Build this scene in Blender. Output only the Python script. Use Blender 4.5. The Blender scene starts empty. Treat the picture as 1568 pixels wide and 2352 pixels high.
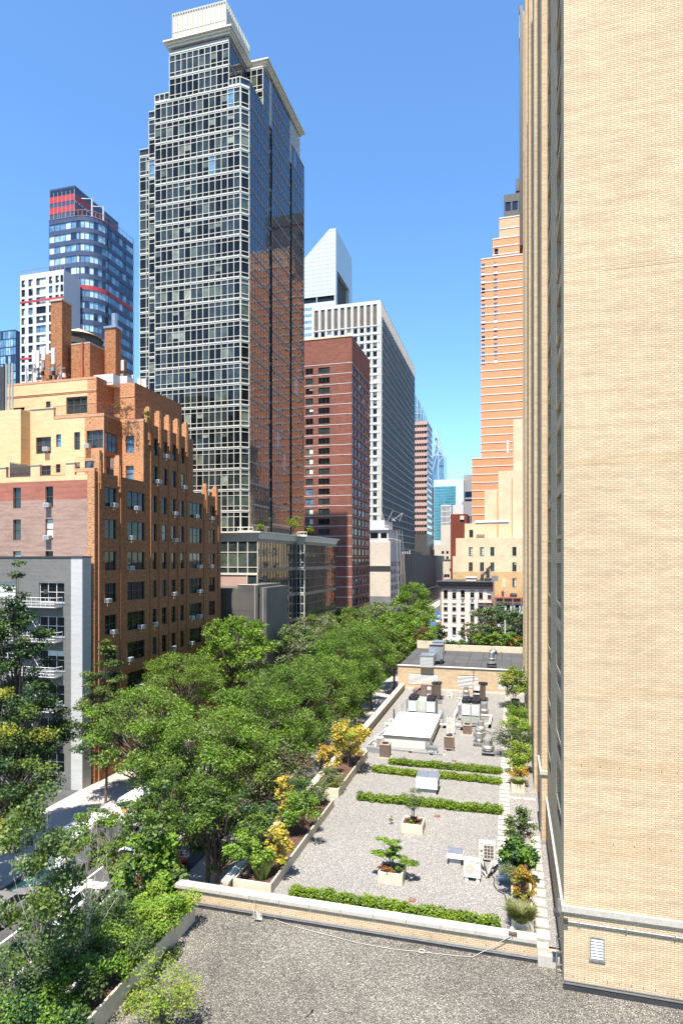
import bpy, math, random
import numpy as np
from mathutils import Vector
C = bpy.context.scene.collection
R = math.radians
random.seed(7)
# ---------------------------------------------------------------- camera, sky, sun
YAW = R(15.3); CS, SN = math.cos(YAW), math.sin(YAW)
F, PX0, PY0, CAMZ = 1420.0, 784.0, 1285.0, 22.5
cam = bpy.data.cameras.new('camera'); camo = bpy.data.objects.new('camera', cam); C.objects.link(camo)
camo.location = (0, 0, CAMZ); camo.rotation_euler = (R(90), 0, YAW)
cam.sensor_fit = 'VERTICAL'; cam.sensor_height = 36.0; cam.lens = F/2352*36
cam.shift_y = (PY0-1176)/2352; cam.clip_start = .5; cam.clip_end = 8000
bpy.context.scene.camera = camo
SUN_EL, SUN_DX = R(67), R(1.0)          # the sun stands behind the camera, a hair to the left
w = bpy.data.worlds.new('World'); bpy.context.scene.world = w; w.use_nodes = True
nt = w.node_tree; sky = nt.nodes.new('ShaderNodeTexSky'); sky.sky_type = 'NISHITA'
sky.sun_disc = False; sky.sun_elevation = SUN_EL; sky.sun_rotation = R(180)+SUN_DX
sky.air_density = 1.0; sky.dust_density = 0; sky.ozone_density = 7; sky.altitude = 0
tn = nt.nodes.new('ShaderNodeMix'); tn.data_type = 'RGBA'; tn.blend_type = 'MULTIPLY'; tn.inputs[0].default_value = 1; tn.inputs[7].default_value = (.82, .99, 1.03, 1)
nt.links.new(sky.outputs[0], tn.inputs[6]); nt.links.new(tn.outputs[2], nt.nodes['Background'].inputs[0]); nt.nodes['Background'].inputs[1].default_value = .122
sl = bpy.data.lights.new('sun', 'SUN'); sl.energy = 5.0; sl.angle = R(.5); sl.color = (1, .935, .83)
so = bpy.data.objects.new('sun', sl); C.objects.link(so)
sd = Vector((math.sin(SUN_DX)*math.cos(SUN_EL), math.cos(SUN_DX)*math.cos(SUN_EL), -math.sin(SUN_EL)))
so.rotation_euler = sd.to_track_quat('-Z', 'Y').to_euler(); so.location = (0, -40, 80)
vs = bpy.context.scene.view_settings; vs.view_transform = 'Standard'; vs.look = 'None'; vs.gamma = 1; vs.exposure = 1.3
bpy.context.scene.cycles.max_bounces = 6; bpy.context.scene.cycles.caustics_reflective = False

# ---------------------------------------------------------------- surveying helpers (photo pixel + a known plane -> point)
def at(px, py, Z=7.1):
    d = (CAMZ-Z)*F/(py-PY0); u = (px-PX0)/F*d
    return (u*CS-d*SN, u*SN+d*CS)
def xat(px, Y):
    k = (px-PX0)/F; return Y*(k*CS-SN)/(CS+k*SN)
def yat(px, X):
    k = (px-PX0)/F; return X*(CS+k*SN)/(k*CS-SN)
def zat(py, X, Y): return CAMZ-(py-PY0)*(-X*SN+Y*CS)/F
def dep(X, Y): return -X*SN+Y*CS

# ---------------------------------------------------------------- object helpers
ORG = {}
def tag(o, label=None, cat=None, group=None, kind=None):
    if label: o['label'] = label
    if cat: o['category'] = cat
    if group: o['group'] = group
    if kind: o['kind'] = kind
    return o
def thing(name, label, cat, loc=(0, 0, 0), group=None, rot=0):
    o = bpy.data.objects.new(name, None); C.objects.link(o); o.location = loc; o.rotation_euler = (0, 0, rot)
    o.empty_display_size = .3
    ORG[o.name] = (0, 0, 0) if rot else tuple(loc)
    return tag(o, label, cat, group)
def dup(root, loc, rot=None, label=None, group=None, scale=None):
    def cp(o, par):
        c = o.copy(); C.objects.link(c); c.parent = par
        for ch in list(o.children): cp(ch, c)
        return c
    r = cp(root, None); r.location = loc
    if rot is not None: r.rotation_euler = (0, 0, rot)
    if scale is not None: r.scale = scale if hasattr(scale, '__len__') else (scale,)*3
    if label: r['label'] = label
    if group: r['group'] = group
    return r
def FP(face, pl, a, o, z):
    if face == 'S': return (a, pl-o, z)
    if face == 'N': return (a, pl+o, z)
    if face == 'E': return (pl+o, a, z)
    return (pl-o, a, z)
FROT = {'S': 0, 'E': R(90), 'W': R(-90), 'N': R(180)}
class MB:
    def __init__(s): s.v = []; s.f = []; s.m = []; s.mats = []
    def mi(s, m):
        if m not in s.mats: s.mats.append(m)
        return s.mats.index(m)
    def poly(s, pts, m):
        n = len(s.v); s.v += [tuple(p) for p in pts]; s.f.append(tuple(range(n, n+len(pts)))); s.m.append(s.mi(m))
    def box(s, x0, x1, y0, y1, z0, z1, m, top=None, skip=''):
        n = len(s.v); k = s.mi(m); t = s.mi(top) if top else k
        s.v += [(x0, y0, z0), (x1, y0, z0), (x1, y1, z0), (x0, y1, z0), (x0, y0, z1), (x1, y0, z1), (x1, y1, z1), (x0, y1, z1)]
        for key, q, mm in (('b', (0, 3, 2, 1), k), ('t', (4, 5, 6, 7), t), ('S', (0, 1, 5, 4), k), ('E', (1, 2, 6, 5), k), ('N', (2, 3, 7, 6), k), ('W', (3, 0, 4, 7), k)):
            if key in skip: continue
            s.f.append(tuple(n+i for i in q)); s.m.append(mm)
    def fbox(s, face, pl, a0, a1, o0, o1, z0, z1, m, top=None):
        p = FP(face, pl, a0, o0, z0); q = FP(face, pl, a1, o1, z1)
        s.box(min(p[0], q[0]), max(p[0], q[0]), min(p[1], q[1]), max(p[1], q[1]), min(z0, z1), max(z0, z1), m, top)
    def prism(s, pts, z0, z1, m, top=None, bot=True):
        n = len(s.v); k = s.mi(m); t = s.mi(top) if top else k; N = len(pts)
        s.v += [(x, y, z0) for x, y in pts]+[(x, y, z1) for x, y in pts]
        for i in range(N):
            j = (i+1) % N; s.f.append((n+i, n+j, n+N+j, n+N+i)); s.m.append(k)
        s.f.append(tuple(n+N+i for i in range(N))); s.m.append(t)
        if bot: s.f.append(tuple(n+N-1-i for i in range(N))); s.m.append(k)
    def lathe(s, x, y, prof, n, m):
        b = len(s.v); k = s.mi(m)
        for r, z in prof:
            for i in range(n):
                a = 2*math.pi*i/n; s.v.append((x+r*math.cos(a), y+r*math.sin(a), z))
        for j in range(len(prof)-1):
            for i in range(n):
                i2 = (i+1) % n; s.f.append((b+j*n+i, b+j*n+i2, b+(j+1)*n+i2, b+(j+1)*n+i)); s.m.append(k)
        s.f.append(tuple(b+(len(prof)-1)*n+i for i in range(n))); s.m.append(k)
        s.f.append(tuple(b+n-1-i for i in range(n))); s.m.append(k)
    def tube(s, pts, rad, m, n=5):
        pts = [Vector(p) for p in pts]; k = s.mi(m)
        if not hasattr(rad, '__len__'): rad = [rad]*len(pts)
        b = len(s.v)
        for i, p in enumerate(pts):
            t = (pts[min(i+1, len(pts)-1)]-pts[max(i-1, 0)])
            t = t.normalized() if t.length > 1e-6 else Vector((0, 0, 1))
            a = Vector((1, 0, 0)) if abs(t.x) < .8 else Vector((0, 1, 0))
            e1 = t.cross(a).normalized(); e2 = t.cross(e1)
            for q in range(n):
                an = 2*math.pi*q/n; s.v.append(tuple(p+(e1*math.cos(an)+e2*math.sin(an))*rad[i]))
        for i in range(len(pts)-1):
            for q in range(n):
                q2 = (q+1) % n; s.f.append((b+i*n+q, b+i*n+q2, b+(i+1)*n+q2, b+(i+1)*n+q)); s.m.append(k)
        s.f.append(tuple(b+q for q in range(n))); s.m.append(k)
        s.f.append(tuple(b+(len(pts)-1)*n+q for q in range(n))); s.m.append(k)
    def mesh(s, name, org=(0, 0, 0)):
        me = bpy.data.meshes.new(name)
        ox, oy, oz = org
        me.from_pydata([(x-ox, y-oy, z-oz) for x, y, z in s.v], [], s.f)
        for m in s.mats: me.materials.append(MAT[m])
        me.polygons.foreach_set('material_index', s.m); me.update()
        return me
    def build(s, name, parent=None, org=None, smooth=False, bevel=0, sub=0):
        if org is None: org = ORG.get(parent.name, (0, 0, 0)) if parent else (0, 0, 0)
        me = s.mesh(name, org)
        if smooth: me.polygons.foreach_set('use_smooth', [True]*len(me.polygons))
        o = bpy.data.objects.new(name, me); C.objects.link(o)
        if parent: o.parent = parent
        else: o.location = org
        ORG[o.name] = org
        if bevel:
            b = o.modifiers.new('bevel', 'BEVEL'); b.width = bevel; b.segments = 2
        if sub:
            b = o.modifiers.new('sub', 'SUBSURF'); b.levels = sub; b.render_levels = sub
        return o
def one(name, mb, label, cat, loc, group=None, kind=None, **kw):      # a thing that is one mesh
    o = mb.build(name, None, org=loc, **kw); return tag(o, label, cat, group, kind)

# ---------------------------------------------------------------- materials
MAT = {}
def newmat(name):
    m = bpy.data.materials.new(name); m.use_nodes = True; MAT[name] = m
    return m, m.node_tree.nodes, m.node_tree.links, m.node_tree.nodes['Principled BSDF']
def mixrgb(N, L, fac, a, b, mode='MIX'):
    x = N.new('ShaderNodeMix'); x.data_type = 'RGBA'; x.blend_type = mode
    for key, val in ((0, fac), (6, a), (7, b)):
        if hasattr(val, 'links') or isinstance(val, bpy.types.NodeSocket): L.new(val, x.inputs[key])
        elif key == 0: x.inputs[0].default_value = val
        else: x.inputs[key].default_value = (*val, 1) if len(val) == 3 else val
    return x.outputs[2]
def ramp(N, L, src, stops):
    r = N.new('ShaderNodeValToRGB'); L.new(src, r.inputs[0]); e = r.color_ramp.elements
    while len(e) < len(stops): e.new(.5)
    for i, (p, c) in enumerate(stops): e[i].position = p; e[i].color = (*c, 1) if hasattr(c, '__len__') else (c, c, c, 1)
    return r.outputs[0]
def noise(N, L, vec, scale, detail=4, rough=.6):
    n = N.new('ShaderNodeTexNoise'); n.inputs['Scale'].default_value = scale; n.inputs['Detail'].default_value = detail
    n.inputs['Roughness'].default_value = rough
    if vec is not None: L.new(vec, n.inputs['Vector'])
    return n.outputs[0]
def pos(N): return N.new('ShaderNodeNewGeometry').outputs['Position']
def plain(name, col, rough=.7, metal=0, var=.18, scale=1.5, spec=None, bump=0, bscale=20, fine=0):
    m, N, L, B = newmat(name); B.inputs['Roughness'].default_value = rough; B.inputs['Metallic'].default_value = metal
    if spec is not None: B.inputs['Specular IOR Level'].default_value = spec
    P = pos(N)
    if var:
        f = noise(N, L, P, scale); a = tuple(c*(1-var) for c in col); b = tuple(min(1, c*(1+var)) for c in col)
        c = ramp(N, L, f, [(.3, a), (.7, b)])
        if fine:
            g = noise(N, L, P, bscale, 2); c = mixrgb(N, L, 1.0, c, ramp(N, L, g, [(.3, 1-fine), (.7, 1.0)]), 'MULTIPLY')
        L.new(c, B.inputs['Base Color'])
    else: B.inputs['Base Color'].default_value = (*col, 1)
    if bump:
        b = N.new('ShaderNodeBump'); b.inputs['Strength'].default_value = bump; b.inputs['Distance'].default_value = .05
        L.new(noise(N, L, P, bscale, 3), b.inputs['Height']); L.new(b.outputs[0], B.inputs['Normal'])
    return m
def wallvec(N, L):        # (along the wall, height) in metres from the true position, whatever way the wall faces
    g = N.new('ShaderNodeNewGeometry'); p = N.new('ShaderNodeSeparateXYZ'); L.new(g.outputs['Position'], p.inputs[0])
    n = N.new('ShaderNodeSeparateXYZ'); L.new(g.outputs['True Normal'], n.inputs[0])
    a = N.new('ShaderNodeMath'); a.operation = 'ABSOLUTE'; L.new(n.outputs[0], a.inputs[0])
    gt = N.new('ShaderNodeMath'); gt.operation = 'GREATER_THAN'; L.new(a.outputs[0], gt.inputs[0]); gt.inputs[1].default_value = .6
    mx = N.new('ShaderNodeMix'); L.new(gt.outputs[0], mx.inputs[0]); L.new(p.outputs[0], mx.inputs[2]); L.new(p.outputs[1], mx.inputs[3])
    c = N.new('ShaderNodeCombineXYZ'); L.new(mx.outputs[0], c.inputs[0]); L.new(p.outputs[2], c.inputs[1])
    return c.outputs[0], g.outputs['Position']
def brick(name, c1, c2, mortar, bw=.25, bh=.075, ms=.008, bias=0, stain=.15, dark=None, rough=.85, bandz=None):
    m, N, L, B = newmat(name); B.inputs['Roughness'].default_value = rough
    B.inputs['Specular IOR Level'].default_value = .2
    v, P = wallvec(N, L)
    t = N.new('ShaderNodeTexBrick'); L.new(v, t.inputs['Vector']); t.inputs['Scale'].default_value = 1
    t.inputs['Brick Width'].default_value = bw; t.inputs['Row Height'].default_value = bh; t.inputs['Mortar Size'].default_value = ms
    t.inputs['Mortar Smooth'].default_value = .1; t.inputs['Bias'].default_value = bias
    t.inputs['Color1'].default_value = (*c1, 1); t.inputs['Color2'].default_value = (*c2, 1); t.inputs['Mortar'].default_value = (*mortar, 1)
    c = t.outputs[0]
    # patches of another batch of bricks
    sc = N.new('ShaderNodeMapping'); sc.inputs['Scale'].default_value = (1, 6, 1); L.new(v, sc.inputs[0])
    f = noise(N, L, sc.outputs[0], .55, 3, .55)
    c = mixrgb(N, L, 1.0, c, ramp(N, L, f, [(.35, 1-stain), (.6, 1.0)]), 'MULTIPLY')
    if dark:
        s2 = N.new('ShaderNodeMapping'); s2.inputs['Scale'].default_value = (1/bw*.6, 1/bh*.8, 1); L.new(v, s2.inputs[0])
        g = noise(N, L, s2.outputs[0], 1.0, 1, .5)
        c = mixrgb(N, L, ramp(N, L, g, [(.56, 0.0), (.62, .85)]), c, dark)
    f2 = noise(N, L, P, .12, 5, .6)
    c = mixrgb(N, L, 1.0, c, ramp(N, L, f2, [(.3, 1-stain*.8), (.65, 1.0)]), 'MULTIPLY')
    L.new(c, B.inputs['Base Color'])
    b = N.new('ShaderNodeBump'); b.inputs['Strength'].default_value = .35; b.inputs['Distance'].default_value = .01; b.invert = True
    L.new(t.outputs['Fac'], b.inputs['Height']); L.new(b.outputs[0], B.inputs['Normal'])
    return m
def glassm(name, col, ior=1.5, rough=.03, var=.4, wob=.02):
    m, N, L, B = newmat(name); B.inputs['Roughness'].default_value = rough; B.inputs['IOR'].default_value = ior
    P = pos(N); f = noise(N, L, P, .8, 2)
    L.new(ramp(N, L, f, [(.3, tuple(c*(1-var) for c in col)), (.7, tuple(c*(1+var) for c in col))]), B.inputs['Base Color'])
    if wob:
        b = N.new('ShaderNodeBump'); b.inputs['Strength'].default_value = wob; b.inputs['Distance'].default_value = .5
        L.new(noise(N, L, P, .5, 2), b.inputs['Height']); L.new(b.outputs[0], B.inputs['Normal'])
    return m
def gravel(name, cols, scale, dirt=.25, dscale=.15, bump=.8, dist=.03):
    m, N, L, B = newmat(name); B.inputs['Roughness'].default_value = .9; B.inputs['Specular IOR Level'].default_value = .2
    P = pos(N); v = N.new('ShaderNodeTexVoronoi'); v.inputs['Scale'].default_value = scale; L.new(P, v.inputs['Vector'])
    s = N.new('ShaderNodeSeparateColor'); L.new(v.outputs['Color'], s.inputs[0])
    c = ramp(N, L, s.outputs[0], cols)
    edge = ramp(N, L, v.outputs['Distance'], [(.25, 1.0), (.75, .45)])
    c = mixrgb(N, L, 1.0, c, edge, 'MULTIPLY')
    f = noise(N, L, P, dscale, 5, .65); c = mixrgb(N, L, 1.0, c, ramp(N, L, f, [(.35, 1-dirt), (.6, 1.0)]), 'MULTIPLY')
    L.new(c, B.inputs['Base Color'])
    b = N.new('ShaderNodeBump'); b.inputs['Strength'].default_value = bump; b.inputs['Distance'].default_value = dist; b.invert = True
    L.new(v.outputs['Distance'], b.inputs['Height']); L.new(b.outputs[0], B.inputs['Normal'])
    return m
def leafm(name, c1, c2, tr=.35, scale=.6):
    m, N, L, B = newmat(name); g = N.new('ShaderNodeNewGeometry')
    c = ramp(N, L, g.outputs['Random Per Island'], [(0, c1), (1, c2)])
    f = noise(N, L, g.outputs['Position'], scale, 3)
    c = mixrgb(N, L, 1.0, c, ramp(N, L, f, [(.3, .6), (.7, 1.0)]), 'MULTIPLY'); oi = N.new('ShaderNodeObjectInfo')
    c = mixrgb(N, L, 1.0, c, ramp(N, L, oi.outputs['Random'], [(0, (.74, .82, .8)), (.5, (1, 1, 1)), (1, (1.0, .93, .95))]), 'MULTIPLY')
    L.new(c, B.inputs['Base Color']); B.inputs['Roughness'].default_value = .55; B.inputs['Specular IOR Level'].default_value = .35
    t = N.new('ShaderNodeBsdfTranslucent'); L.new(mixrgb(N, L, 1.0, c, (1.3, 1.35, .6), 'MULTIPLY'), t.inputs[0])
    x = N.new('ShaderNodeMixShader'); x.inputs[0].default_value = tr*.75
    out = N['Material Output']; L.new(B.outputs[0], x.inputs[1]); L.new(t.outputs[0], x.inputs[2]); L.new(x.outputs[0], out.inputs[0])
    return m
def pavers(name, c1, c2, mortar, w, h, ms):       # flat slabs seen from above
    m, N, L, B = newmat(name); B.inputs['Roughness'].default_value = .85
    P = pos(N); t = N.new('ShaderNodeTexBrick'); L.new(P, t.inputs['Vector']); t.inputs['Scale'].default_value = 1; t.offset = 0
    t.inputs['Brick Width'].default_value = w; t.inputs['Row Height'].default_value = h; t.inputs['Mortar Size'].default_value = ms
    t.inputs['Color1'].default_value = (*c1, 1); t.inputs['Color2'].default_value = (*c2, 1); t.inputs['Mortar'].default_value = (*mortar, 1)
    f = noise(N, L, P, .5, 5); c = mixrgb(N, L, 1.0, t.outputs[0], ramp(N, L, f, [(.3, .7), (.7, 1.0)]), 'MULTIPLY')
    L.new(c, B.inputs['Base Color']); return m

brick('beige_brick_patch', (.63, .47, .295), (.56, .41, .25), (.36, .25, .14), .25, .075, .009, 0, .15)
brick('beige_brick', (.68, .52, .345), (.58, .435, .275), (.33, .23, .13), .25, .075, .009, 0, .15)
brick('beige_brick_far', (.66, .46, .24), (.58, .40, .20), (.42, .28, .14), .3, .09, .01, 0, .2)
brick('yellow_brick', (.74, .55, .32), (.66, .48, .26), (.50, .36, .2), .22, .075, .008, 0, .12)
brick('orange_brick', (.50, .225, .10), (.40, .17, .075), (.22, .12, .07), .22, .075, .008, 0, .15, dark=(.10, .04, .025))
brick('quoin_brick', (.60, .32, .16), (.52, .26, .125), (.40, .22, .13), .22, .075, .008, 0, .1, dark=(.22, .08, .04))
brick('purple_brick', (.36, .19, .145), (.26, .125, .095), (.52, .40, .33), .22, .075, .014, 0, .25)
brick('red_band_brick', (.38, .12, .075), (.30, .09, .06), (.42, .2, .15), .22, .075, .012, 0, .2)
brick('brown_brick', (.32, .12, .082), (.25, .09, .062), (.23, .11, .085), .22, .075, .008, 0, .3)
brick('grey_brick_shaded', (.155, .15, .14), (.125, .122, .115), (.23, .22, .205), .22, .075, .012, 0, .15)  # darkened brick: the shade on the left wall is put into its colour
brick('white_brick', (.52, .51, .49), (.47, .46, .44), (.42, .41, .40), .22, .075, .008, 0, .1)
brick('orange_tower_brick', (.70, .30, .145), (.64, .265, .125), (.62, .29, .16), .4, .12, .01, 0, .1)
brick('salmon_brick', (.70, .40, .25), (.62, .34, .2), (.62, .36, .23), .4, .12, .01, 0, .12)
brick('dark_red_brick', (.22, .055, .035), (.17, .045, .03), (.17, .06, .04), .3, .09, .01, 0, .2)
brick('plain_stucco', (.60, .52, .42), (.58, .50, .40), (.59, .51, .41), 1.0, .5, .001, 0, .14)
plain('concrete', (.46, .43, .38), var=.15, scale=2, bump=.2, fine=.12)
plain('coping_stone', (.47, .425, .36), var=.12, scale=3, bump=.2, bscale=40, fine=.18)
plain('planter_stone', (.62, .52, .38), var=.14, scale=3, fine=.12)
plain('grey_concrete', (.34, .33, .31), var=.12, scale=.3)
plain('sunlit_concrete', (.50, .485, .44), .7, var=.08, scale=.3)  # lighter copy for the office tower's front, sunlight put into its colour
plain('louvre_grey', (.33, .33, .32), .4, var=.05)
plain('joint_grey', (.28, .33, .35), .5, var=.05)
plain('tower_white', (.56, .55, .50), .5, var=.06, scale=.3)
plain('bronze_trim', (.22, .17, .13), .5, var=.1, scale=.4)
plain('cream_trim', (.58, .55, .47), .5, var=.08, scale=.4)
plain('white_metal', (.55, .55, .52), .4, var=.06, scale=2)
plain('roof_white', (.66, .66, .66), .5, var=.05, scale=1)
plain('mech_panel', (.50, .475, .40), .5, var=.05, scale=.5)
plain('galv', (.42, .43, .44), .35, .75, var=.15, scale=4)
plain('alu', (.62, .62, .62), .28, .9, var=.12, scale=3)
plain('spun_metal', (.46, .43, .39), .38, .7, var=.15, scale=3)
plain('black_flash', (.03, .03, .032), .6, var=.3, scale=2)
plain('black', (.012, .012, .013), .5, var=0)
plain('dark_metal', (.04, .036, .034), .5, var=.2)
plain('brown_metal', (.20, .145, .115), .5, .2, var=.15, scale=3)
plain('dark_brown', (.09, .065, .05), .5, var=.15)
plain('tan_metal', (.33, .24, .18), .5, var=.1)
plain('sage_metal', (.33, .35, .30), .5, var=.08)
plain('cream_plastic', (.60, .565, .49), .45, var=.04)
plain('tan_grille', (.42, .34, .24), .5, var=.1)
plain('soil', (.09, .045, .028), .95, var=.5, scale=9, bump=1, bscale=25)
plain('asphalt', (.075, .073, .072), .9, var=.25, scale=.6, bump=.3, bscale=60, fine=.3)
plain('sidewalk', (.36, .31, .28), .9, var=.14, scale=.5)
plain('paint_white', (.72, .72, .69), .6, var=.12, scale=5)
plain('bike_green', (.22, .42, .22), .8, var=.15)
plain('curb', (.33, .31, .29), .9)
plain('rust', (.30, .10, .045), .9, var=.4, scale=8)
plain('dark_roof', (.05, .048, .047), .9, var=.3)
plain('pink_paint', (.70, .54, .47), .8, var=.07, scale=.8)
plain('mauve_trim', (.27, .18, .155), .7, var=.15)
plain('cornice_dark', (.045, .04, .04), .6, var=.2)
plain('cornice_brown', (.21, .10, .075), .7, var=.15)
plain('pale_grey_paint', (.50, .49, .50), .8, var=.06)
plain('patch_grey', (.16, .165, .17), .9, var=.2, scale=.5)
plain('frame_dark', (.05, .042, .036), .5, var=.2)
plain('frame_bronze', (.11, .085, .065), .5, var=.2)
plain('frame_white', (.62, .60, .56), .5, var=.05)
plain('blind', (.58, .58, .50), .7, var=.08)
plain('blind_bright', (.72, .76, .74), .6, var=.06)
plain('curtain', (.34, .33, .27), .9, var=.25, scale=6)
plain('tan_wall', (.62, .475, .31), .9, var=.13, scale=.35, fine=.08, bscale=6)
plain('louvre_brown', (.10, .078, .062), .7, var=.25, scale=.6)
plain('dark_granite', (.065, .056, .05), .5, var=.25, scale=.5)
plain('granite_wall', (.10, .092, .082), .6, var=.22, scale=.35, fine=.1)
plain('pink_stone', (.44, .29, .24), .6, var=.08, scale=.4)
plain('citi_white', (.52, .54, .54), .35, .1, var=.05, scale=.05)
plain('teal_panel', (.50, .62, .62), .4, var=.05)
plain('navy_panel', (.055, .065, .115), .35, var=.15, spec=.6)
plain('red_panel', (.42, .045, .045), .4, var=.1)
plain('dark_panel', (.055, .055, .06), .4, var=.2)
plain('pale_panel', (.55, .53, .52), .6, var=.05)
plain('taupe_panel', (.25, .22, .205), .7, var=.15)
plain('bark', (.10, .075, .055), .9, var=.3, scale=6)
plain('bark_pale', (.42, .36, .29), .8, var=.35, scale=9)
plain('wood_tank', (.06, .052, .045), .85, var=.4, scale=3)
plain('tank_roof', (.60, .44, .22), .8, var=.15)
plain('antenna_white', (.62, .61, .55), .5, var=.08)
plain('antenna_grey', (.25, .25, .25), .5, var=.1)
plain('orange_cable', (.55, .10, .02), .5, var=.1)
plain('terracotta', (.50, .25, .14), .8, var=.15)
plain('car_white', (.75, .75, .75), .18, 0, var=0, spec=.7)
plain('car_silver', (.38, .37, .36), .25, .6, var=0)
plain('car_red', (.45, .03, .02), .25, 0, var=0)
plain('car_dark', (.035, .035, .045), .2, 0, var=0)
plain('tail_red', (.4, .01, .01), .2, 0, var=0)
plain('tyre', (.018, .018, .018), .85, var=0)
plain('rim', (.5, .5, .5), .3, .9, var=0)
plain('car_glass', (.015, .02, .022), .04, 0, var=0, spec=.8)
plain('orange_logo', (.75, .25, .02), .5, var=0)
plain('ink', (.03, .03, .03), .6, var=0)
plain('blue_sign', (.03, .22, .55), .5, var=.1)
plain('blue_awning', (.03, .30, .60), .6, var=0)
plain('awning_white', (.70, .72, .74), .6, var=.04)
plain('red_cloth', (.6, .03, .02), .7, var=.1)
plain('rope', (.42, .40, .35), .8, var=0)
plain('skin', (.35, .2, .14), .6, var=0)
plain('cloth_grey', (.20, .21, .22), .8, var=.1)
plain('dark_cloth', (.03, .03, .04), .8, var=0)
glassm('glass_dark', (.008, .010, .011), 1.36)
glassm('glass_mid', (.030, .040, .040), 1.5)
glassm('glass_green', (.075, .095, .075), 1.55)
glassm('glass_blind', (.22, .24, .19), 1.5, .1)
glassm('glass_curtain', (.14, .15, .115), 1.5, .1)
glassm('glass_podium', (.030, .018, .014), 2.3, .02, .3, .03)  # reflection of the orange buildings is put into the brown base colour
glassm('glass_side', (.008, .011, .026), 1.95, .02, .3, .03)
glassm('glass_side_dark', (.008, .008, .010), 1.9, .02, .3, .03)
glassm('glass_blue', (.10, .20, .30), 2.0, .05)
glassm('glass_sky', (.25, .40, .52), 1.9, .08)
glassm('glass_pale', (.48, .60, .66), 1.6, .1, .15)
glassm('glass_teal', (.045, .20, .25), 1.8, .06)
gravel('gravel_light', [(0, (.18, .17, .158)), (.5, (.29, .275, .258)), (.85, (.38, .36, .34)), (1, (.66, .62, .57))], 34, .10, .12, .5)
gravel('gravel_dark', [(0, (.09, .083, .07)), (.45, (.185, .168, .142)), (.85, (.30, .275, .235)), (1, (.58, .54, .47))], 30, .34, .22, .6)
pavers('deck_pavers', (.085, .082, .08), (.062, .06, .06), (.02, .02, .02), 1.7, 1.7, .03)
plain('stone_slab', (.40, .365, .31), .85, var=.1, scale=1.2, fine=.1, bscale=30)
leafm('leaf_locust', (.075, .15, .024), (.22, .31, .050), .42)
leafm('leaf_bright', (.11, .22, .022), (.25, .38, .040), .42)
leafm('leaf_greygreen', (.11, .15, .065), (.25, .30, .145), .3)
leafm('leaf_dark', (.040, .080, .020), (.10, .155, .034), .35)
leafm('leaf_deep', (.022, .065, .020), (.05, .11, .035), .3)
leafm('leaf_yellowgreen', (.16, .26, .025), (.34, .42, .05), .4)
leafm('leaf_yellow', (.42, .33, .03), (.68, .52, .09), .4)
leafm('leaf_ginkgo', (.06, .12, .022), (.19, .25, .045), .35)
leafm('leaf_gold', (.22, .24, .02), (.42, .36, .04), .35)
leafm('leaf_autumn', (.35, .10, .02), (.55, .38, .04), .3)
leafm('leaf_boxwood', (.11, .19, .008), (.26, .35, .018), .35, 1.5)
leafm('leaf_red', (.12, .035, .025), (.30, .09, .05), .3)
leafm('leaf_grass', (.10, .13, .035), (.24, .27, .08), .3)
leafm('leaf_birch', (.055, .11, .03), (.18, .26, .09), .4)
# ---------------------------------------------------------------- walls with real openings, and their windows
def facade(mb, face, pl, a0, a1, z0, z1, ops, depth, mat, rev=None, back=None, zband=None, bmat=None):
    rev = rev or mat
    A = sorted({a0, a1, *[round(v, 4) for o in ops for v in o[:2]]}); Z = sorted({z0, z1, *[round(v, 4) for o in ops for v in o[2:4]], *([zband] if zband else [])})
    ia = {v: i for i, v in enumerate(A)}; iz = {v: i for i, v in enumerate(Z)}
    occ = np.zeros((len(Z), len(A)), bool)
    for o in ops: occ[iz[round(o[2], 4)]:iz[round(o[3], 4)], ia[round(o[0], 4)]:ia[round(o[1], 4)]] = True
    for j in range(len(Z)-1):
        i = 0
        while i < len(A)-1:
            if occ[j, i]: i += 1; continue
            k = i
            while k < len(A)-1 and not occ[j, k]: k += 1
            mb.poly([FP(face, pl, A[i], 0, Z[j]), FP(face, pl, A[k], 0, Z[j]), FP(face, pl, A[k], 0, Z[j+1]), FP(face, pl, A[i], 0, Z[j+1])], bmat if zband and Z[j] >= zband-.001 else mat); i = k
    for o in ops:
        b0, b1, c0, c1 = o[:4]; P = lambda a, d, z: FP(face, pl, a, d, z)
        mb.poly([P(b0, 0, c0), P(b0, -depth, c0), P(b0, -depth, c1), P(b0, 0, c1)], rev)
        mb.poly([P(b1, 0, c0), P(b1, 0, c1), P(b1, -depth, c1), P(b1, -depth, c0)], rev)
        mb.poly([P(b0, 0, c0), P(b1, 0, c0), P(b1, -depth, c0), P(b0, -depth, c0)], rev)
        mb.poly([P(b0, 0, c1), P(b0, -depth, c1), P(b1, -depth, c1), P(b1, 0, c1)], rev)
        if back: mb.poly([P(b0, -depth, c0), P(b1, -depth, c0), P(b1, -depth, c1), P(b0, -depth, c1)], back)
WCACHE = {}
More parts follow.
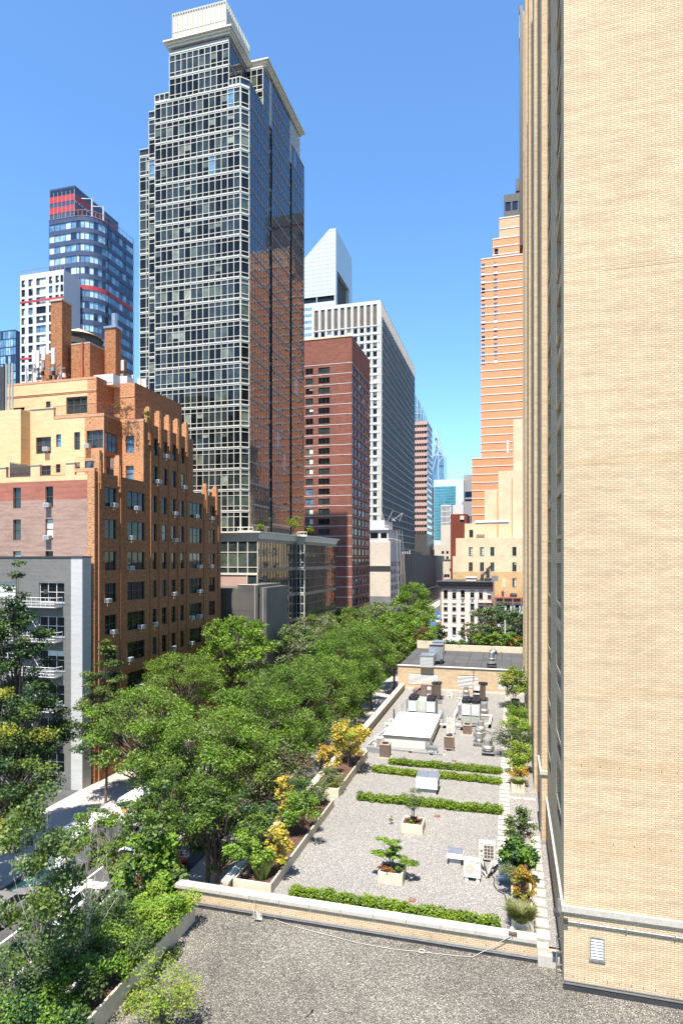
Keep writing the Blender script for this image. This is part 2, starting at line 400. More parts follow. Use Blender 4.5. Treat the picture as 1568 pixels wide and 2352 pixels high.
def wmesh(w, h, style, fr, var, sill):
    key = (round(w, 2), round(h, 2), style, fr, var, sill)
    if key in WCACHE: return WCACHE[key]
    f = MB(); g = MB(); s = None; t = .055; x0, x1 = -w/2, w/2; D = .08
    f.box(x0, x0+t, -D, .0, 0, h, fr); f.box(x1-t, x1, -D, 0, 0, h, fr); f.box(x0+t, x1-t, -D, 0, 0, t, fr); f.box(x0+t, x1-t, -D, 0, h-t, h, fr)
    def v(x, a=t, b=h-t, e=.045): f.box(x-e/2, x+e/2, -D+.005, -.003, a, b, fr)
    def hz(z, a=x0+t, b=x1-t, e=.05): f.box(a, b, -D+.01, -.006, z-e/2, z+e/2, fr)
    nm = {'dh': 1, 'dh2': 2, 'dh3': 3, 'slide': 2, 'slide3': 3, 'fix': 1, 'fix2': 2, 'cell': 2, 'dh6': 2}[style]
    cols = [x0+w*i/nm for i in range(nm+1)]
    if style == 'slide3': cols = [x0, x0+w*.28, x0+w*.64, x1]
    for x in cols[1:-1]: v(x, e=.07)
    if style.startswith('dh'): hz(h*.52)
    if style == 'dh6':
        hz(h*.27, e=.025); hz(h*.76, e=.025)
    if style == 'cell': hz(h*.3); hz(h*.78)
    rnd = random.Random(var*77+3)
    gl = {0: 'glass_dark', 1: 'glass_mid', 2: 'glass_dark', 3: 'glass_green', 4: 'glass_dark', 5: 'glass_mid', 6: 'glass_blue', 7: 'glass_dark'}[var % 8]
    for i in range(nm):
        a, b = cols[i], cols[i+1]
        fill = {0: 0, 1: .0, 2: .5, 3: .9, 4: .28, 5: .52, 6: .0, 7: rnd.choice([0, .9])}[var % 8]
        if nm > 1 and rnd.random() < .4: fill = 0
        zc = h*(1-fill)
        if fill: g.poly([(a, -.02, zc), (b, -.02, zc), (b, -.02, h), (a, -.02, h)], 'blind' if var != 5 else 'blind_bright')
        g.poly([(a, -.02, 0), (b, -.02, 0), (b, -.02, zc), (a, -.02, zc)], gl)
    if sill:
        s = MB(); s.box(x0-.08, x1+.08, -D-.16, .0, -.12, -.003, sill)
        if sill == 'mauve_trim': s.box(x0-.1, x1+.1, -D-.16, 0, h+.003, h+.16, sill)
    r = (f.mesh('window'), g.mesh('pane'), s.mesh('sill') if s else None); WCACHE[key] = r; return r
class Wins:
    def __init__(s, root, depth): s.root = root; s.depth = depth; s.l = []
    def add(s, face, pl, op, style, fr='frame_dark', sill=None, p=None, depth=None):
        v = random.choices(range(8), p or (6, 4, 3, 2, 2, 1, 0, 1))[0]
        s.l.append((face, pl, op, style, fr, sill, v, depth or s.depth))
    def done(s, limit=100):
        def key(w):
            q = FP(w[0], w[1], (w[2][0]+w[2][1])/2, 0, w[2][2]); d = dep(q[0], q[1])
            pxx = PX0+F*(q[0]*CS+q[1]*SN)/d; pyy = PY0-F*(q[2]-CAMZ)/d
            out = 0 if (-20 < pxx < 1590 and -20 < pyy < 2370 and q[2] > 4) else 1
            return (out, d)
        s.l.sort(key=key); og = ORG.get(s.root.name, (0, 0, 0)); rest = MB()
        for n, (face, pl, op, style, fr, sill, v, dp) in enumerate(s.l):
            a = (op[0]+op[1])/2; q = FP(face, pl, a, -dp, op[2]); f, g, si = wmesh(op[1]-op[0], op[3]-op[2], style, fr, v, sill)
            if n < limit:
                o = bpy.data.objects.new('window', f); C.objects.link(o); o.parent = s.root
                o.location = (q[0]-og[0], q[1]-og[1], q[2]-og[2]); o.rotation_euler = (0, 0, FROT[face])
                for nm, me in (('pane', g), ('sill', si)):
                    if me: c = bpy.data.objects.new(nm, me); C.objects.link(c); c.parent = o
            else:
                ca, sa = math.cos(FROT[face]), math.sin(FROT[face])
                for me in (f, g, si):
                    if not me: continue
                    b = len(rest.v); names = [m.name for m in me.materials]
                    for vv in me.vertices: rest.v.append((q[0]+vv.co.x*ca-vv.co.y*sa, q[1]+vv.co.x*sa+vv.co.y*ca, q[2]+vv.co.z))
                    for pg in me.polygons: rest.f.append(tuple(b+i for i in pg.vertices)); rest.m.append(rest.mi(names[pg.material_index]))
        if rest.f: tag(rest.build('further_windows', s.root), kind='stuff')
def rail(mb, pts, h, m, sp=.12, r=.012, base=.08):
    for i in range(len(pts)-1):
        a, b = Vector(pts[i]), Vector(pts[i+1]); L = (b-a).length; n = max(2, int(L/sp))
        for z in (base, h): mb.tube([a+Vector((0, 0, z)), b+Vector((0, 0, z))], r*1.5, m, 4)
        for k in range(n+1):
            p = a.lerp(b, k/n); mb.tube([p+Vector((0, 0, base)), p+Vector((0, 0, h))], r, m, 3)

# ---------------------------------------------------------------- ground
g = MB(); g.poly([(-4000, -600, -.02), (4000, -600, -.02), (4000, 7000, -.02), (-4000, 7000, -.02)], 'asphalt'); tag(g.build('ground'), kind='structure')
g = MB(); g.poly([(-33, -60, 0), (-22.5, -60, 0), (-22.5, 420, 0), (-33, 420, 0)], 'asphalt'); tag(g.build('road'), kind='structure')
g = MB(); g.box(-40.2, -33.6, -60, 420, -.01, .15, 'sidewalk'); g.box(-33.6, -33.4, -60, 420, -.01, .152, 'curb'); tag(g.build('pavement'), kind='structure')
g = MB(); g.box(-22, -12.9, 25.8, 150, -.01, .15, 'sidewalk'); g.box(-22, -15, -60, 25.8, -.01, .15, 'sidewalk'); g.box(-22.2, -22, -60, 150, -.01, .152, 'curb'); tag(g.build('pavement'), kind='structure')
g = MB()
g.box(-28.86, -28.72, -60, 400, .002, .006, 'paint_white'); g.box(-25.9, -25.76, -60, 400, .002, .006, 'paint_white')
g.box(-32.9, -31.6, 20, 140, .002, .005, 'bike_green')
g.box(-31.55, -31.4, 20, 140, .002, .007, 'paint_white')
tag(g.build('road_marking'), kind='structure')

# ---------------------------------------------------------------- the beige apartment tower on the right
def beige_tower():
    X0, YF, ZT = 1.90, 24.4, 87.5
    t = thing('apartment_tower', 'tall cream brick apartment tower filling the right edge, its near wall almost blank', 'apartment tower', (2, 24.4, 0))
    W = Wins(t, .25); m = MB(); fl = 2.77
    ops = []
    for k in range(-6, 9):
        z = 22.95+k*2.73
        if k >= 4: ops.append((5.95, 8.1, z+3.3, z+5.0))
        if k >= -5: ops.append((12.5, 14.3, z, z+1.7))
    facade(m, 'S', YF, X0, 32, 6.5, ZT, ops, .22, 'beige_brick')
    for o in ops: W.add('S', YF, o, 'slide', 'frame_white', 'coping_stone', (0, 0, 0, 4, 0, 3, 0, 0))
    lo = 6.6
    piers = [(35.2, 37.9), (43.0, 46.0), (54.3, 57.5), (66, 69), (76, 79)]
    ops = []; sk = []; ys = [(25.7, 28.2), (32.3, 34.6), (38.4, 40.3), (41.0, 42.7), (46.6, 48.6), (51, 53.4), (58.2, 60.2), (63, 65.4), (69.6, 71.2), (73.8, 75.6)]
    k = -5
    for k in range(-4, 23):
        z = 23.5+fl*k
        for a, b in ys: ops.append((a, b, z, z+1.62)); sk.append((a, b, z-.72, z-.14))
    facade(m, 'W', X0, YF, 79, 6.5, ZT, ops+sk, .3, 'beige_brick', back='granite_wall')
    for o in ops: W.add('W', X0, o, 'dh2', 'frame_dark', 'white_metal', (9, 3, 1, 0, 1, 0, 0, 0), .26)
    m.poly([(X0, 79, 6.5), (32, 79, 6.5), (32, 79, ZT), (X0, 79, ZT)], 'beige_brick'); m.poly([(32, YF, 6.5), (32, 79, 6.5), (32, 79, ZT), (32, YF, ZT)], 'beige_brick')
    m.poly([(X0, YF, ZT), (32, YF, ZT), (32, 79, ZT), (X0, 79, ZT)], 'concrete')
    m.build('wall', t)
    for a, b in piers:
        p = MB(); xl = 1.60 if a < 40 else (1.48 if a < 50 else (1.44 if a < 60 else 1.40)); p.box(xl, X0+.02, a, b, 7.1, ZT-.3, 'beige_brick'); p.build('pier', t)
    c = MB()
    c.fbox('S', YF, X0-.09, 32, 0, .09, 9.42, 9.64, 'coping_stone'); c.fbox('W', X0, YF, 35.2, 0, .09, 9.42, 9.64, 'coping_stone')
    c.fbox('S', 35.2, 1.52, X0, 0, .09, 10.85, 11.05, 'coping_stone'); c.fbox('W', 1.60, 35.2, 37.95, 0, .09, 10.85, 11.05, 'coping_stone')
    c.fbox('W', X0, 37.95, 43, 0, .09, 10.85, 11.05, 'coping_stone')
    c.build('ledge', t)
    c = MB(); c.fbox('S', YF, X0-.03, 32, 0, .03, 6.50, 6.74, 'black_flash'); c.fbox('S', YF, X0-.03, 32, 0, .055, 6.743, 6.80, 'alu'); c.fbox('S', YF, X0, 32, 0, .045, 6.84, 6.87, 'alu')
    c.fbox('S', 35.2, 1.6, X0, 0, .05, 7.11, 7.25, 'alu'); c.build('flashing', t)
    c = MB(); c.tube([(X0+.05, YF-.05, 9.06), (32, YF-.05, 9.02)], .028, 'galv', 6)
    for x in (2.4, 4.0, 5.6): c.box(x, x+.05, YF-.09, YF, 9.02, 9.11, 'galv')
    c.box(X0-.02, X0+.14, YF-.13, YF-.003, 9.0, 9.16, 'dark_metal'); c.build('conduit', t)
    c = MB(); c.box(1.70, 1.80, 24.6, 24.7, 9.2, 9.7, 'galv'); c.box(1.55, 1.75, 24.5, 24.85, 9.1, 9.25, 'dark_metal'); c.box(1.72, 1.9, 24.62, 24.68, 9.3, 9.36, 'galv'); c.build('flood_light', t)
    v = MB(); a, b, z0, z1 = 2.80, 3.30, 7.80, 8.60
    v.fbox('S', YF, a, a+.04, 0, .03, z0, z1, 'galv'); v.fbox('S', YF, b-.04, b, 0, .03, z0, z1, 'galv'); v.fbox('S', YF, a+.04, b-.04, 0, .03, z1-.04, z1, 'galv'); v.fbox('S', YF, a-.03, b+.03, 0, .06, z0-.05, z0, 'galv')
    v.fbox('S', YF, a+.04, b-.04, .001, .004, z0, z1-.04, 'black')
    for i in range(7):
        z = z0+.02+i*.107; v.poly([(a+.04, YF-.035, z), (b-.04, YF-.035, z), (b-.04, YF-.006, z+.075), (a+.04, YF-.006, z+.075)], 'white_metal')
    v.build('louvre', t)
    v = MB(); rp = random.Random(4)
    for zb, nrow in ((14.55, 9), (11.55, 15), (17.6, 3), (26.0, 4), (33.1, 3)):
        for r in range(nrow): a = X0+.004+(rp.uniform(0, 2.0) if r in (0, nrow-1) or rp.random() < .25 else 0); b = 32 if rp.random() < .8 else rp.uniform(3, 8); v.poly([(a, YF-.003, zb+r*.075), (max(b, a+.5), YF-.003, zb+r*.075), (max(b, a+.5), YF-.003, zb+r*.075+.074), (a, YF-.003, zb+r*.075+.074)], 'beige_brick_patch')
    v.build('patched_courses', t)
    v = MB()
    for z, xs in ((6.98, [2.2+i*.4 for i in range(12)]), (12.05, [2.9, 3.6, 4.3, 4.8, 5.5]), (14.85, [2.5, 3.15, 3.8, 4.5, 5.2, 5.7])):
        for x in xs: v.fbox('S', YF, x, x+.018, .001, .005, z, z+.07, 'black')
    v.build('weep_holes', t)
    v = MB(); v.box(1.02, 1.38, 76.8, 78.9, 60, 88.6, 'frame_dark'); v.box(.96, 1.0, 76.6, 79.1, 84.6, 87.4, 'glass_pale'); rail(v, [(1.0, 76.5, 87.5), (1.0, 79.1, 87.5)], 1.1, 'dark_metal', .3, .03); v.build('corner_balconies', t)
    v = MB()
    for q in ((1.55, 24.9), ): v.tube([(q[0]+.15, q[1]+.25, 6.55), (q[0]+.15, q[1]+.25, 8.0)], .02, 'galv', 5)
    for z in (6.9, 7.4, 7.9): v.box(1.68, 1.9, 25.13, 25.17, z, z+.03, 'galv')
    v.build('pipe', t)
    W.done()
beige_tower()

# ---------------------------------------------------------------- the podium building whose roofs we look down on
def podium():
    t = thing('podium_building', 'low beige brick building whose gravel roofs and parapets fill the foreground', 'building', (-5, 30, 0))
    b = MB(); b.box(-15, 30, -4, 25.75, 0, 6.4, 'beige_brick'); b.box(-12.9, 3, 25.75, 72.4, 0, 7.0, 'beige_brick'); b.build('wall', t)
    g = MB(); g.poly([(-14.9, -4, 6.5), (30, -4, 6.5), (30, 25.74, 6.5), (-14.9, 25.74, 6.5)], 'gravel_dark'); g.build('lower_roof', t)
    g = MB(); g.poly([(-12.88, 25.9, 7.1), (2, 25.9, 7.1), (2, 72.3, 7.1), (-12.88, 72.3, 7.1)], 'gravel_light'); g.build('upper_roof', t)
    w = MB(); w.box(-14.9, .98, 25.74, 26.06, 6.45, 7.24, 'beige_brick'); w.build('parapet', t)
    c = MB(); x = -15.05; i = 0
    while x < 1.0:
        l = 1.42 if i else .9; c.box(x, min(x+l, 1.0)-.012, 25.66, 26.14, 7.243, 7.42, 'coping_stone'); x += l; i += 1
    c.build('coping', t, bevel=.012)
    f = MB(); f.box(-15, 1.9, 25.66, 25.737, 6.46, 6.64, 'black_flash'); f.box(-15, 1.9, 25.64, 25.737, 6.643, 6.68, 'alu'); f.box(-15, 1.9, 25.69, 25.737, 6.70, 6.73, 'alu'); f.build('flashing', t)
    v = MB(); [v.box(-14.3+i*.74, -14.28+i*.74, 25.733, 25.739, 6.80, 6.87, 'black') for i in range(21)]; v.build('weep_holes', t)
    s = MB(); s.box(1.0, 1.45, 25.72, 26.12, 6.46, 7.12, 'coping_stone'); s.box(1.02, 1.88, 25.5, 25.72, 6.46, 6.95, 'coping_stone'); s.build('step', t, bevel=.015)
    # street side parapet of the upper roof, seen past the planters
    w = MB(); w.box(-12.88, -12.6, 26.2, 47.0, 6.9, 7.5, 'beige_brick'); w.box(-12.95, -12.55, 26.2, 47.0, 7.503, 7.6, 'coping_stone'); w.box(-12.5, -12.15, 47.0, 72.3, 6.9, 7.7, 'beige_brick'); w.box(-12.6, -12.05, 47.0, 72.3, 7.703, 7.85, 'coping_stone'); w.build('street_parapet', t)
    # raised far block with the dark deck
    w = MB(); ops = [(xat(1040, 72.4), xat(1110, 72.4), 7.75, 9.05), (xat(1147, 72.4), xat(1198, 72.4), 7.7, 9.1)]
    w2 = [(-11.6, -8.2, 7.9, 9.1), (-5.9, -3.6, 7.75, 9.15), (-1.35, 1.95, 7.8, 9.0)]
    facade(w, 'S', 72.4, -12.9, 8, 7.0, 9.95, w2, .12, 'beige_brick', back='black')
    w.box(-12.9, 3, 72.4, 90, 0, 9.85, 'beige_brick', top='dark_roof', skip='S'); w.build('upper_block', t)
    for a, bb, z0, z1 in w2:
        l = MB(); n = 9
        for i in range(n):
            z = z0+(z1-z0)*i/n; l.poly([(a, 72.37, z), (bb, 72.37, z), (bb, 72.42, z+(z1-z0)/n*.5), (a, 72.42, z+(z1-z0)/n*.5)], 'louvre_grey')
        l.build('louvre', t)
    d = MB(); d.poly([(-12.8, 72.9, 9.9), (3, 72.9, 9.9), (3, 86.3, 9.9), (-12.8, 86.3, 9.9)], 'deck_pavers'); d.build('deck', t)
    c = MB(); c.box(-12.95, 8, 72.3, 72.8, 9.96, 10.03, 'white_metal'); c.build('coping', t)
    c = MB(); c.fbox('S', 72.4, -12.1, 2.0, 0, .06, 7.32, 7.42, 'white_metal'); c.fbox('S', 72.4, -12.1, 2, 0, .10, 7.11, 7.3, 'concrete'); c.box(-4.15, -4.08, 72.33, 72.4, 7.4, 9.95, 'dark_metal'); c.box(1.0, 1.5, 72.38, 72.397, 8.2, 8.5, 'pale_panel'); c.box(-3.4, -2.7, 72.37, 72.397, 8.2, 8.5, 'galv'); c.build('wall_trim', t)
    c = MB(); c.box(-9.3, 4, 86.4, 86.7, 9.85, 10.7, 'planter_stone'); c.box(-12.9, -9.3, 88, 88.3, 9.85, 10.9, 'planter_stone'); c.build('deck_parapet', t)
    # drains
    for px, py in ((946, 2068), (1003.7, 1875), (1041.8, 1748)):
        x, y = at(px, py); l = MB(); l.lathe(x, y, [(.17, 7.104), (.17, 7.16), (.14, 7.17), (.12, 7.13)], 14, 'rust'); l.lathe(x, y, [(.11, 7.12), (.11, 7.185), (.05, 7.2)], 12, 'galv'); l.build('roof_drain', t)
podium()

# stepping stones
def stones():
    n = 0; base = None
    def st(x, y, wx, wy, lab, grp):
        nonlocal base
        if base is None:
            m = MB(); m.box(-.5, .5, -.5, .5, 0, .05, 'stone_slab'); base = m.mesh('stepping_stone')
        o = bpy.data.objects.new('stepping_stone', base); C.objects.link(o); o.location = (x, y, 7.104); o.scale = (wx, wy, 1); o.rotation_euler = (0, 0, random.uniform(-.012, .012)); tag(o, lab, 'paving stone', grp)
    y = 31.6
    while y < 68: st(-.40+random.uniform(-.01, .01), y, .62, .50, 'square pale slab of the long stepping stone path across the gravel', 'stepping stones of the long path'); y += .71
    y = 26.6
    while y < 36.3: st(1.26+random.uniform(-.02, .02)+(.0), y, .52, .62, 'square pale slab between the planter and the tower wall', 'stepping stones beside the tower'); y += .82
    x, y = at(1182, 1834); st(x, y, .75, .3, 'pale slab lying alone in gravel before the far planter, left one of two', 'loose slabs')
    x, y = at(1215, 1837); st(x, y, .75, .3, 'pale slab lying alone in gravel before the far planter, right one of two', 'loose slabs')
stones()

# ---------------------------------------------------------------- orange brick apartment house, left
def brick_house():
    t = thing('apartment_house', 'orange brick apartment house with stepped terraces, crenellated parapets and antennas on top', 'apartment building', (-45, 53, 0))
    W = Wins(t, .22); XE = -40.0; YS = 53.0; ZL = 31.3
    yy = lambda cx, X=XE: yat(cx/3, X)
    rows = [27.95-3.3*i for i in range(8)]
    pw = (14, 3, 1, 0, 1, 0, 0, 1)
    # lower block, east face
    m = MB(); ops = []
    spec = [(725, 805, 'dh2'), (880, 1000, 'dh3'), (1050, 1082, 'dh'), (1118, 1150, 'dh'), (1183, 1213, 'dh'), (1245, 1270, 'dh'), (1308, 1392, 'dh3'), (1440, 1483, 'dh2')]
    for c0, c1, s in spec:
        for i, z in enumerate(rows):
            o = (yy(c0), yy(c1), z, z+2.0); ops.append(o); W.add('E', XE, o, s, 'frame_dark', None, pw)
    yend = yy(1521)
    facade(m, 'E', XE, YS, yend, 0, ZL, ops, .25, 'orange_brick')
    # middle block (fins)
    y1, y2 = yy(990), yy(1332); ZM = 38.1; ops = []
    for c0, c1 in ((1058, 1090), (1126, 1156), (1188, 1216), (1250, 1274)):
        for z in (31.4, 34.65): o = (yy(c0), yy(c1), z, z+2.0); ops.append(o); W.add('E', XE, o, 'dh', 'frame_dark', None, pw)
    facade(m, 'E', XE, y1, y2, ZL, ZM, ops, .25, 'orange_brick')
    m.poly([(XE, y2, ZL), (-48, y2, ZL), (-48, y2, ZM), (XE, y2, ZM)], 'orange_brick')
    # south face of the lower block: purple brick with red band and quoin
    xl = -75; xq = xat(201, YS); xr = xat(172, YS)
    ops = []
    for c0, c1 in ((93, 146), (315, 368)):
        for i in range(8): z = rows[0]-.15-3.3*i; o = (xat(c0/3, YS), xat(c1/3, YS), z, z+2.15); ops.append(o); W.add('S', YS, o, 'dh', 'frame_bronze', None, (4, 3, 0, 3, 1, 0, 0, 0))
    for xx in (-66, -71):
        for i in range(8): z = rows[0]-.15-3.3*i; o = (xx, xx+1.1, z, z+2.15); ops.append(o); W.add('S', YS, o, 'dh', 'frame_bronze')
    facade(m, 'S', YS, xl, xq, 0, 30.5, ops, .22, 'purple_brick', zband=28.6, bmat='red_band_brick')
    m.poly([(xq, YS, 0), (XE, YS, 0), (XE, YS, 31.3), (xq, YS, 31.3)], 'quoin_brick')
    m.build('wall', t)
    # terrace parapet in yellow brick above the red band, with gaps for railings
    p = MB(); zt = zat(1071, -45, YS)
    for a, b, h in ((-75, xat(15, YS), 1.05), (xat(71, YS), xat(92, YS), 1.15), (xat(151, YS), xat(172, YS), 1.2)):
        p.box(a, b, YS-.003, YS+.3, 30.5, 31.0+h, 'yellow_brick'); p.box(a-.03, b+.03, YS-.06, YS+.34, 31.0+h+.003, 31.1+h, 'coping_stone')
    p.box(-75, xq-.003, YS-.002, YS+.3, 30.5, 31.0, 'yellow_brick')
    p.box(xat(172, YS), XE, YS-.004, YS+.3, 31.3, 31.65, 'terracotta')
    p.build('terrace_parapet', t)
    r = MB(); rail(r, [(xat(15, YS), YS+.1, 31.0), (xat(71, YS), YS+.1, 31.0)], 1.0, 'dark_metal'); rail(r, [(xat(92, YS), YS+.1, 31.0), (xat(151, YS), YS+.1, 31.0)], 1.0, 'dark_metal')
    rail(r, [(xat(172, YS), YS+.1, 31.65), (XE-.1, YS+.1, 31.65)], 1.1, 'dark_metal', .18); r.build('terrace_railing', t)
    f = MB(); x0, x1 = xat(17, YS), xat(70, YS)
    for i in range(34): x = x0+(x1-x0)*i/34; f.box(x, x+(x1-x0)/36, YS+.35, YS+.38, 31.0, 32.6+(.12 if i % 2 else 0)-.015*i, 'dark_brown')
    f.build('reed_screen', t)
    # floor of the lower block roof and body masses
    b = MB(); b.box(-75, XE-.02, YS+.02, yend-.02, 30.9, 31.05, 'terracotta')
    b.poly([(XE, yend, 0), (-75, yend, 0), (-75, yend, ZL), (XE, yend, ZL)], 'orange_brick'); b.build('lower_roof', t)
    # second tier: yellow south face with windows
    u = MB(); X2 = -42.8; Y2 = 58.3; Z2 = 38.2; ops = []
    def wz(c, Y=Y2, X=-45): return zat(849.3+c/3, X, Y)
    for c0, c1, za, zb, s in ((-60, 48, 575, 457, 'dh3'), (250, 353, 562, 445, 'dh2'), (388, 423, 520, 432, 'dh'), (513, 553, 548, 425, 'dh'),
                              (280, 352, 715, 645, 'dh2'), (386, 418, 700, 640, 'dh'), (520, 552, 695, 635, 'dh'), (585, 668, 695, 628, 'dh2')):
        o = (xat(c0/3, Y2), xat(c1/3, Y2), max(31.3, wz(za)), wz(zb)); ops.append(o); W.add('S', Y2, o, s, 'frame_bronze', None, (3, 4, 2, 1, 1, 1, 3, 0))
    xq2 = xat(585/3, Y2)
    facade(u, 'S', Y2, -75, xq2, 31, Z2, [o for o in ops if o[1] <= xq2+.01], .22, 'yellow_brick')
    o = (xq2+.25, X2-.12, wz(543), wz(420)); W.add('S', Y2, o, 'dh3', 'frame_bronze', None, (0, 3, 0, 0, 0, 0, 6, 0))
    facade(u, 'S', Y2, xq2, X2, 31, Z2, [o]+[q for q in ops if q[0] > xq2-.01], .22, 'quoin_brick')
    oe = (Y2+.12, yy(812, X2), wz(560), wz(430)); W.add('E', X2, oe, 'dh3', 'frame_bronze', None, (0, 3, 0, 0, 0, 0, 6, 0))
    oe2 = (Y2+.4, yy(800, X2), 31.4, 33.9); W.add('E', X2, oe2, 'dh2', 'frame_bronze', None, (0, 3, 0, 0, 0, 3, 1, 0))
    facade(u, 'E', X2, Y2, y1, 31, Z2, [oe, oe2], .22, 'orange_brick')
    ops = [(xat(868/3, y1), xat(926/3, y1), wz(572, y1, -41.5), wz(455, y1, -41.5)), (xat(868/3, y1), xat(922/3, y1), 31.4, wz(660, y1, -41.5))]
    for o in ops: W.add('S', y1, o, 'dh', 'frame_bronze', None, (0, 3, 1, 0, 0, 0, 5, 0))
    facade(u, 'S', y1, X2, XE, ZL, ZM, ops, .22, 'quoin_brick')
    u.box(-75, X2-.02, Y2+.02, y2-.02, 37.6, 37.8, 'terracotta'); u.box(X2, XE-.02, y1+.02, y2-.02, 37.6, 37.81, 'terracotta')
    u.poly([(-75, y2, 31), (X2, y2, 31), (X2, y2, 38), (-75, y2, 38)], 'orange_brick')
    u.build('upper_wall', t)
    p = MB()      # left bay standing forward, coping strips, terracotta coping
    p.box(-75, xat(145/3, 56.9), 56.9, Y2+.01, 31, zat(849.3+285/3, -56, 56.9), 'yellow_brick'); zc = zat(849.3+275/3, -52, Y2)
    p.box(xat(172/3, Y2), xat(372/3, Y2), Y2-.004, Y2+.3, 38.2, zc, 'yellow_brick'); p.box(xat(172/3, Y2), xat(376/3, Y2), Y2-.08, Y2+.34, zc, zc+.09, 'coping_stone')
    p.box(xat(376/3, Y2), X2+.03, Y2-.03, Y2+.3, 38.2, 38.5, 'terracotta'); p.box(X2-.3, X2+.03, Y2+.3, y1-.3, 38.2, 38.5, 'terracotta'); p.box(X2, XE+.02, y1-.03, y1+.3, 38.1, 38.4, 'terracotta')
    p.build('coping', t)
    r = MB(); rail(r, [(xat(376/3, Y2), Y2+.1, 38.5), (X2-.1, Y2+.1, 38.5), (X2-.1, y1, 38.5), (XE-.1, y1+.1, 38.4)], 1.15, 'dark_metal', .17, .016); r.build('roof_railing', t)
    # crenellated fins
    for X, cxs, zb, hh in ((XE, (1030, 1100, 1165, 1225, 1285), 36.2, 3.6), (XE, (690, 825), 30.2, 3.1), (XE, (1420, 1490), 29.4, 3.2)):
        for cx in cxs:
            y = yy(cx); f = MB(); f.box(X-.5, X+.16, y-.28, y+.28, zb, zb+hh, 'quoin_brick'); f.box(X-.36, X+.08, y-.2, y+.2, zb+hh, zb+hh+.22, 'quoin_brick'); f.box(X-.3, X+.26, y-.16, y+.16, zb-.6, zb+hh-.9, 'orange_brick')
            f.build('fin', t)
    # slim pilasters between the narrow windows
    for cx in (1040, 1100, 1166, 1229, 1290, 1408, 1505, 835):
        y = yy(cx); f = MB(); f.box(XE-.02, XE+.13, y-.17, y+.17, 0, (37.2 if 1030 < cx < 1320 else 30.6), 'orange_brick'); f.build('pilaster', t)
    w = MB(); w.tube([(XE+.08, yy(678), 0), (XE+.08, yy(678), 31.2)], .05, 'terracotta', 5); w.build('downpipe', t)
    # penthouse
    h = MB(); XA, YA, XB, YB, YC, Z3 = -48.4, 64.5, -45.4, 67.9, 79.4, 44.7
    def pz(c): return zat(849.3+c/3, -52, YA)
    ops = [(xat(76/3, YA), xat(172/3, YA), pz(335), pz(232)), (xat(318/3, YA), xat(350/3, YA), pz(265), pz(205)), (xat(458/3, YA), xat(603/3, YA), pz(305), pz(188))]
    for o, s in zip(ops, ('dh2', 'dh', 'fix2')): W.add('S', YA, o, 'dh3' if s == 'fix2' else s, 'frame_bronze', None, (3, 3, 1, 0, 0, 0, 1, 0))
    facade(h, 'S', YA, -75, xat(604/3, YA), 37.8, Z3, ops, .25, 'yellow_brick')
    h.poly([(xat(604/3, YA), YA, 37.8), (XA, YA, 37.8), (XA, YA, Z3), (xat(604/3, YA), YA, Z3)], 'quoin_brick')
    oe = (yat(722/3, XA), yat(760/3, XA), 38.6, 40.9); facade(h, 'E', XA, YA, YB, 37.8, Z3, [oe], .25, 'orange_brick'); W.add('E', XA, oe, 'dh', 'frame_dark')
    h.poly([(XA, YB, 37.8), (XB, YB, 37.8), (XB, YB, Z3), (XA, YB, Z3)], 'quoin_brick')
    ops = [(yat(980/3, XB), yat(1010/3, XB), 38.5, 41.0), (yat(1072/3, XB), yat(1100/3, XB), 38.5, 40.8)]
    for o in ops: W.add('E', XB, o, 'dh', 'frame_dark')
    facade(h, 'E', XB, YB, YC, 37.8, Z3, ops, .25, 'orange_brick')
    h.poly([(XB, YC, 37.8), (-75, YC, 37.8), (-75, YC, Z3), (XB, YC, Z3)], 'orange_brick'); h.box(-75, XB-.02, YB+.02, YC-.02, 44.1, 44.2, 'terracotta'); h.box(-75, XA-.02, YA+.02, YB, 44.1, 44.2, 'terracotta')
    h.fbox('S', YA, -75, XA, 0, .05, 42.9, 43.05, 'terracotta'); h.fbox('S', YA, -75, XA, 0, .09, 43.053, 43.15, 'yellow_brick'); h.fbox('S', YA, -75, XA+.02, 0, .03, Z3-.25, Z3+.02, 'terracotta')
    h.fbox('S', YB, XA, XB, 0, .05, 42.9, 43.05, 'terracotta')
    h.build('penthouse_wall', t)
    # stair bulkhead, tank house, chimneys
    def px2(px, py, Y): x = xat(px, Y); return x, zat(py, x, Y)
    Yc = 70.0
    x0, x1 = xat(117, Yc), xat(143, Yc); zt = zat(690, x1, Yc); c = MB(); yb = yat(165, x1); c.box(x0, x1, Yc, yb, 44.2, zt, 'orange_brick'); c.box(x0-.1, x1+.1, Yc-.1, yb+.1, zt, zt+.25, 'coping_stone'); c.build('chimney', t)
    Yc = 74.0; x0, x1 = xat(241, Yc), xat(266, Yc); zt = zat(752, x1, Yc); yb = yat(279, x1); c = MB(); c.box(x0, x1, Yc, yb, 44.2, zt, 'orange_brick'); c.box(x0-.12, x1+.12, Yc-.12, yb+.12, zt, zt+.3, 'galv'); ch = c.build('chimney', t)
    f = MB(); zf = zat(714, x1, Yc); f.lathe((x0+x1)/2, Yc+1.0, [(.42, zt+.3), (.42, zf)], 14, 'galv'); f.build('flue', ch)
    Yh = 71.0; x0, xm, x1 = xat(164, Yh), xat(190, Yh), xat(207, Yh); zt = zat(788, x1, Yh); c = MB(); c.box(x0, x1, Yh, yat(292, x1), 44.2, zt, 'orange_brick', top='terracotta')
    c.box(x0, x1+.04, Yh-.04, yat(292, x1)+.04, zt, zt+.15, 'coping_stone'); c.build('bulkhead', t)
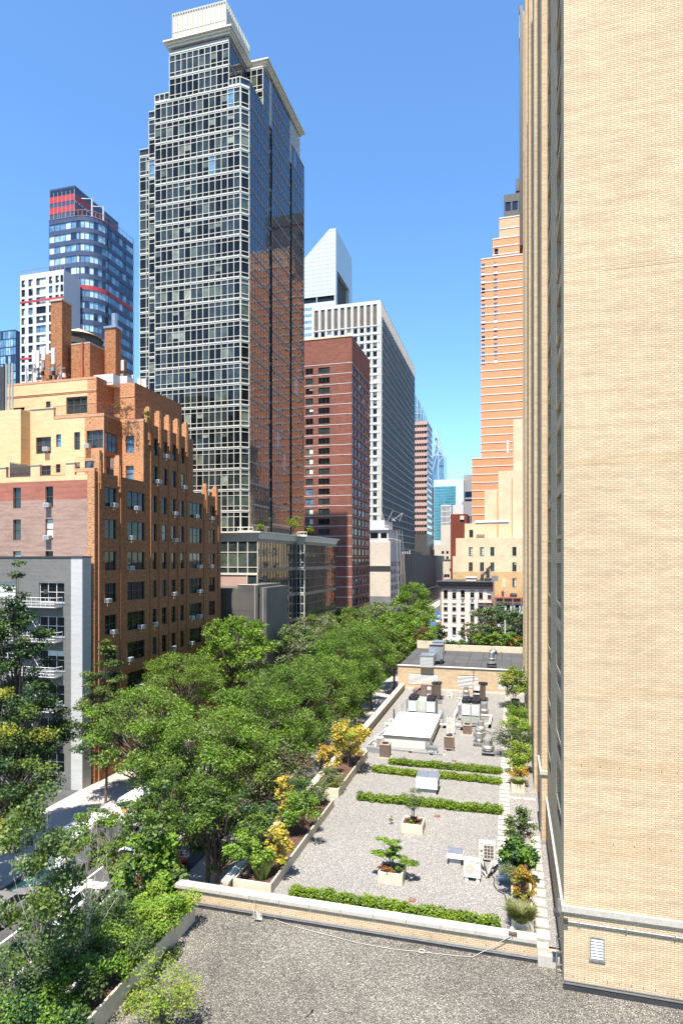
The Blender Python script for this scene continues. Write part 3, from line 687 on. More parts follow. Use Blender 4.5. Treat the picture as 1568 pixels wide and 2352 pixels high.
    c = MB(); xx = xat(188, Yh); c.box(xx, xx+.34, Yh-.14, Yh, 44.3, zt+.3, 'dark_metal'); c.box(xx+.08, xx+.26, Yh-.17, Yh-.14, 44.5, zt+.2, 'orange_cable'); c.build('cable_run', t)
    c = MB(); x0, x1 = xat(96, 70), xat(116, 70); c.box(x0, x1, 70, 73, 44.2, 50.2, 'orange_brick'); c.build('bulkhead', t)
    c = MB()
    for i, px in enumerate((17, 24, 31)): c.tube([(xat(px/1, 57.5)*1.0, 57.4, 37.9), (xat(px, 57.5), 57.4, 44.6)], .1, 'sage_metal', 8)
    c.box(-75, xat(12, 57.6), 57.5, 57.7, 38.2, 44.4, 'dark_metal'); c.build('riser_pipes', t)
    W.done()
    # water tank
    tk = thing('water_tank', 'dark wooden water tank with tan conical cap behind the brick chimney', 'water tank', (-59, 76, 44.2))
    x = xat(182, 77.5); r = 3.1*77.5/82+.35; z0, z1 = 47.6, zat(768, x, 75.5)
    m = MB(); m.lathe(x, 77.5, [(r*1.03, z0), (r, (z0+z1)/2), (r*.97, z1)], 28, 'wood_tank'); 
    for k in range(6): z = z0+.25+k*(z1-z0-.5)/5; m.lathe(x, 77.5, [(r*1.045-.01*k, z), (r*1.045-.01*k, z+.06)], 28, 'dark_metal')
    m.build('barrel', tk, smooth=False); m = MB(); m.lathe(x, 77.5, [(r*1.05, z1), (.15, z1+1.5)], 28, 'tank_roof'); m.build('roof', tk)
    m = MB(); [m.box(x+a*1.8-.12, x+a*1.8+.12, 77.5+b*1.8-.12, 77.5+b*1.8+.12, 44.2, z0, 'dark_metal') for a in (-1, 1) for b in (-1, 1)]; m.build('stand', tk)
    # antennas
    k = 0
    def antenna(px, py0, py1, Y, wpx=9, col='antenna_white', mast=True, zb=None, lab=''):
        x = xat(px, Y); za, zb_ = zat(py0, x, Y), zat(py1, x, Y); wd = wpx/F*dep(x, Y)
        a = thing('panel_antenna', lab, 'antenna', (x, Y, 44.2), 'panel antennas on the brick house roof')
        m = MB(); m.box(x-wd/2, x+wd/2, Y-.2, Y, zb_, za, col); m.build('panel', a, bevel=.04)
        m = MB(); m.tube([(x, Y+.12, zb_-1.2 if zb is None else zb), (x, Y+.12, za)], .05, 'antenna_grey', 6); m.box(x-.08, x+.08, Y, Y+.1, zb_+.3, zb_+.42, 'antenna_grey'); m.box(x-.08, x+.08, Y, Y+.1, za-.42, za-.3, 'antenna_grey'); m.build('mast', a)
        if mast: m = MB(); m.box(x-.25, x+.2, Y-.25, Y-.02, zb_-1.0, zb_-.45, 'antenna_grey'); m.build('radio_box', a)
    L = 'white panel antenna '
    for px, a, b, s in ((80, 805, 838, 'leftmost of the cluster left of the tall chimney'), (88.5, 806, 846, 'second from left in the cluster left of the tall chimney'), (102, 798, 828, 'shorter and third from left, above the coiled cables'), (124, 800, 837, 'on its own mast in front of the tall chimney')):
        antenna(px, a, b, 67.8, 9, lab=L+s)
    antenna(248, 808, 840, 75.5-1.0, 6, lab=L+'left of two below the short chimney'); antenna(267, 818, 850, 75.0, 7, lab=L+'right of two below the short chimney'); antenna(283, 828, 852, 74.6, 7, lab=L+'small one at the right end of the bulkhead')
    antenna(302, 862, 905, 78.6, 13, mast=False, lab=L+'very wide and flat on the front roof edge, left one'); antenna(321, 870, 902, 78.9, 9, mast=False, lab=L+'grey toned at the far roof corner, middle one', col='antenna_white'); antenna(332, 871, 915, 79.0, 12, mast=False, lab=L+'pale and tall at the far right roof corner')
    x0 = xat(62, 67.9); m = MB()
    for i in range(26):
        a = random.uniform(0, 6.2); z = random.uniform(44.6, 48.3); q = [(x0+i*.22+random.uniform(-.3, .3), 67.9+random.uniform(-.3, .4), z)]
        for j in range(4): q.append((q[-1][0]+random.uniform(.1, .5), q[-1][1]+random.uniform(-.15, .15), z-.5+random.uniform(-.5, .5)))
        m.tube(q, .035, 'black', 4)
    for i in range(7): xx = x0+i*.9; m.tube([(xx, 67.9, 44.3), (xx, 67.9, 48.0)], .06, 'antenna_grey', 5)
    m.tube([(x0, 67.9, 47.6), (x0+6, 67.9, 47.3)], .06, 'antenna_grey', 5)
    for i in range(11): xx = x0+1.8+i*.42; z = 45.2+random.uniform(0, 1.6); m.box(xx, xx+.3, 67.4, 67.7, z, z+.5, random.choice(['antenna_white', 'antenna_grey', 'black']))
    one('antenna_rack', m, 'tangle of cables, masts and grey radio boxes on the brick house roof', 'antenna rack', (x0+3, 68, 44.2))
    for px, py, wv, lab in ((238, 868, 2.8, 'white louvred rooftop unit at the front corner of the brick house roof'), (262, 872, 1.4, 'small pale cabinet under a pipe rack on the brick house roof'), (283, 872, 1.2, 'small white cabinet at the right of the pipe rack on the brick house roof')):
        x = xat(px, 68.5 if px > 250 else 66.5); Y = 68.5 if px > 250 else 66.5; m = MB(); m.box(x-wv/2, x+wv/2, Y, Y+1.4, 44.2, zat(py-8, x, Y), 'white_metal'); m.box(x-wv/2+.1, x+wv/2-.1, Y-.03, Y, 44.5, zat(py-3, x, Y), 'pale_panel'); m.box(x-wv/2+.1, x-wv/2+.3, Y+.3, Y+.8, zat(py-8, x, Y), zat(py-10, x, Y), 'galv')
        one('rooftop_unit', m, lab, 'rooftop unit', (x, Y, 44.2))
    # railing of plants on the second-tier terrace handled with the plants
    return spec, rows
BSPEC, BROWS = brick_house()

# window air conditioners of the brick house
def acs():
    m = MB(); m.box(-.33, .33, -.45, .1, 0, .42, 'white_metal'); m.box(-.28, .28, -.458, -.45, .05, .37, 'antenna_grey'); m.box(-.345, -.33, -.42, -.1, .06, .36, 'galv')
    m.box(-.25, -.21, -.3, -.26, -.35, 0, 'white_metal'); m.poly([(-.25, -.4, 0), (-.21, -.4, 0), (-.21, 0, -.42), (-.25, 0, -.42)], 'white_metal'); m.poly([(.21, -.4, 0), (.25, -.4, 0), (.25, 0, -.42), (.21, 0, -.42)], 'white_metal')
    me = m.mesh('window_air_conditioner')
    cn = ['first', 'second', 'third', 'fourth', 'fifth', 'sixth', 'seventh', 'eighth']
    yy = lambda cx: yat(cx/3, -40.0)
    L = []
    # (centre cx in the crop, row index; -1, -2 are the fin tier)
    for cx, r, c in ((780, 0, 0), (938, 0, 1), (900, 1, 1), (1200, 0, 4), (1200, 1, 4), (1348, 0, 6), (1453, 0, 7), (893, 2, 1), (1372, 2, 6), (1450, 2, 7), (735, 3, 0), (1193, 3, 4), (1370, 3, 6), (777, 4, 0), (967, 4, 1), (1058, 4, 2), (1316, 4, 6), (1368, 4, 6), (886, 5, 1), (1316, 5, 6), (1186, 5, 4), (960, 6, 1)):
        side = '' if (c, r) not in ((6, 4),) else (' left of a pair' if cx < 1350 else ' right of a pair')
        L.append(('E', -40.0, yy(cx), BROWS[r]+.02, 'air conditioner in brick side wall, %s column, %s row down%s' % (cn[c], cn[r], side)))
    L.append(('E', -40.0, yy(1140), 34.68, 'white air conditioner in the upper row of windows under the brick fins'))
    L.append(('E', -40.0, yy(1083), 31.43, 'white air conditioner in the leftmost window of the row below the fin tier'))
    L.append(('E', -40.0, yy(1262), 31.43, 'white air conditioner in the rightmost window of the row below the fin tier'))
    for cx, z, l in ((338, BROWS[0]-.12, 'white air conditioner high in the purple brick wall below the red band'), (338, BROWS[1]-.12, 'white air conditioner one floor lower in the purple brick wall')):
        L.append(('S', 53.0, xat(cx/3, 53), z, l))
    L.append(('S', 58.3, xat(329/3, 58.3), zat(849.3+560/3, -50, 58.3), 'white air conditioner with long bracket in the yellow brick wall'))
    L.append(('S', 58.3, xat(612/3, 58.3), zat(849.3+541/3, -45, 58.3), 'white air conditioner in the big corner window of the yellow tier'))
    for face, pl, a, z, lab in L:
        o = bpy.data.objects.new('window_air_conditioner', me); C.objects.link(o); o.location = FP(face, pl, a, 0, z); o.rotation_euler = (0, 0, FROT[face]); tag(o, lab, 'air conditioner', 'window air conditioners of the brick house')
acs()

# ---------------------------------------------------------------- brick building with fire escapes, shade of its left part painted in grey
def grey_building():
    YS = 52.2; XE = -40.1
    t = thing('apartment_house', 'pale grey brick apartment house with white fire escapes behind the ginkgo trees', 'apartment building', (-48, 52, 0))
    W = Wins(t, .2); m = MB(); xs = xat(178, YS); ops = []
    for i in range(6):
        za = zat(968.5+630.6-0+0, -45, YS)
        for c0, c1, s in ((272, 445, 'dh3'), (-70, 108, 'dh3')):
            z1 = zat(1241.3+290/3+i*38.7*2.0, -45, YS-.9) - .0; z0 = z1-1.95
            if z0 < .5: continue
            o = (xat(c0/3, YS-.9), xat(c1/3, YS-.9), z0, z1); ops.append(o); W.add('S', YS-.9, o, s, 'frame_white', 'grey_concrete', (3, 3, 2, 3, 2, 1, 0, 1))
    zt = zat(1281, -45, YS)
    facade(m, 'S', YS-.9, -75, xs, 0, zt, ops, .2, 'grey_brick_shaded')
    m.box(xs, XE, YS-.9, YS+.4, 0, zt, 'white_brick'); m.box(-75, xs, YS-.89, YS+.5, zt-.3, zt-.001, 'grey_brick_shaded', skip='S')
    m.build('wall', t)
    c = MB(); c.box(-75, XE+.05, YS-.97, YS+.5, zt, zt+.14, 'dark_metal'); c.box(xat(117, YS), xat(126, YS), YS-.95, YS-.9, zat(1363, -45, YS), zat(1354, -45, YS)+.05, 'dark_metal'); c.build('coping', t)
    f = MB(); xr, xl = xat(135, YS-1.5), xat(20, YS-1.5)
    for i in range(5):
        z = zat(1241.3+462/3+i*79, -45, YS-1.5)
        if z < 2: break
        f.box(xl, xr, YS-2.0, YS-.92, z, z+.05, 'galv'); rail(f, [(xr, YS-.95, z), (xr, YS-2.0, z), (xl, YS-2.0, z)], 1.0, 'white_metal', .5, .022); rail(f, [(xr, YS-.95, z+.3), (xr, YS-2.0, z+.3), (xl, YS-2.0, z+.3)], .35, 'white_metal', 3, .018)
        if i:
            for o in (0, .6): f.tube([(xr-1.2-.0, YS-1.9+o, z), (xr-3.6, YS-1.9+o, z+3.35)], .03, 'white_metal', 4)
            for q in range(11): f.box(xr-1.3-q*.22, xr-1.1-q*.22, YS-1.9, YS-1.3, z+.1+q*.3, z+.13+q*.3, 'galv')
    f.build('fire_escape', t)
    W.done()
grey_building()
# ---------------------------------------------------------------- curtain walls
def curtain(pan, mul, face, pl, a0, a1, z0, z1, bay, fl, glass, wts, fr='cream_trim', band=.42, tr=(.22, .78), mw=.10, out=.09, band_out=.16, zoff=0, full=True, hz=True):
    n = max(1, round((a1-a0)/bay)); A = [a0+(a1-a0)*i/n for i in range(n+1)]
    z = z1; P = lambda a, o, zz: FP(face, pl, a, o, zz)
    while z > z0+.5:
        b = max(z0, z-fl)
        mul.fbox(face, pl, a0, a1, 0, band_out, z-band*.45, z, fr); mul.fbox(face, pl, a0, a1, 0, band_out*.6, z-band, z-band*.45, fr)
        g0, g1 = b, z-band
        for i in range(n):
            gm = random.choices(glass, wts)[0]; zt = g0+(g1-g0)*tr[1]; zb = g0+(g1-g0)*tr[0]
            if gm in ('glass_green', 'glass_blind', 'glass_curtain', 'glass_pale'):
                if random.random() < .3: zb = zt-(zt-zb)*random.uniform(.35, .7)
                base = glass[0]
                for q0, q1, mm in ((g0, zb, base), (zb, zt, gm), (zt, g1, base)): pan.poly([P(A[i], 0, q0), P(A[i+1], 0, q0), P(A[i+1], 0, q1), P(A[i], 0, q1)], mm)
            else: pan.poly([P(A[i], 0, g0), P(A[i+1], 0, g0), P(A[i+1], 0, g1), P(A[i], 0, g1)], gm)
        if hz:
            for tt in tr: zz = g0+(g1-g0)*tt; mul.fbox(face, pl, a0, a1, 0, out*.8, zz-mw*.4, zz+mw*.4, fr)
        for a in A: mul.fbox(face, pl, a-mw/2, a+mw/2, .002, out, b, z-band, fr)
        z = b
def glass_tower():
    t = thing('glass_tower', 'tallest tower, cream framed window grid on its front and dark reflecting glass on its side', 'skyscraper', (-50, 96, 0))
    YF, XE = 95.6, -42.6; fl = 3.57; zb = 27
    GF = ['glass_dark', 'glass_mid', 'glass_green', 'glass_blind', 'glass_curtain', 'glass_blue']; WF = (10, 9, 3, 1.2, 1.4, .4)
    GS = ['glass_side', 'glass_side_dark', 'glass_blue']; WS = (12, 3, .15)
    def unit(name, boxes):
        for (pan, mul, nm) in boxes: pan.build('glazing', t); mul.build('mullions', t)
    xa, xb, xc = xat(357, YF), xat(552, YF), xat(390, YF); Zs = 103.5; Zt = 111.7
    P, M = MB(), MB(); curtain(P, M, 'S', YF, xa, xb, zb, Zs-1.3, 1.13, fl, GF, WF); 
    # terrace parapets on the setbacks
    for a, b in ((xa, xc), (xat(526, YF), xb)): M.fbox('S', YF, a, b, 0, .16, Zs-1.3, Zs-1.15, 'cream_trim'); M.fbox('S', YF, a, b, 0, .16, Zs-.12, Zs, 'cream_trim'); P.poly([(a, YF, Zs-1.2), (b, YF, Zs-1.2), (b, YF, Zs), (a, YF, Zs)], 'glass_mid'); [M.fbox('S', YF, a+(b-a)*i/3-.06, a+(b-a)*i/3+.06, 0, .14, Zs-1.2, Zs, 'cream_trim') for i in range(4)]
    xt = xat(526, YF); curtain(P, M, 'S', YF, xc, xt, Zs-1.3, Zt-1.6, 1.13, 4.05, GF, WF, tr=(.2, .72))
    unit('front', [(P, M, '')])
    # chamfered corner (box stands a little back from both faces, panes on the diagonal)
    x1, y1 = xb, YF; x2, y2 = XE, YF+(XE-xb); P, M = MB(), MB(); z = Zs-1.3
    dv = Vector((x2-x1, y2-y1, 0)); nn = Vector((dv.y, -dv.x, 0)).normalized()
    def D(s, o, zz): p = Vector((x1, y1, 0))+dv*s+nn*o; return (p.x, p.y, zz)
    def dbox(s0, s1, o, z0, z1, m): M.poly([D(s0, o, z0), D(s1, o, z0), D(s1, o, z1), D(s0, o, z1)], m); M.poly([D(s0, 0, z1), D(s0, o, z1), D(s1, o, z1), D(s1, 0, z1)], m); M.poly([D(s0, 0, z0), D(s1, 0, z0), D(s1, o, z0), D(s0, o, z0)], m); M.poly([D(s0, 0, z0), D(s0, o, z0), D(s0, o, z1), D(s0, 0, z1)], m); M.poly([D(s1, 0, z0), D(s1, o, z0), D(s1, o, z1), D(s1, 0, z1)], m)
    while z > zb:
        b = z-fl; gm = random.choices(GF, (12, 6, 3, 1, 2, 0))[0]
        P.poly([D(0, 0, b), D(1, 0, b), D(1, 0, z), D(0, 0, z)], gm); dbox(0, 1, .16, z-.2, z, 'cream_trim'); dbox(0, 1, .1, z-.42, z-.2, 'cream_trim')
        for tt in (.22, .78): zz = b+(fl-.42)*tt; dbox(0, 1, .08, zz-.05, zz+.05, 'cream_trim')
        for s in (0, .92): dbox(s, s+.08, .12, b, z-.42, 'cream_trim')
        z = b
    P.poly([D(0, 0, Zs-1.2), D(1, 0, Zs-1.2), D(1, 0, Zs), D(0, 0, Zs)], 'glass_side'); dbox(0, 1, .16, Zs-.14, Zs, 'cream_trim'); dbox(0, 1, .16, Zs-1.3, Zs-1.15, 'cream_trim')
    P.build('glazing', t); M.build('mullions', t)
    # east side: three planes divided by recessed slots
    ys = [y2, yat(618, XE), yat(625, XE), yat(665, XE), yat(670, XE), yat(698, XE)]; yu0, yu1 = yat(604, XE), yat(689, XE)
    tops = [Zs, Zs, Zt, Zt, Zt, Zt]
    for i in (0, 2, 4):
        P, M = MB(), MB(); a, b = ys[i], ys[i+1]; zt = {0: Zs, 2: Zt-.4, 4: 106.4}[i]
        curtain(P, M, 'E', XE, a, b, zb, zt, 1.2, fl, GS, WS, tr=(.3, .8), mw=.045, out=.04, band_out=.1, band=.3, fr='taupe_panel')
        P.build('glazing', t); M.build('mullions', t)
    for a, b in ((ys[1], ys[2]), (ys[3], ys[4])):
        P, M = MB(), MB(); curtain(P, M, 'E', XE-.4, a, b, zb, Zt-10, 1.1, fl, ['glass_side_dark', 'glass_mid', 'glass_blue'], (3, 3, 1), mw=.09, out=.06, fr='grey_concrete', band=.5); P.build('slot_glazing', t); M.build('slot_mullions', t)
    # tall block behind the front one
    yb = yu0; xl = xat(565, yb); P, M = MB(), MB(); curtain(P, M, 'S', yb, xl-8, XE, Zs-2, Zt-1.2, 1.15, 4.05, GF, WF, tr=(.2, .72)); P.build('glazing', t); M.build('mullions', t)
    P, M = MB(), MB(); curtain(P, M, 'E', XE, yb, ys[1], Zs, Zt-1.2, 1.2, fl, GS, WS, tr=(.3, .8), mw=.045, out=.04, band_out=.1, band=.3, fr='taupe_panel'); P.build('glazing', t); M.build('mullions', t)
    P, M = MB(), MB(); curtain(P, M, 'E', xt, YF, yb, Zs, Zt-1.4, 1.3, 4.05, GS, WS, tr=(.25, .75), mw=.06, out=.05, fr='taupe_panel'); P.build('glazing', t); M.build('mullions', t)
    # west wings stepping back
    for a, b, yw, zt in ((xat(322, 99.5), xat(352, 99.5), 99.5, 97.5), (xat(343, 98.2), xat(357, 98.2), 98.2, 103.0)):
        P, M = MB(), MB(); curtain(P, M, 'S', yw, a, b, zb, zt-1.2, 1.13, fl, GF, WF, zoff=0); P.poly([(a, yw, zt-1.2), (b, yw, zt-1.2), (b, yw, zt), (a, yw, zt)], 'glass_mid')
        M.fbox('S', yw, a, b, 0, .15, zt-.12, zt, 'cream_trim'); P.build('glazing', t); M.build('mullions', t)
    P, M = MB(), MB(); curtain(P, M, 'W', xa, YF, 99, zb, Zs-1.2, 1.2, fl, GF, WF); P.build('glazing', t); M.build('mullions', t)
    k = MB(); k.box(xa+.05, xb, YF+.06, 125, 26, Zs-1.22, 'grey_concrete'); k.box(xb-1, XE-.5, y2+.1, ys[5], 26, Zs-1.2, 'dark_panel'); k.box(xc+.05, xt-.05, YF+.06, 118, Zs-1.2, Zt-1, 'grey_concrete'); k.box(xl-8, XE-.05, yb+.06, yu1, Zs-1.2, Zt-1, 'grey_concrete')
    k.box(xat(322, 99.5)+.05, xa, 99.56, 120, 26, 96.3, 'grey_concrete'); k.box(XE-8, XE-.05, yu1, ys[5], Zs-2, 106.2, 'grey_concrete'); k.build('core', t)
    # cornices
    c = MB()
    def cornice(x0, x1, y0, y1, z):
        c.box(x0-.25, x1+.25, y0-.25, y1+.25, z-1.0, z-.62, 'cream_trim'); c.box(x0-.5, x1+.5, y0-.5, y1+.5, z-.62, z-.25, 'cream_trim'); c.box(x0-.85, x1+.85, y0-.85, y1+.85, z-.25, z, 'cream_trim')
    cornice(xc, xt, YF, yb, Zt+.3); cornice(xl-7, XE, yb+1.2, yu1, Zt+.6); c.build('cornice', t)
    # louvred machine room
    m = MB(); x0, x1 = xat(397, 96.6), xat(519, 96.6); y0, y1, z0, z1 = 96.6, 106.2, Zt+.2, 118.0; m.box(x0, x1, y0, y1, z0, z1, 'mech_panel')
    n = 21
    for i in range(n+1): x = x0+(x1-x0)*i/n; m.box(x-.05, x+.05, y0-.12, y0, z0, z1, 'mech_panel'); 
    for i in range(n): x = x0+(x1-x0)*(i+.3)/n; m.box(x, x+.22, y0-.06, y0-.003, z1-.5, z1-.25, 'dark_metal')
    for i in range(17): y = y0+(y1-y0)*i/16; m.box(x1, x1+.12, y-.06, y+.06, z0, z1, 'mech_panel')
    m.box(x0, x1, y0-.03, y0, (z0+z1)/2-.4, (z0+z1)/2-.36, 'dark_metal')
    m.build('machine_room', t)
glass_tower()
def glass_podium():
    t = thing('glass_office', 'low glass and pink stone podium with cornice at the foot of the tallest tower', 'building', (-45, 94, 0))
    X = -40.0; YF = yat(592, X); Yb0, Yb1 = yat(681, X-.0), yat(705, X); Ye = yat(755, X); zt = 27.3; fl = 4.9
    xl = xat(480, YF); Z1 = zat(1228, X, YF); Z2 = zat(1316, X, YF)
    G = ['glass_side_dark', 'glass_side', 'glass_mid']; P, M = MB(), MB()
    curtain(P, M, 'S', YF, xl, X, Z2, Z1-.6, 1.75, Z1-.6-Z2+.02, ['glass_mid', 'glass_green'], (3, 1), fr='cream_trim', band=.5, tr=(.18, .66), mw=.14)
    z = Z2; xs = X-1.9
    while z > 2:
        M.fbox('S', YF, xl, X, 0, .14, z-.35, z, 'cream_trim'); M.box(xl, xs, YF-.02, YF, max(0, z-fl), z-.35, 'pink_stone')
        P.poly([(xs, YF, z-fl), (X, YF, z-fl), (X, YF, z), (xs, YF, z)], 'glass_mid'); M.fbox('S', YF, xs, xs+.12, .002, .12, z-fl, z-.35, 'cream_trim'); M.fbox('S', YF, X-.12, X, .002, .12, z-fl, z-.35, 'cream_trim'); M.fbox('S', YF, xs, X, .003, .1, z-fl+1.2, z-fl+1.32, 'cream_trim'); z -= fl
    P.build('glazing', t); M.build('mullions', t)
    P, M = MB(), MB(); curtain(P, M, 'E', X, YF, Yb0, 0, Z1-.6, 1.35, fl, ['glass_podium', 'glass_side_dark'], (5, 3), fr='bronze_trim', band=.6, tr=(.2, .62), mw=.09, out=.07, band_out=.15); P.build('glazing', t); M.build('mullions', t)
    P, M = MB(), MB(); Xb = X+1.6; curtain(P, M, 'S', Yb0, X, Xb, 0, Z1-.6, .9, fl, ['glass_mid', 'glass_green'], (3, 1), fr='cream_trim', band=.6, tr=(.2, .62), mw=.16); curtain(P, M, 'E', Xb, Yb0, Ye, 0, Z1-.6, 1.35, fl, ['glass_podium', 'glass_side_dark'], (5, 3), fr='bronze_trim', band=.6, tr=(.2, .62), mw=.09, out=.07); P.build('glazing', t); M.build('mullions', t)
    k = MB(); k.box(xl, X-.04, YF+.04, Ye, 0, zt-.4, 'dark_panel'); k.box(X-.04, Xb-.04, Yb0+.04, Ye, 0, zt-.4, 'dark_panel'); k.build('core', t)
    c = MB()
    for o, a, b in ((.2, Z1-.6, Z1-.15), (.4, Z1-.147, Z1+.3), (.75, Z1+.303, Z1+.55)):
        c.box(xl, X+o, YF-o, Yb0-o-.003, a, b, 'cream_trim'); c.box(xl, Xb+o, Yb0-o, Ye+o, a, b, 'cream_trim')
    c.build('cornice', t)
    r = MB(); rail(r, [(xat(545, YF), YF+.2, Z1+.55), (xat(580, YF), YF+.2, Z1+.55)], .7, 'white_metal', .8, .04); x = X+1; rail(r, [(X, Yb0+.5, Z1+.55), (Xb+.3, Yb0+.5, Z1+.55)], .7, 'white_metal', .5, .04); r.build('roof_railing', t)
    # flat granite wall in front
    w = thing('granite_building', 'windowless dark granite wall between the brick house and the glass podium', 'building', (-42, 84, 0))
    m = MB(); Y1 = 83.5; xx = [xat(500, Y1), xat(546, Y1), xat(592, Y1), xat(608, Y1)]; zz = [zat(1352, -42, Y1), zat(1343, -42, Y1), zat(1349, -42, Y1)]
    m.box(xx[0]-6, xx[1], Y1+.5, 93, 0, zz[0], 'granite_wall'); m.box(xx[1]+.002, xx[2], Y1, 93, 0, zz[1], 'granite_wall'); m.box(xx[2]+.002, xx[3], Y1+.7, 93, 0, zz[2], 'granite_wall')
    for z in range(3, 19, 3): m.box(xx[1], xx[2], Y1-.006, Y1-.002, z, z+.04, 'dark_panel')
    m.build('wall', w)
    m = MB(); [m.tube([(x, Y1+.6 if i else Y1-.1, 0), (x, Y1+.6 if i else Y1-.1, z)], .08, 'grey_concrete', 6) for i, (x, z) in enumerate(((xx[2]-.4, zz[1]), (xx[3]-.5, zz[2])))]; m.box(xx[2]-3, xx[2]+.05, Y1-.05, Y1+.1, zz[1], zz[1]+.12, 'cream_trim'); m.build('downpipe', w)
glass_podium()

def brown_tower():
    X = -40.0; YF = yat(808, X); YE = yat(849, X); ZT = 81.0; fl = 2.67; zp = zat(807, X, YF)
    t = thing('apartment_tower', 'dark red brick apartment tower with thin white floor lines', 'apartment tower', (-47, YF, 0))
    W = Wins(t, .15); m = MB(); xl = -62; ops = []
    c1, c2 = (xat(701.5, YF), xat(719, YF)), (xat(731, YF), xat(757, YF)); n = 27; z = zp-1.0
    zs = []
    for i in range(n):
        z0 = zat(852, X, YF)-fl*i; zs.append(z0)
        if z0 < 3: break
        for (a, b), s in ((c1, 'slide'), (c2, 'slide3')):
            o = (a, b, z0, z0+1.55); ops.append(o); W.add('S', YF, o, s, 'frame_dark', None, (3, 2, 2, 3, 1, 1, 1, 0) if s == 'slide' else (8, 3, 1, 0, 1, 0, 0, 0))
    ox = xat(690, YF)-2.4; 
    facade(m, 'S', YF, xl, X, 0, ZT, ops, .15, 'brown_brick')
    opsE = []; w = (YE-YF)
    for z0 in zs:
        if z0 < 3: break
        for f0, f1, s in ((.04, .12, 'fix'), (.16, .28, 'slide'), (.36, .48, 'slide'), (.56, .68, 'slide'), (.76, .84, 'fix'), (.87, .95, 'fix')):
            o = (YF+w*f0, YF+w*f1, z0, z0+1.6); opsE.append(o); W.add('E', X, o, s, 'frame_dark', None, (10, 3, 1, 1, 1, 1, 1, 0))
    facade(m, 'E', X, YF, YE, 0, ZT, opsE, .15, 'brown_brick')
    m.poly([(xl, YF, ZT), (X, YF, ZT), (X, YE, ZT), (xl, YE, ZT)], 'dark_roof'); m.poly([(xl, YE, 0), (X, YE, 0), (X, YE, ZT), (xl, YE, ZT)], 'brown_brick'); m.poly([(xl, YF, 0), (xl, YE, 0), (xl, YE, ZT), (xl, YF, ZT)], 'brown_brick')
    m.build('wall', t)
    b = MB()
    for z0 in zs:
        if z0 > 4: b.fbox('S', YF, xl, X, 0, .05, z0+2.2, z0+2.33, 'pale_panel'); b.fbox('E', X, YF, YE, 0, .05, z0+2.2, z0+2.33, 'grey_concrete')
    b.fbox('S', YF, xl, X+.06, 0, .12, ZT-.15, ZT+.08, 'tank_roof'); b.build('floor_bands', t)
    v = MB()
    for z0 in zs:
        if z0 > 3: v.fbox('S', YF, (c1[0]+c1[1])/2-.5, (c1[0]+c1[1])/2+.5, 0, .03, z0-.62, z0-.22, 'mauve_trim'); v.fbox('S', YF, c2[0]+.1, c2[0]+1.1, 0, .03, z0-.62, z0-.22, 'mauve_trim')
    v.build('vent_sleeves', t)
    v = MB(); v.fbox('S', YF, xl, X, .003, .5, 1.5, 4.6, 'grey_concrete'); v.fbox('E', X, YF, YE, .003, .5, 1.5, 4.6, 'grey_concrete'); v.build('shopfront_band', t)
    W.done()
brown_tower()

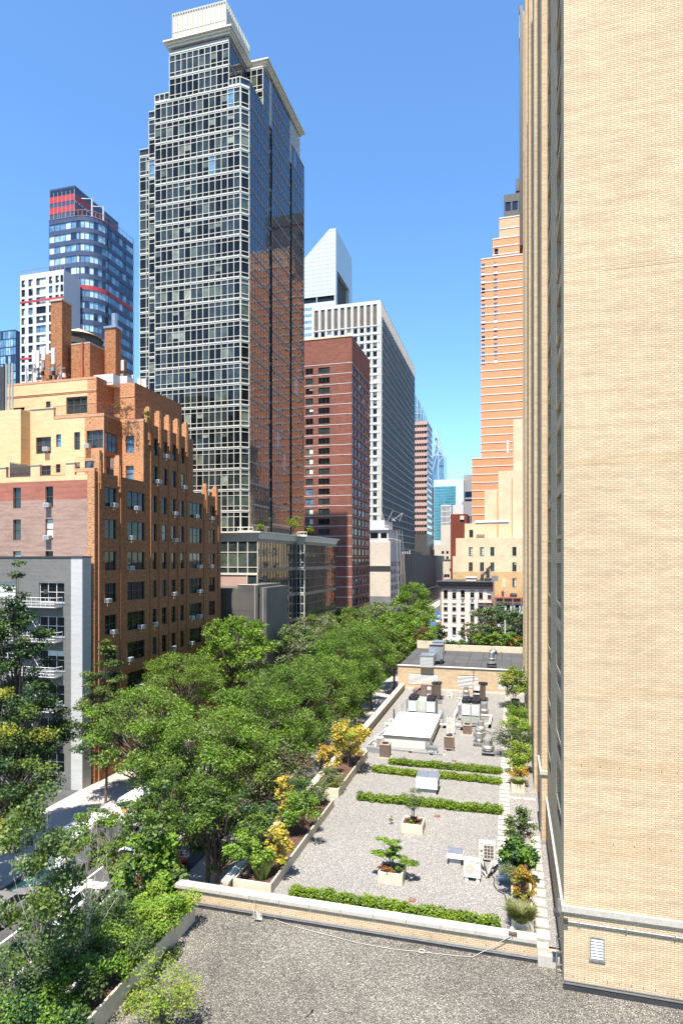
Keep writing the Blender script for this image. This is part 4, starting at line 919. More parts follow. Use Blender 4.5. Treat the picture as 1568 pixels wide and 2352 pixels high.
def gray_tower():
    X = -52.0; YF = yat(874, X); YE = yat(950, X); ZT = zat(689, X, YF); k = dep(X, YF)/F
    t = thing('office_tower', 'pale concrete office tower with a deep grid of square windows and tall top slots', 'office tower', (-66, YF, 0))
    W = Wins(t, .6); m = MB(); x0 = xat(715, YF); zz = lambda cy: zat(490+cy*.25, X, YF)   # crop rows -> height
    pitch = 22.85/1.5306*k*1.02; fl = 18.93*k; ops = []; n = 10
    px = [715+(272-245)*.25+i*14.92 for i in range(10)]
    for p in px:
        a, b = xat(p+.3, YF), xat(p+9.0, YF); ops.append((a, b, zat(745, X, YF), zat(697, X, YF)))
    for r in range(46):
        z1 = zat(749.5, X, YF)-fl*r
        if z1-2.2 < 30: break
        for p in px: ops.append((xat(p+.3, YF), xat(p+9.0, YF), z1-fl*.60, z1))
    facade(m, 'S', YF, x0, X-.4, 0, ZT, ops, .55, 'sunlit_concrete')
    for i, o in enumerate(ops):
        if i < 10: m.fbox('S', YF, o[0], o[1], -.54, -.3, o[2], o[3], 'louvre_brown')
        else: W.add('S', YF, o, 'fix', 'frame_bronze', None, (6, 5, 1, 1, 1, 0, 0, 0), .5)
    opsE = []; ny = 34; w = (YE-YF)/ny
    for j in range(ny):
        y = YF+w*j; opsE.append((y+w*.24, y+w*.88, zat(745, X, YF), zat(697, X, YF)-1))
        for r in range(46):
            z1 = zat(749.5, X, YF)-fl*r
            if z1-2.2 < 24: break
            opsE.append((y+w*.24, y+w*.88, z1-fl*.60, z1))
    facade(m, 'E', X, YF+.4, YE, 0, ZT, opsE, .5, 'grey_concrete', back='glass_dark')  # east side keeps the darker concrete, its shade painted in the colour
    m.box(X-.4, X, YF, YF+.4, 0, ZT, 'sunlit_concrete')
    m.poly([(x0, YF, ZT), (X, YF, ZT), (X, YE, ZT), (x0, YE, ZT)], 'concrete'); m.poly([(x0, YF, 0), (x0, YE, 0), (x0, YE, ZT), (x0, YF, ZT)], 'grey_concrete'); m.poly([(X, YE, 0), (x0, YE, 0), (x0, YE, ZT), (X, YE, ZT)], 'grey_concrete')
    m.build('wall', t)
    f = MB()
    for p in px+[px[-1]+14.9]: a = xat(p-3.5, YF); f.fbox('S', YF, a, a+.45, 0, .35, 0, ZT-1.4, 'sunlit_concrete')
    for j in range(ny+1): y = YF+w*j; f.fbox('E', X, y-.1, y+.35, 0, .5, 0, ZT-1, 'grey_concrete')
    f.build('fins', t)
    f = MB()
    for r in range(46):
        z1 = zat(749.5, X, YF)-fl*r+.35
        if z1 < 26: break
        f.fbox('S', YF, x0+1, X-.5, 0, .2, z1, z1+.25, 'sunlit_concrete'); f.fbox('E', X, YF+.5, YE, 0, .62, z1+.15, z1+.75, 'grey_concrete')
    f.build('sill_bands', t)
    W.done()
gray_tower()

def slant_tower():
    YF = 438.0; XR = xat(771, YF); YE = yat(808, XR); ZT = zat(524, XR, YF)
    t = thing('slant_roof_tower', 'white office tower with a steeply slanted crown rising behind the concrete tower', 'skyscraper', (XR-24, YF, 0))
    xp = xat(756, YF); xL = XR-48; sl = math.tan(R(45)); zl = ZT-(xp-xL)*sl*1.0
    zs0, zs1 = zat(690, XR, YF), zat(677, XR, YF)
    m = MB(); m.poly([(xL, YF, zs1), (XR, YF, zs1), (XR, YF, ZT), (xp, YF, ZT), (xL, YF, zl)], 'citi_white')
    m.poly([(xL, YF, 0), (XR, YF, 0), (XR, YF, zs0), (xL, YF, zs0)], 'citi_white'); m.poly([(xp, YF, ZT), (XR, YF, ZT), (XR, YE, ZT), (xp, YE, ZT)], 'citi_white'); m.poly([(xL, YF, zl), (xp, YF, ZT), (xp, YE, ZT), (xL, YE, zl)], 'citi_white')
    m.poly([(xL, YF, 0), (xL, YE, 0), (xL, YE, zl), (xL, YF, zl)], 'citi_white'); m.poly([(xL, YE, 0), (XR, YE, 0), (XR, YE, ZT), (xp, YE, ZT), (xL, YE, zl)], 'citi_white')
    # side wall with the great recess
    zr0, zr1 = zat(735, XR, YF), zat(615, XR, YF); w = YE-YF
    facade(m, 'E', XR, YF, YE, 0, ZT, [(YF+w*.08, YF+w*.80, zr0, zr1)], 3.0, 'citi_white', back='dark_panel')
    m.box(xL+.2, XR-3.2, YF+2.5, YF+3, zs0-.5, zs1+.5, 'dark_panel'); m.box(XR-1.2, XR-.1, YF+.05, YF+1, zs0, zs1, 'citi_white'); [m.box(x, x+.6, YF+.1, YF+.7, zs0, zs1, 'citi_white') for x in (XR-15, XR-30, XR-42)]
    m.build('wall', t)
    g = MB(); z = ZT-2
    while z > zs1+1:
        xx = max(xL, xp-(ZT-z)/sl); g.fbox('S', YF, xx+.2, XR-.2, .002, .03, z, z+.22, 'joint_grey'); z -= 3.0
    for i in range(1, 24): x = XR-2*i; zt = min(ZT, ZT-(xp-x)*sl); g.fbox('S', YF, x, x+.16, .002, .03, zs1, max(zs1, zt-.4), 'joint_grey')
    g.build('panel_joints', t)
    for i in range(26):
        z = zat(700, XR, YF)-4.75*i
        if z < 60: break
        b = MB(); b.fbox('S', YF, xL, XR-.8, .002, .06, z-2.1, z, 'glass_blue'); [b.fbox('S', YF, xL+q*2.0, xL+q*2.0+.3, .06, .1, z-2.1, z, 'teal_panel') for q in range(24)]; b.build('window_band', t)
    l = MB(); [l.box(XR-2.9, XR-2.4, YF+w*(.09+.7*i/20), YF+w*(.09+.7*i/20)+.9, zr0, zr1, 'louvre_brown') for i in range(20)]; l.build('louvres', t)
slant_tower()

def round_tower():
    Y0 = 145.0; xl, xr = xat(115, Y0), xat(172, Y0); ZT = zat(436, xl, Y0); D = 171/F
    t = thing('rounded_tower', 'dark blue tower with red bands and a rounded glass corner, left of the tallest tower', 'skyscraper', ((xl+xr)/2, Y0, 0))
    YE = yat(272, xr+.0); 
    zt2 = zat(497, xr, Y0); c = MB(); c.box(xl, xr, Y0, YE, zt2, ZT, 'navy_panel')
    for py, h, m_ in ((462, 2.0, 'red_panel'), (487, 1.6, 'red_panel')): z = zat(py, xl, Y0); c.fbox('S', Y0, xl, xr, .0, .06, z-.9, z+.9, m_); c.fbox('E', xr, Y0, YE, 0, .06, z-.9, z+.9, m_)
    z = zat(449, xl, Y0); c.fbox('S', Y0, xl+.2, xr-.3, .0, .03, z-1, z+1.1, 'glass_side_dark')
    for i in range(7): x = xl+(xr-xl)*i/6; c.fbox('S', Y0, x-.08, x+.08, .0, .1, zt2, ZT-1.2, 'antenna_grey')
    for i in range(16): y = Y0+(YE-Y0)*(i+.15)/16; c.fbox('E', xr, y, y+(YE-Y0)/16*.7, 0, .05, ZT-4.4, ZT-3.0, 'glass_pale')
    c.build('crown', t)
    # plan of the body: straight, quarter round, straight
    Rr = 6.0; pts = [(xl-.3, Y0), (xr+.5, Y0)]; cx, cy = xr+.5, Y0+Rr
    for i in range(1, 9): a = -math.pi/2+math.pi/2*i/8; pts.append((cx+Rr*math.cos(a), cy+Rr*math.sin(a)))
    xe = cx+Rr; ye = yat(306, xe); pts += [(xe, (cy+ye)/2-6), (xe, (cy+ye)/2+6), (xe, ye)]
    fl = 26.3*D; z = zt2; k = 0
    band = MB(); glz = MB(); red = MB()
    while z > 20:
        red_row = k in (6, 13, 20); bm = 'navy_panel'
        for i in range(len(pts)-1):
            (x0, y0), (x1, y1) = pts[i], pts[i+1]; L = math.hypot(x1-x0, y1-y0); n = max(1, round(L/1.7))
            (red if red_row else band).poly([(x0, y0, z-1.25), (x1, y1, z-1.25), (x1, y1, z), (x0, y0, z)], 'red_panel' if red_row else bm)
            for j in range(n):
                a, b = j/n, (j+1)/n; gm = random.choices(['glass_pale', 'glass_sky', 'glass_blue', 'glass_side'], (4, 3, 3, 1) if i < 6 else (1, 3, 5, 5))[0]
                p = lambda s, o: (x0+(x1-x0)*s+(y1-y0)/L*-.0+o*(y1-y0)/L, y0+(y1-y0)*s-o*(x1-x0)/L)
                q0, q1 = p(a, -.15), p(b, -.15); glz.poly([(*q0, z-fl), (*q1, z-fl), (*q1, z-1.25), (*q0, z-1.25)], gm)
                q0, q1 = p(a, 0), p(a+.1/L*1.2, 0); band.poly([(*q0, z-fl), (*q1, z-fl), (*q1, z-1.25), (*q0, z-1.25)], 'navy_panel')
        z -= fl; k += 1; band.build('floor_band', t); glz.build('window_band', t)
        if red.f: red.build('red_band', t)
        band, glz, red = MB(), MB(), MB()
    k = MB(); k.prism([(x*1-.0, y+.25) if i < 2 else (x-.25, y+.1) for i, (x, y) in enumerate(pts)]+[(xl-.3, ye)], 0, zt2-.02, 'dark_panel'); k.build('core', t)
    r = MB(); rail(r, [(p[0], p[1], zt2) for p in pts], 1.6, 'antenna_grey', 1.7, .06); r.build('roof_railing', t)
    r = MB(); 
    for px, py in ((212, 457), (238, 475)): x = xr+3; y = yat(px, x); z = zat(py, x, y); r.tube([(x, y, zt2), (x, y, z), (x-3.5, y-.5, z+.3), (x-3.5, y-.5, z-2.5)], .25, 'pale_panel', 5)
    r.build('cleaning_crane', t)
    # its lower white neighbour
    Y1 = 138.0; t2 = thing('white_grid_building', 'white block with square windows and red lines below the rounded tower', 'apartment tower', (xat(90, Y1), Y1, 0))
    W = Wins(t2, .25); x0, x1 = xat(47, Y1), xat(147, Y1); zt = zat(633, x0, Y1); m = MB(); ops = []; f2 = 32.8*dep(-110, Y1)/F
    cols = [(50, 58), (66, 76), (84, 106), (113, 121), (128, 136), (139.5, 146)]
    for r in range(30):
        z1 = zat(645, x0, Y1)-f2*.645*r*1.05
        if z1 < 22: break
        for a, b in cols: o = (xat(a, Y1), xat(b, Y1), z1-1.9, z1); ops.append(o); W.add('S', Y1, o, 'slide' if b-a < 15 else 'slide3', 'frame_dark', None, (2, 3, 1, 4, 3, 3, 1, 0))
    facade(m, 'S', Y1, x0, x1, 0, zt, ops, .25, 'pale_panel'); m.box(x0, x1, Y1+.01, Y1+6.5, 0, zt-.01, 'pale_panel', skip='S'); m.build('wall', t2)
    for r in (3, 9, 15): m = MB(); z = zat(645, x0, Y1)-f2*.645*(r-.62)*1.05+.1; m.fbox('S', Y1, x0, x1, .0, .06, z-.25, z+.25, 'red_panel'); m.build('red_band', t2)
    m = MB(); rail(m, [(x0, Y1+.3, zt), (x1, Y1+.3, zt)], 1.3, 'antenna_grey', 1.2, .05); m.build('roof_railing', t2); W.done()
    # blue glass slab at the left frame edge
    Y2 = 210; t3 = thing('blue_glass_tower', 'blue glass tower cut off by the left edge of the picture', 'skyscraper', (xat(20, Y2), Y2, 0)); x0, x1 = xat(-60, Y2), xat(37, Y2); zt = zat(757, x1, Y2)
    P, M = MB(), MB(); curtain(P, M, 'S', Y2, x0, x1, 0, zt, 1.25, 3.4, ['glass_blue', 'glass_sky', 'glass_side'], (5, 3, 2), fr='navy_panel', mw=.12, band=.25, tr=(.5, .9), hz=False); P.build('glazing', t3); M.build('mullions', t3)
    k = MB(); k.box(x0, x1, Y2+.05, Y2+25, 0, zt-.1, 'navy_panel'); k.build('core', t3)
round_tower()

def striped_tower():
    X = -52; YF = yat(980, X); YE = yat(991, X); ZT = zat(967, X, YF)
    t = thing('striped_office_tower', 'narrow office tower of pink and dark bands with a curved glass crown', 'office tower', (-60, YF, 0)); x0 = X-34
    m = MB(); m.box(x0, X, YF, YE, 0, ZT, 'dark_granite'); m.build('core', t); s = MB(); g = MB(); fl = 14.37*dep(X, YF)/F; z = ZT; e = 3.0
    while z > 40:
        s.box(x0-.3, X+.3, YF-.3, YE+.3, z-fl*.55, z, 'pink_stone'); y = YF
        for i in range(12):
            x = X-.6-i*1.55; g.box(x-1.3, x, YF-.08, YF, z-fl, z-fl*.55, 'glass_dark'); s.box(x-1.55, x-1.3, YF-.28, YF, z-fl, z-fl*.55, 'pink_stone')
        g.box(X, X+.08, YF, YE, z-fl, z-fl*.55, 'glass_blue'); z -= fl; s.build('stone_band', t); g.build('window_band', t); s, g = MB(), MB()
    c = MB(); n = 8; rz = zat(921, X, YF)-ZT; w = 26
    prof = [(X-2-w*(1-math.cos(math.pi/2*i/n)), ZT+rz*2.2*math.sin(math.pi/2*i/n)) for i in range(n+1)]
    for i in range(n):
        (xa, za), (xb, zb) = prof[i], prof[i+1]; c.poly([(xa, YF+1, za), (xb, YF+1, zb), (xb, YE-1, zb), (xa, YE-1, za)], 'glass_sky')
        c.poly([(xa, YF+1, ZT), (xb, YF+1, ZT), (xb, YF+1, zb), (xa, YF+1, za)], 'glass_blue')
        c.box(xb-.12, xb+.12, YF+.8, YF+1.0, ZT, zb, 'teal_panel')
    for j in range(5): c.box(prof[-1][0], prof[0][0]-j*1.8, YF+.82, YF+.98, ZT+rz*.4*j, ZT+rz*.4*j+.2, 'teal_panel')
    c.build('glass_crown', t)
    # tapering blue tower with white braces, far behind
    Y = 1150.0; t = thing('pointed_glass_tower', 'distant tapering blue glass tower with white diagonal braces and pointed top', 'skyscraper', (xat(1005, Y), Y, 0))
    zz = lambda py: zat(py, -80, Y); X_ = lambda px: xat(px, Y)
    g = MB(); xa, xm, xb = X_(990), X_(1008), X_(1022); D_ = 60
    lv = [(0, xa, xb), (zz(1100), xa, xb), (zz(1045), X_(992.5), X_(1020.5)), (zz(978), X_(1000), X_(1001))]
    for i in range(3):
        (z0, a0, b0), (z1, a1, b1) = lv[i], lv[i+1]; gm = 'glass_blue' if i < 2 else 'glass_sky'
        mm0, mm1 = (a0+b0)/2+1, (a1+b1)/2
        g.poly([(a0, Y, z0), (mm0, Y-6, z0), (mm1, Y-6*(i < 2), z1), (a1, Y, z1)], gm); g.poly([(mm0, Y-6, z0), (b0, Y, z0), (b1, Y, z1), (mm1, Y-6*(i < 2), z1)], gm)
        g.poly([(b0, Y, z0), (b0, Y+D_*(1-.25*i), z0), (b1, Y+D_*(.75-.24*i), z1), (b1, Y, z1)], gm); g.poly([(a0, Y, z0), (a0, Y+D_*(1-.25*i), z0), (a1, Y+D_*(.75-.24*i), z1), (a1, Y, z1)], gm)
    g.build('glazing', t); b = MB()
    for p in (((991, 1060), (1003, 1018)), ((1003, 1018), (1000.5, 978)), ((1003, 1018), (1009, 1032)), ((1009, 1032), (1000.8, 980)), ((992, 1085), (1008, 1030)), ((1008, 1030), (1013.5, 1024)), ((1012, 1026), (1020, 1046)), ((1009, 1060), (1020, 1046)), ((1020, 1046), (1022, 1100)), ((992, 1046), (991, 1100)), ((1003, 1018), (998, 1020)), ((1007, 1032), (1007.5, 1100))):
        b.tube([(X_(p[0][0]), Y-8, zz(p[0][1])), (X_(p[1][0]), Y-8, zz(p[1][1]))], .8, 'citi_white', 4)
    b.box(X_(1000), X_(1004), Y-9, Y-7, zz(1009), zz(1005), 'dark_panel'); b.build('braces', t)
    # teal banded slab
    Y = 640.0; t = thing('teal_office_slab', 'broad pale office block with thin teal window stripes, far down the avenue', 'office building', (xat(1030, Y), Y, 0)); X_ = lambda px: xat(px, Y); zz = lambda py: zat(py, -20, Y)
    m = MB(); m.box(X_(996), X_(1064), Y, Y+40, 0, zz(1098), 'teal_panel'); m.build('wall', t)
    for i in range(19):
        g = MB(); z = zz(1112)-i*6.65*dep(-20, Y)/F*1.0; 
        if z < 10: break
        xe = 1046 if i < 12 else 1040; g.box(X_(996.5), X_(xe), Y-.3, Y, z-3.0, z-.9, 'glass_teal'); g.build('window_band', t)
    for a, b, c_, d_, col, lab, win in ((1064, 1090, 1090, 660, 'taupe_panel', 'grey brown tower edge behind the orange tower with dark glass rows', 1), (1060, 1084, 1152, 600, 'taupe_panel', 'brown stone block with a dark gridded window under the grey tower', 2), (988, 997, 1120, 700, 'dark_panel', 'dark thin glass tower between pink tower and teal block', 1)):
        t = thing('office_block', lab, 'office building', (xat(a, d_), d_, 0)); x0, x1 = xat(a, d_), xat(b, d_); zt = zat(c_, x0, d_); m = MB(); m.box(x0, x1, d_, d_+30, 0, zt, col); m.build('wall', t)
        if win == 1:
            for i in range(6): g = MB(); z = zt-18-i*8; g.box(x0+.5, x1, d_-.3, d_, z-5.5, z, 'glass_side'); g.build('window_band', t)
        else: g = MB(); xx = xat(1069, d_); g.box(xx, xx+5.5, d_-.3, d_, zt-26, zt-14, 'glass_dark'); [g.box(xx+i*1.4, xx+i*1.4+.3, d_-.5, d_-.3, zt-26, zt-14, 'pale_panel') for i in range(5)]; g.build('window', t)
striped_tower()

def mid_blocks():
    # white balconied building at the avenue corner
    X = -40.0; YF = yat(896, X); YE = yat(921, X); ZT = zat(1200, X, YF)
    t = thing('apartment_house', 'weathered white apartment house with roof terraces and patched blank wall', 'apartment building', (-43, YF, 0)); W = Wins(t, .2)
    m = MB(); x0 = xat(840, YF); zs = zat(1245, X, YF); zp = zat(1316, X, YF)
    ops = []; fl = 19.6*dep(X, YF)/F
    for i in range(9):
        z = zat(1290, X, YF)-fl*i*.94
        if z < 3: break
        for f in (.08, .3, .52, .74): o = (YF+(YE-YF)*f, YF+(YE-YF)*(f+.13), z-1.7, z); ops.append(o); W.add('E', X, o, 'dh', 'frame_dark', 'pale_panel')
    m.poly([(x0, YF, 0), (X, YF, 0), (X, YF, zs), (x0, YF, zs)], 'plain_stucco'); facade(m, 'E', X, YF, YE, 0, zs, ops, .2, 'pale_panel')
    m.poly([(x0, YF, zs), (X, YF, zs), (X, YE, zs), (x0, YE, zs)], 'concrete'); m.build('wall', t)
    m = MB(); m.box(x0, X-1.0, YF+1.5, YE, zs, zs+4.4, 'pale_panel'); m.box(x0, X-2.6, YF+3, YE-4, zs+4.4, ZT+1.0, 'pale_panel'); m.box(x0, X-.7, YF+1.0, YE, zs+4.2, zs+4.6, 'pale_grey_paint'); m.box(xat(850, YF+1.4), xat(868, YF+1.4), YF+1.40, YF+1.5, zs+1.2, zs+3.4, 'glass_dark'); m.box(xat(874, YF+1.4), xat(888, YF+1.4), YF+1.4, YF+1.5, zs+1.4, zs+3.2, 'glass_dark'); m.build('terrace_floors', t)
    m = MB(); rail(m, [(x0, YF+.2, zs), (X, YF+.2, zs), (X, YE, zs)], 1.2, 'pale_panel', .5, .05); rail(m, [(x0, YF+1.2, zs+4.6), (X-1, YF+1.2, zs+4.6)], 1.2, 'pale_panel', .5, .05); m.build('roof_railing', t)
    m = MB()
    for i in range(5): q = (X-3+i, YF+4+i*2, ZT+1); m.tube([q, (q[0]+random.uniform(-3, 5), q[1], q[2]+random.uniform(1, 4))], .08, 'white_metal', 4)
    m.build('roof_booms', t)
    m = MB(); m.fbox('S', YF, x0, X, 0, .1, zat(1312, X, YF), zat(1300, X, YF), 'black_flash'); m.build('tarpaulin', t); m = MB(); m.fbox('S', YF, x0, X, 0, .06, 0, zat(1370, X, YF), 'patch_grey'); m.build('wall_covering', t)
    m = MB(); y = YF+8
    for i in range(3): m.tube([(X+.8+i*.4, y+i*3, ZT-2), (X+1.4+i*.8, y+i*4, 8)], .06, 'white_metal', 4)
    m.build('rigging_ropes', t)
    W.done()
    # brown louvred box further down
    t = thing('louvred_building', 'windowless dark brown panelled building at the street corner', 'building', (-42, 243, 0)); m = MB(); Y0 = yat(928, X); Y1 = yat(1020, X); zt = zat(1272, X, Y0)
    m.box(X-20, X, Y0, Y1, 0, zt, 'louvre_brown'); m.box(X-19, X-6, Y0+2, Y0+90, zt, zt+1.6, 'louvre_brown'); m.build('wall', t); m = MB()
    for i in range(22): y = Y0+(Y1-Y0)*i/22; m.fbox('E', X, y, y+.3, 0, .12, 0, zt-.4, 'dark_panel')
    for i in range(10): x = X-20+i*2; m.fbox('S', Y0, x, x+.12, 0, .1, 0, zt, 'dark_panel')
    m.build('panel_joints', t); m = MB(); [m.box(X-6+i*.5, X-5.7+i*.5, Y0+1+i*3, Y0+1.5+i*3, zt, zt+1+random.random(), 'white_metal') for i in range(9)]; m.build('roof_fittings', t)
    # street side steel skeleton below: dark fence of the ground storey
    m = MB()
    for i in range(46): y = Y0-6+i*3.1; m.box(X+1.2, X+1.35, y, y+.3, 0, 7.5-i*.03, 'antenna_grey')
    m.box(X+.9, X+1.7, Y0-8, Y1, 7.5, 8.3, 'dark_panel'); m.build('ground_arcade', t)
    # cream and brick backs between avenue and beige block
    specs = [(997, 1046, 1252, 420, 'plain_stucco', 'cream rooftop block with slit windows above a planted terrace', 'beige'), (990, 1014, 1263, 440, 'beige_brick_far', 'tan brick block with white window rows behind the pink tower', 'tan'),
             (1012, 1036, 1206, 520, 'plain_stucco', 'blank cream tower block right of the teal office stripes', 'x'), (1034, 1072, 1181, 330, 'dark_red_brick', 'dark red brick block with white tank boxes on its roof', 'red'),
             (1012, 1034, 1160, 560, 'pale_panel', 'white framed glass cube in front of the teal office block', 'grid'), (1016, 1045, 1290, 380, 'plain_stucco', 'cream block with black windows and a dark water tank beside it', 'win'), (1010, 1044, 1345, 300, 'dark_red_brick', 'low red brick house behind the pink corner house', 'low')]
    for a, b, py, Y, col, lab, kind in specs:
        x0, x1 = xat(a, Y), xat(b, Y); zt = zat(py, x0, Y); t = thing('city_block', lab, 'building', (x0, Y, 0)); m = MB(); m.box(x0, x1, Y, Y+25, 0, zt, col); m.build('wall', t); g = MB(); s = dep(x0, Y)/F
        if kind in ('beige', 'tan', 'win'):
            for r in range(4):
                for c_ in range(4): 
                    if random.random() < .75: xx = x0+(x1-x0)*(.12+.22*c_); zz = zt-4-r*3.6; g.box(xx, xx+1.5, Y-.1, Y, zz-1.8, zz, 'glass_dark' if kind != 'tan' else 'glass_pale')
            g.build('windows', t)
        if kind == 'grid':
            g.box(x0+.5, x1-.5, Y-.2, Y, zt-26, zt-1, 'glass_side'); [g.box(x0+(x1-x0)*i/8, x0+(x1-x0)*i/8+.5, Y-.6, Y-.2, zt-26, zt, 'pale_panel') for i in range(9)]; [g.box(x0, x1, Y-.65, Y-.2, zt-1-i*5, zt-.4-i*5, 'pale_panel') for i in range(6)]; g.build('window_grid', t)
        if kind == 'red': g.box(x0+1, x1-2, Y+2, Y+8, zt, zt+5, 'pale_panel'); g.box(x0+5, x0+7, Y-.5, Y, zt-3, zt-1, 'white_metal'); g.build('roof_boxes', t)
        if kind == 'beige': g = MB(); [g.lathe(x0+1+i*1.0, Y-.6, [(.7, zt-11), (.9, zt-10.3), (.3, zt-9.4)], 6, 'leaf_dark') for i in range(12)]; g.build('terrace_plants', t)
        if kind == 'win': g = MB(); g.lathe(x0-2, Y-3, [(2.2, zt-6), (2.2, zt-1), (.2, zt+1.5)], 12, 'patch_grey'); g.build('roof_tank', t)
mid_blocks()

def orange_tower():
    Y = 220.0; t = thing('orange_brick_tower', 'bright orange brick tower with white floor lines stepping up beside the cream tower', 'apartment tower', (0, Y, 0)); W = Wins(t, .2)
    X_ = lambda px, y=Y: xat(px, y); zz = lambda py: zat(py, -8, Y); fl = 18.5*dep(-8, Y)/F; xr = 22
    steps = [(1085, 1046, 0, 1400, 0), (1095, 1012, .0, 1046, 1), (1106, 597, 2, 1012, 2), (1132, 549, 4, 597, 3), (1146, 505, 6, 549, 4)]
    st = [(1083, 1052, 0), (1104, 594, 1.0), (1131, 548, 2.2), (1146, 500, 4.0)]
    for i, (px, py, off) in enumerate(st):
        y = Y+off; x0 = xat(px, y); x1 = xat(st[i+1][0], Y+st[i+1][2])+.3 if i < 3 else xr; zt = zat(py, x0, y); m = MB(); ops = []
        mat_ = 'orange_tower_brick' if i < 3 else 'salmon_brick'
        if i == 2: o = (x0+.45, x0+1.9, zt-6.2, zt-3.6); ops.append(o); W.add('S', y, o, 'dh', 'frame_white')
        if i == 1:
            r = 0
            while r < 26:
                z = zt-1.9-fl*r; r += 1
                if z < zat(835, x0, y): break
                for q in (x0+.15, xat(1133, y)): o = (q, q+1.25, z-1.9, z); ops.append(o); W.add('S', y, o, 'dh', 'frame_white', None, (1, 1, 1, 1, 0, 2, 4, 0))
        facade(m, 'S', y, x0, xr, 0, zt, ops, .2, mat_); m.poly([(x0, y, 0), (x0, y+28, 0), (x0, y+28, zt), (x0, y, zt)], mat_); m.poly([(x0, y, zt), (xr, y, zt), (xr, y+28, zt), (x0, y+28, zt)], 'concrete')
        m.build('wall', t)
        b = MB(); z = zt-.1; k = 0
        xe = xat(st[i+1][0], Y+st[i+1][2]) if i < 3 else xr
        while z > 12:
            b.fbox('S', y, x0-.05, xr, 0, .12, z-.32, z, 'pale_panel'); b.fbox('W', x0, y, y+28, 0, .1, z-.32, z, 'pale_panel'); z -= fl*(1 if i < 3 else 1.35); k += 1
        b.build('floor_bands', t)
    m = MB(); y = Y+4; z = zat(665*.0+600+680/3.136/1.5306+0, 0, y); 
    for px in (1167, 1182): m.fbox('S', Y+4, xat(px, Y+4), xat(px+7, Y+4), 0, .05, zat(560, 5, y)-.0, zat(554.5, 5, y), 'louvre_brown')
    m.build('vents', t); W.done()
    Y2 = 262.0; t = thing('dark_tower_top', 'dark grey concrete tower top showing above the orange brick tower', 'skyscraper', (10, Y2, 0)); x0 = xat(1156, Y2); m = MB(); zt, zb = zat(448, x0, Y2), zat(506, x0, Y2)
    ops = [(xat(1159.5+i*16, Y2), xat(1172+i*16, Y2), z1-3.7, z1) for i in range(3) for z1 in (zt-3.1, zt-9.7)]
    facade(m, 'S', Y2, x0, x0+25, 0, zt, ops, .5, 'dark_granite', back='glass_side_dark'); m.box(x0, x0+25, Y2+.02, Y2+25, 0, zt-.02, 'dark_granite', skip='S'); m.box(xat(1184, Y2), x0+25, Y2+1, Y2+20, zt+1.5, zat(412, x0, Y2), 'dark_granite'); m.build('wall', t)
    m = MB(); m.box(xat(1186, Y2), x0+22, Y2+1.5, Y2+18, zt, zt+1.5, 'red_panel'); m.build('red_collar', t)
orange_tower()

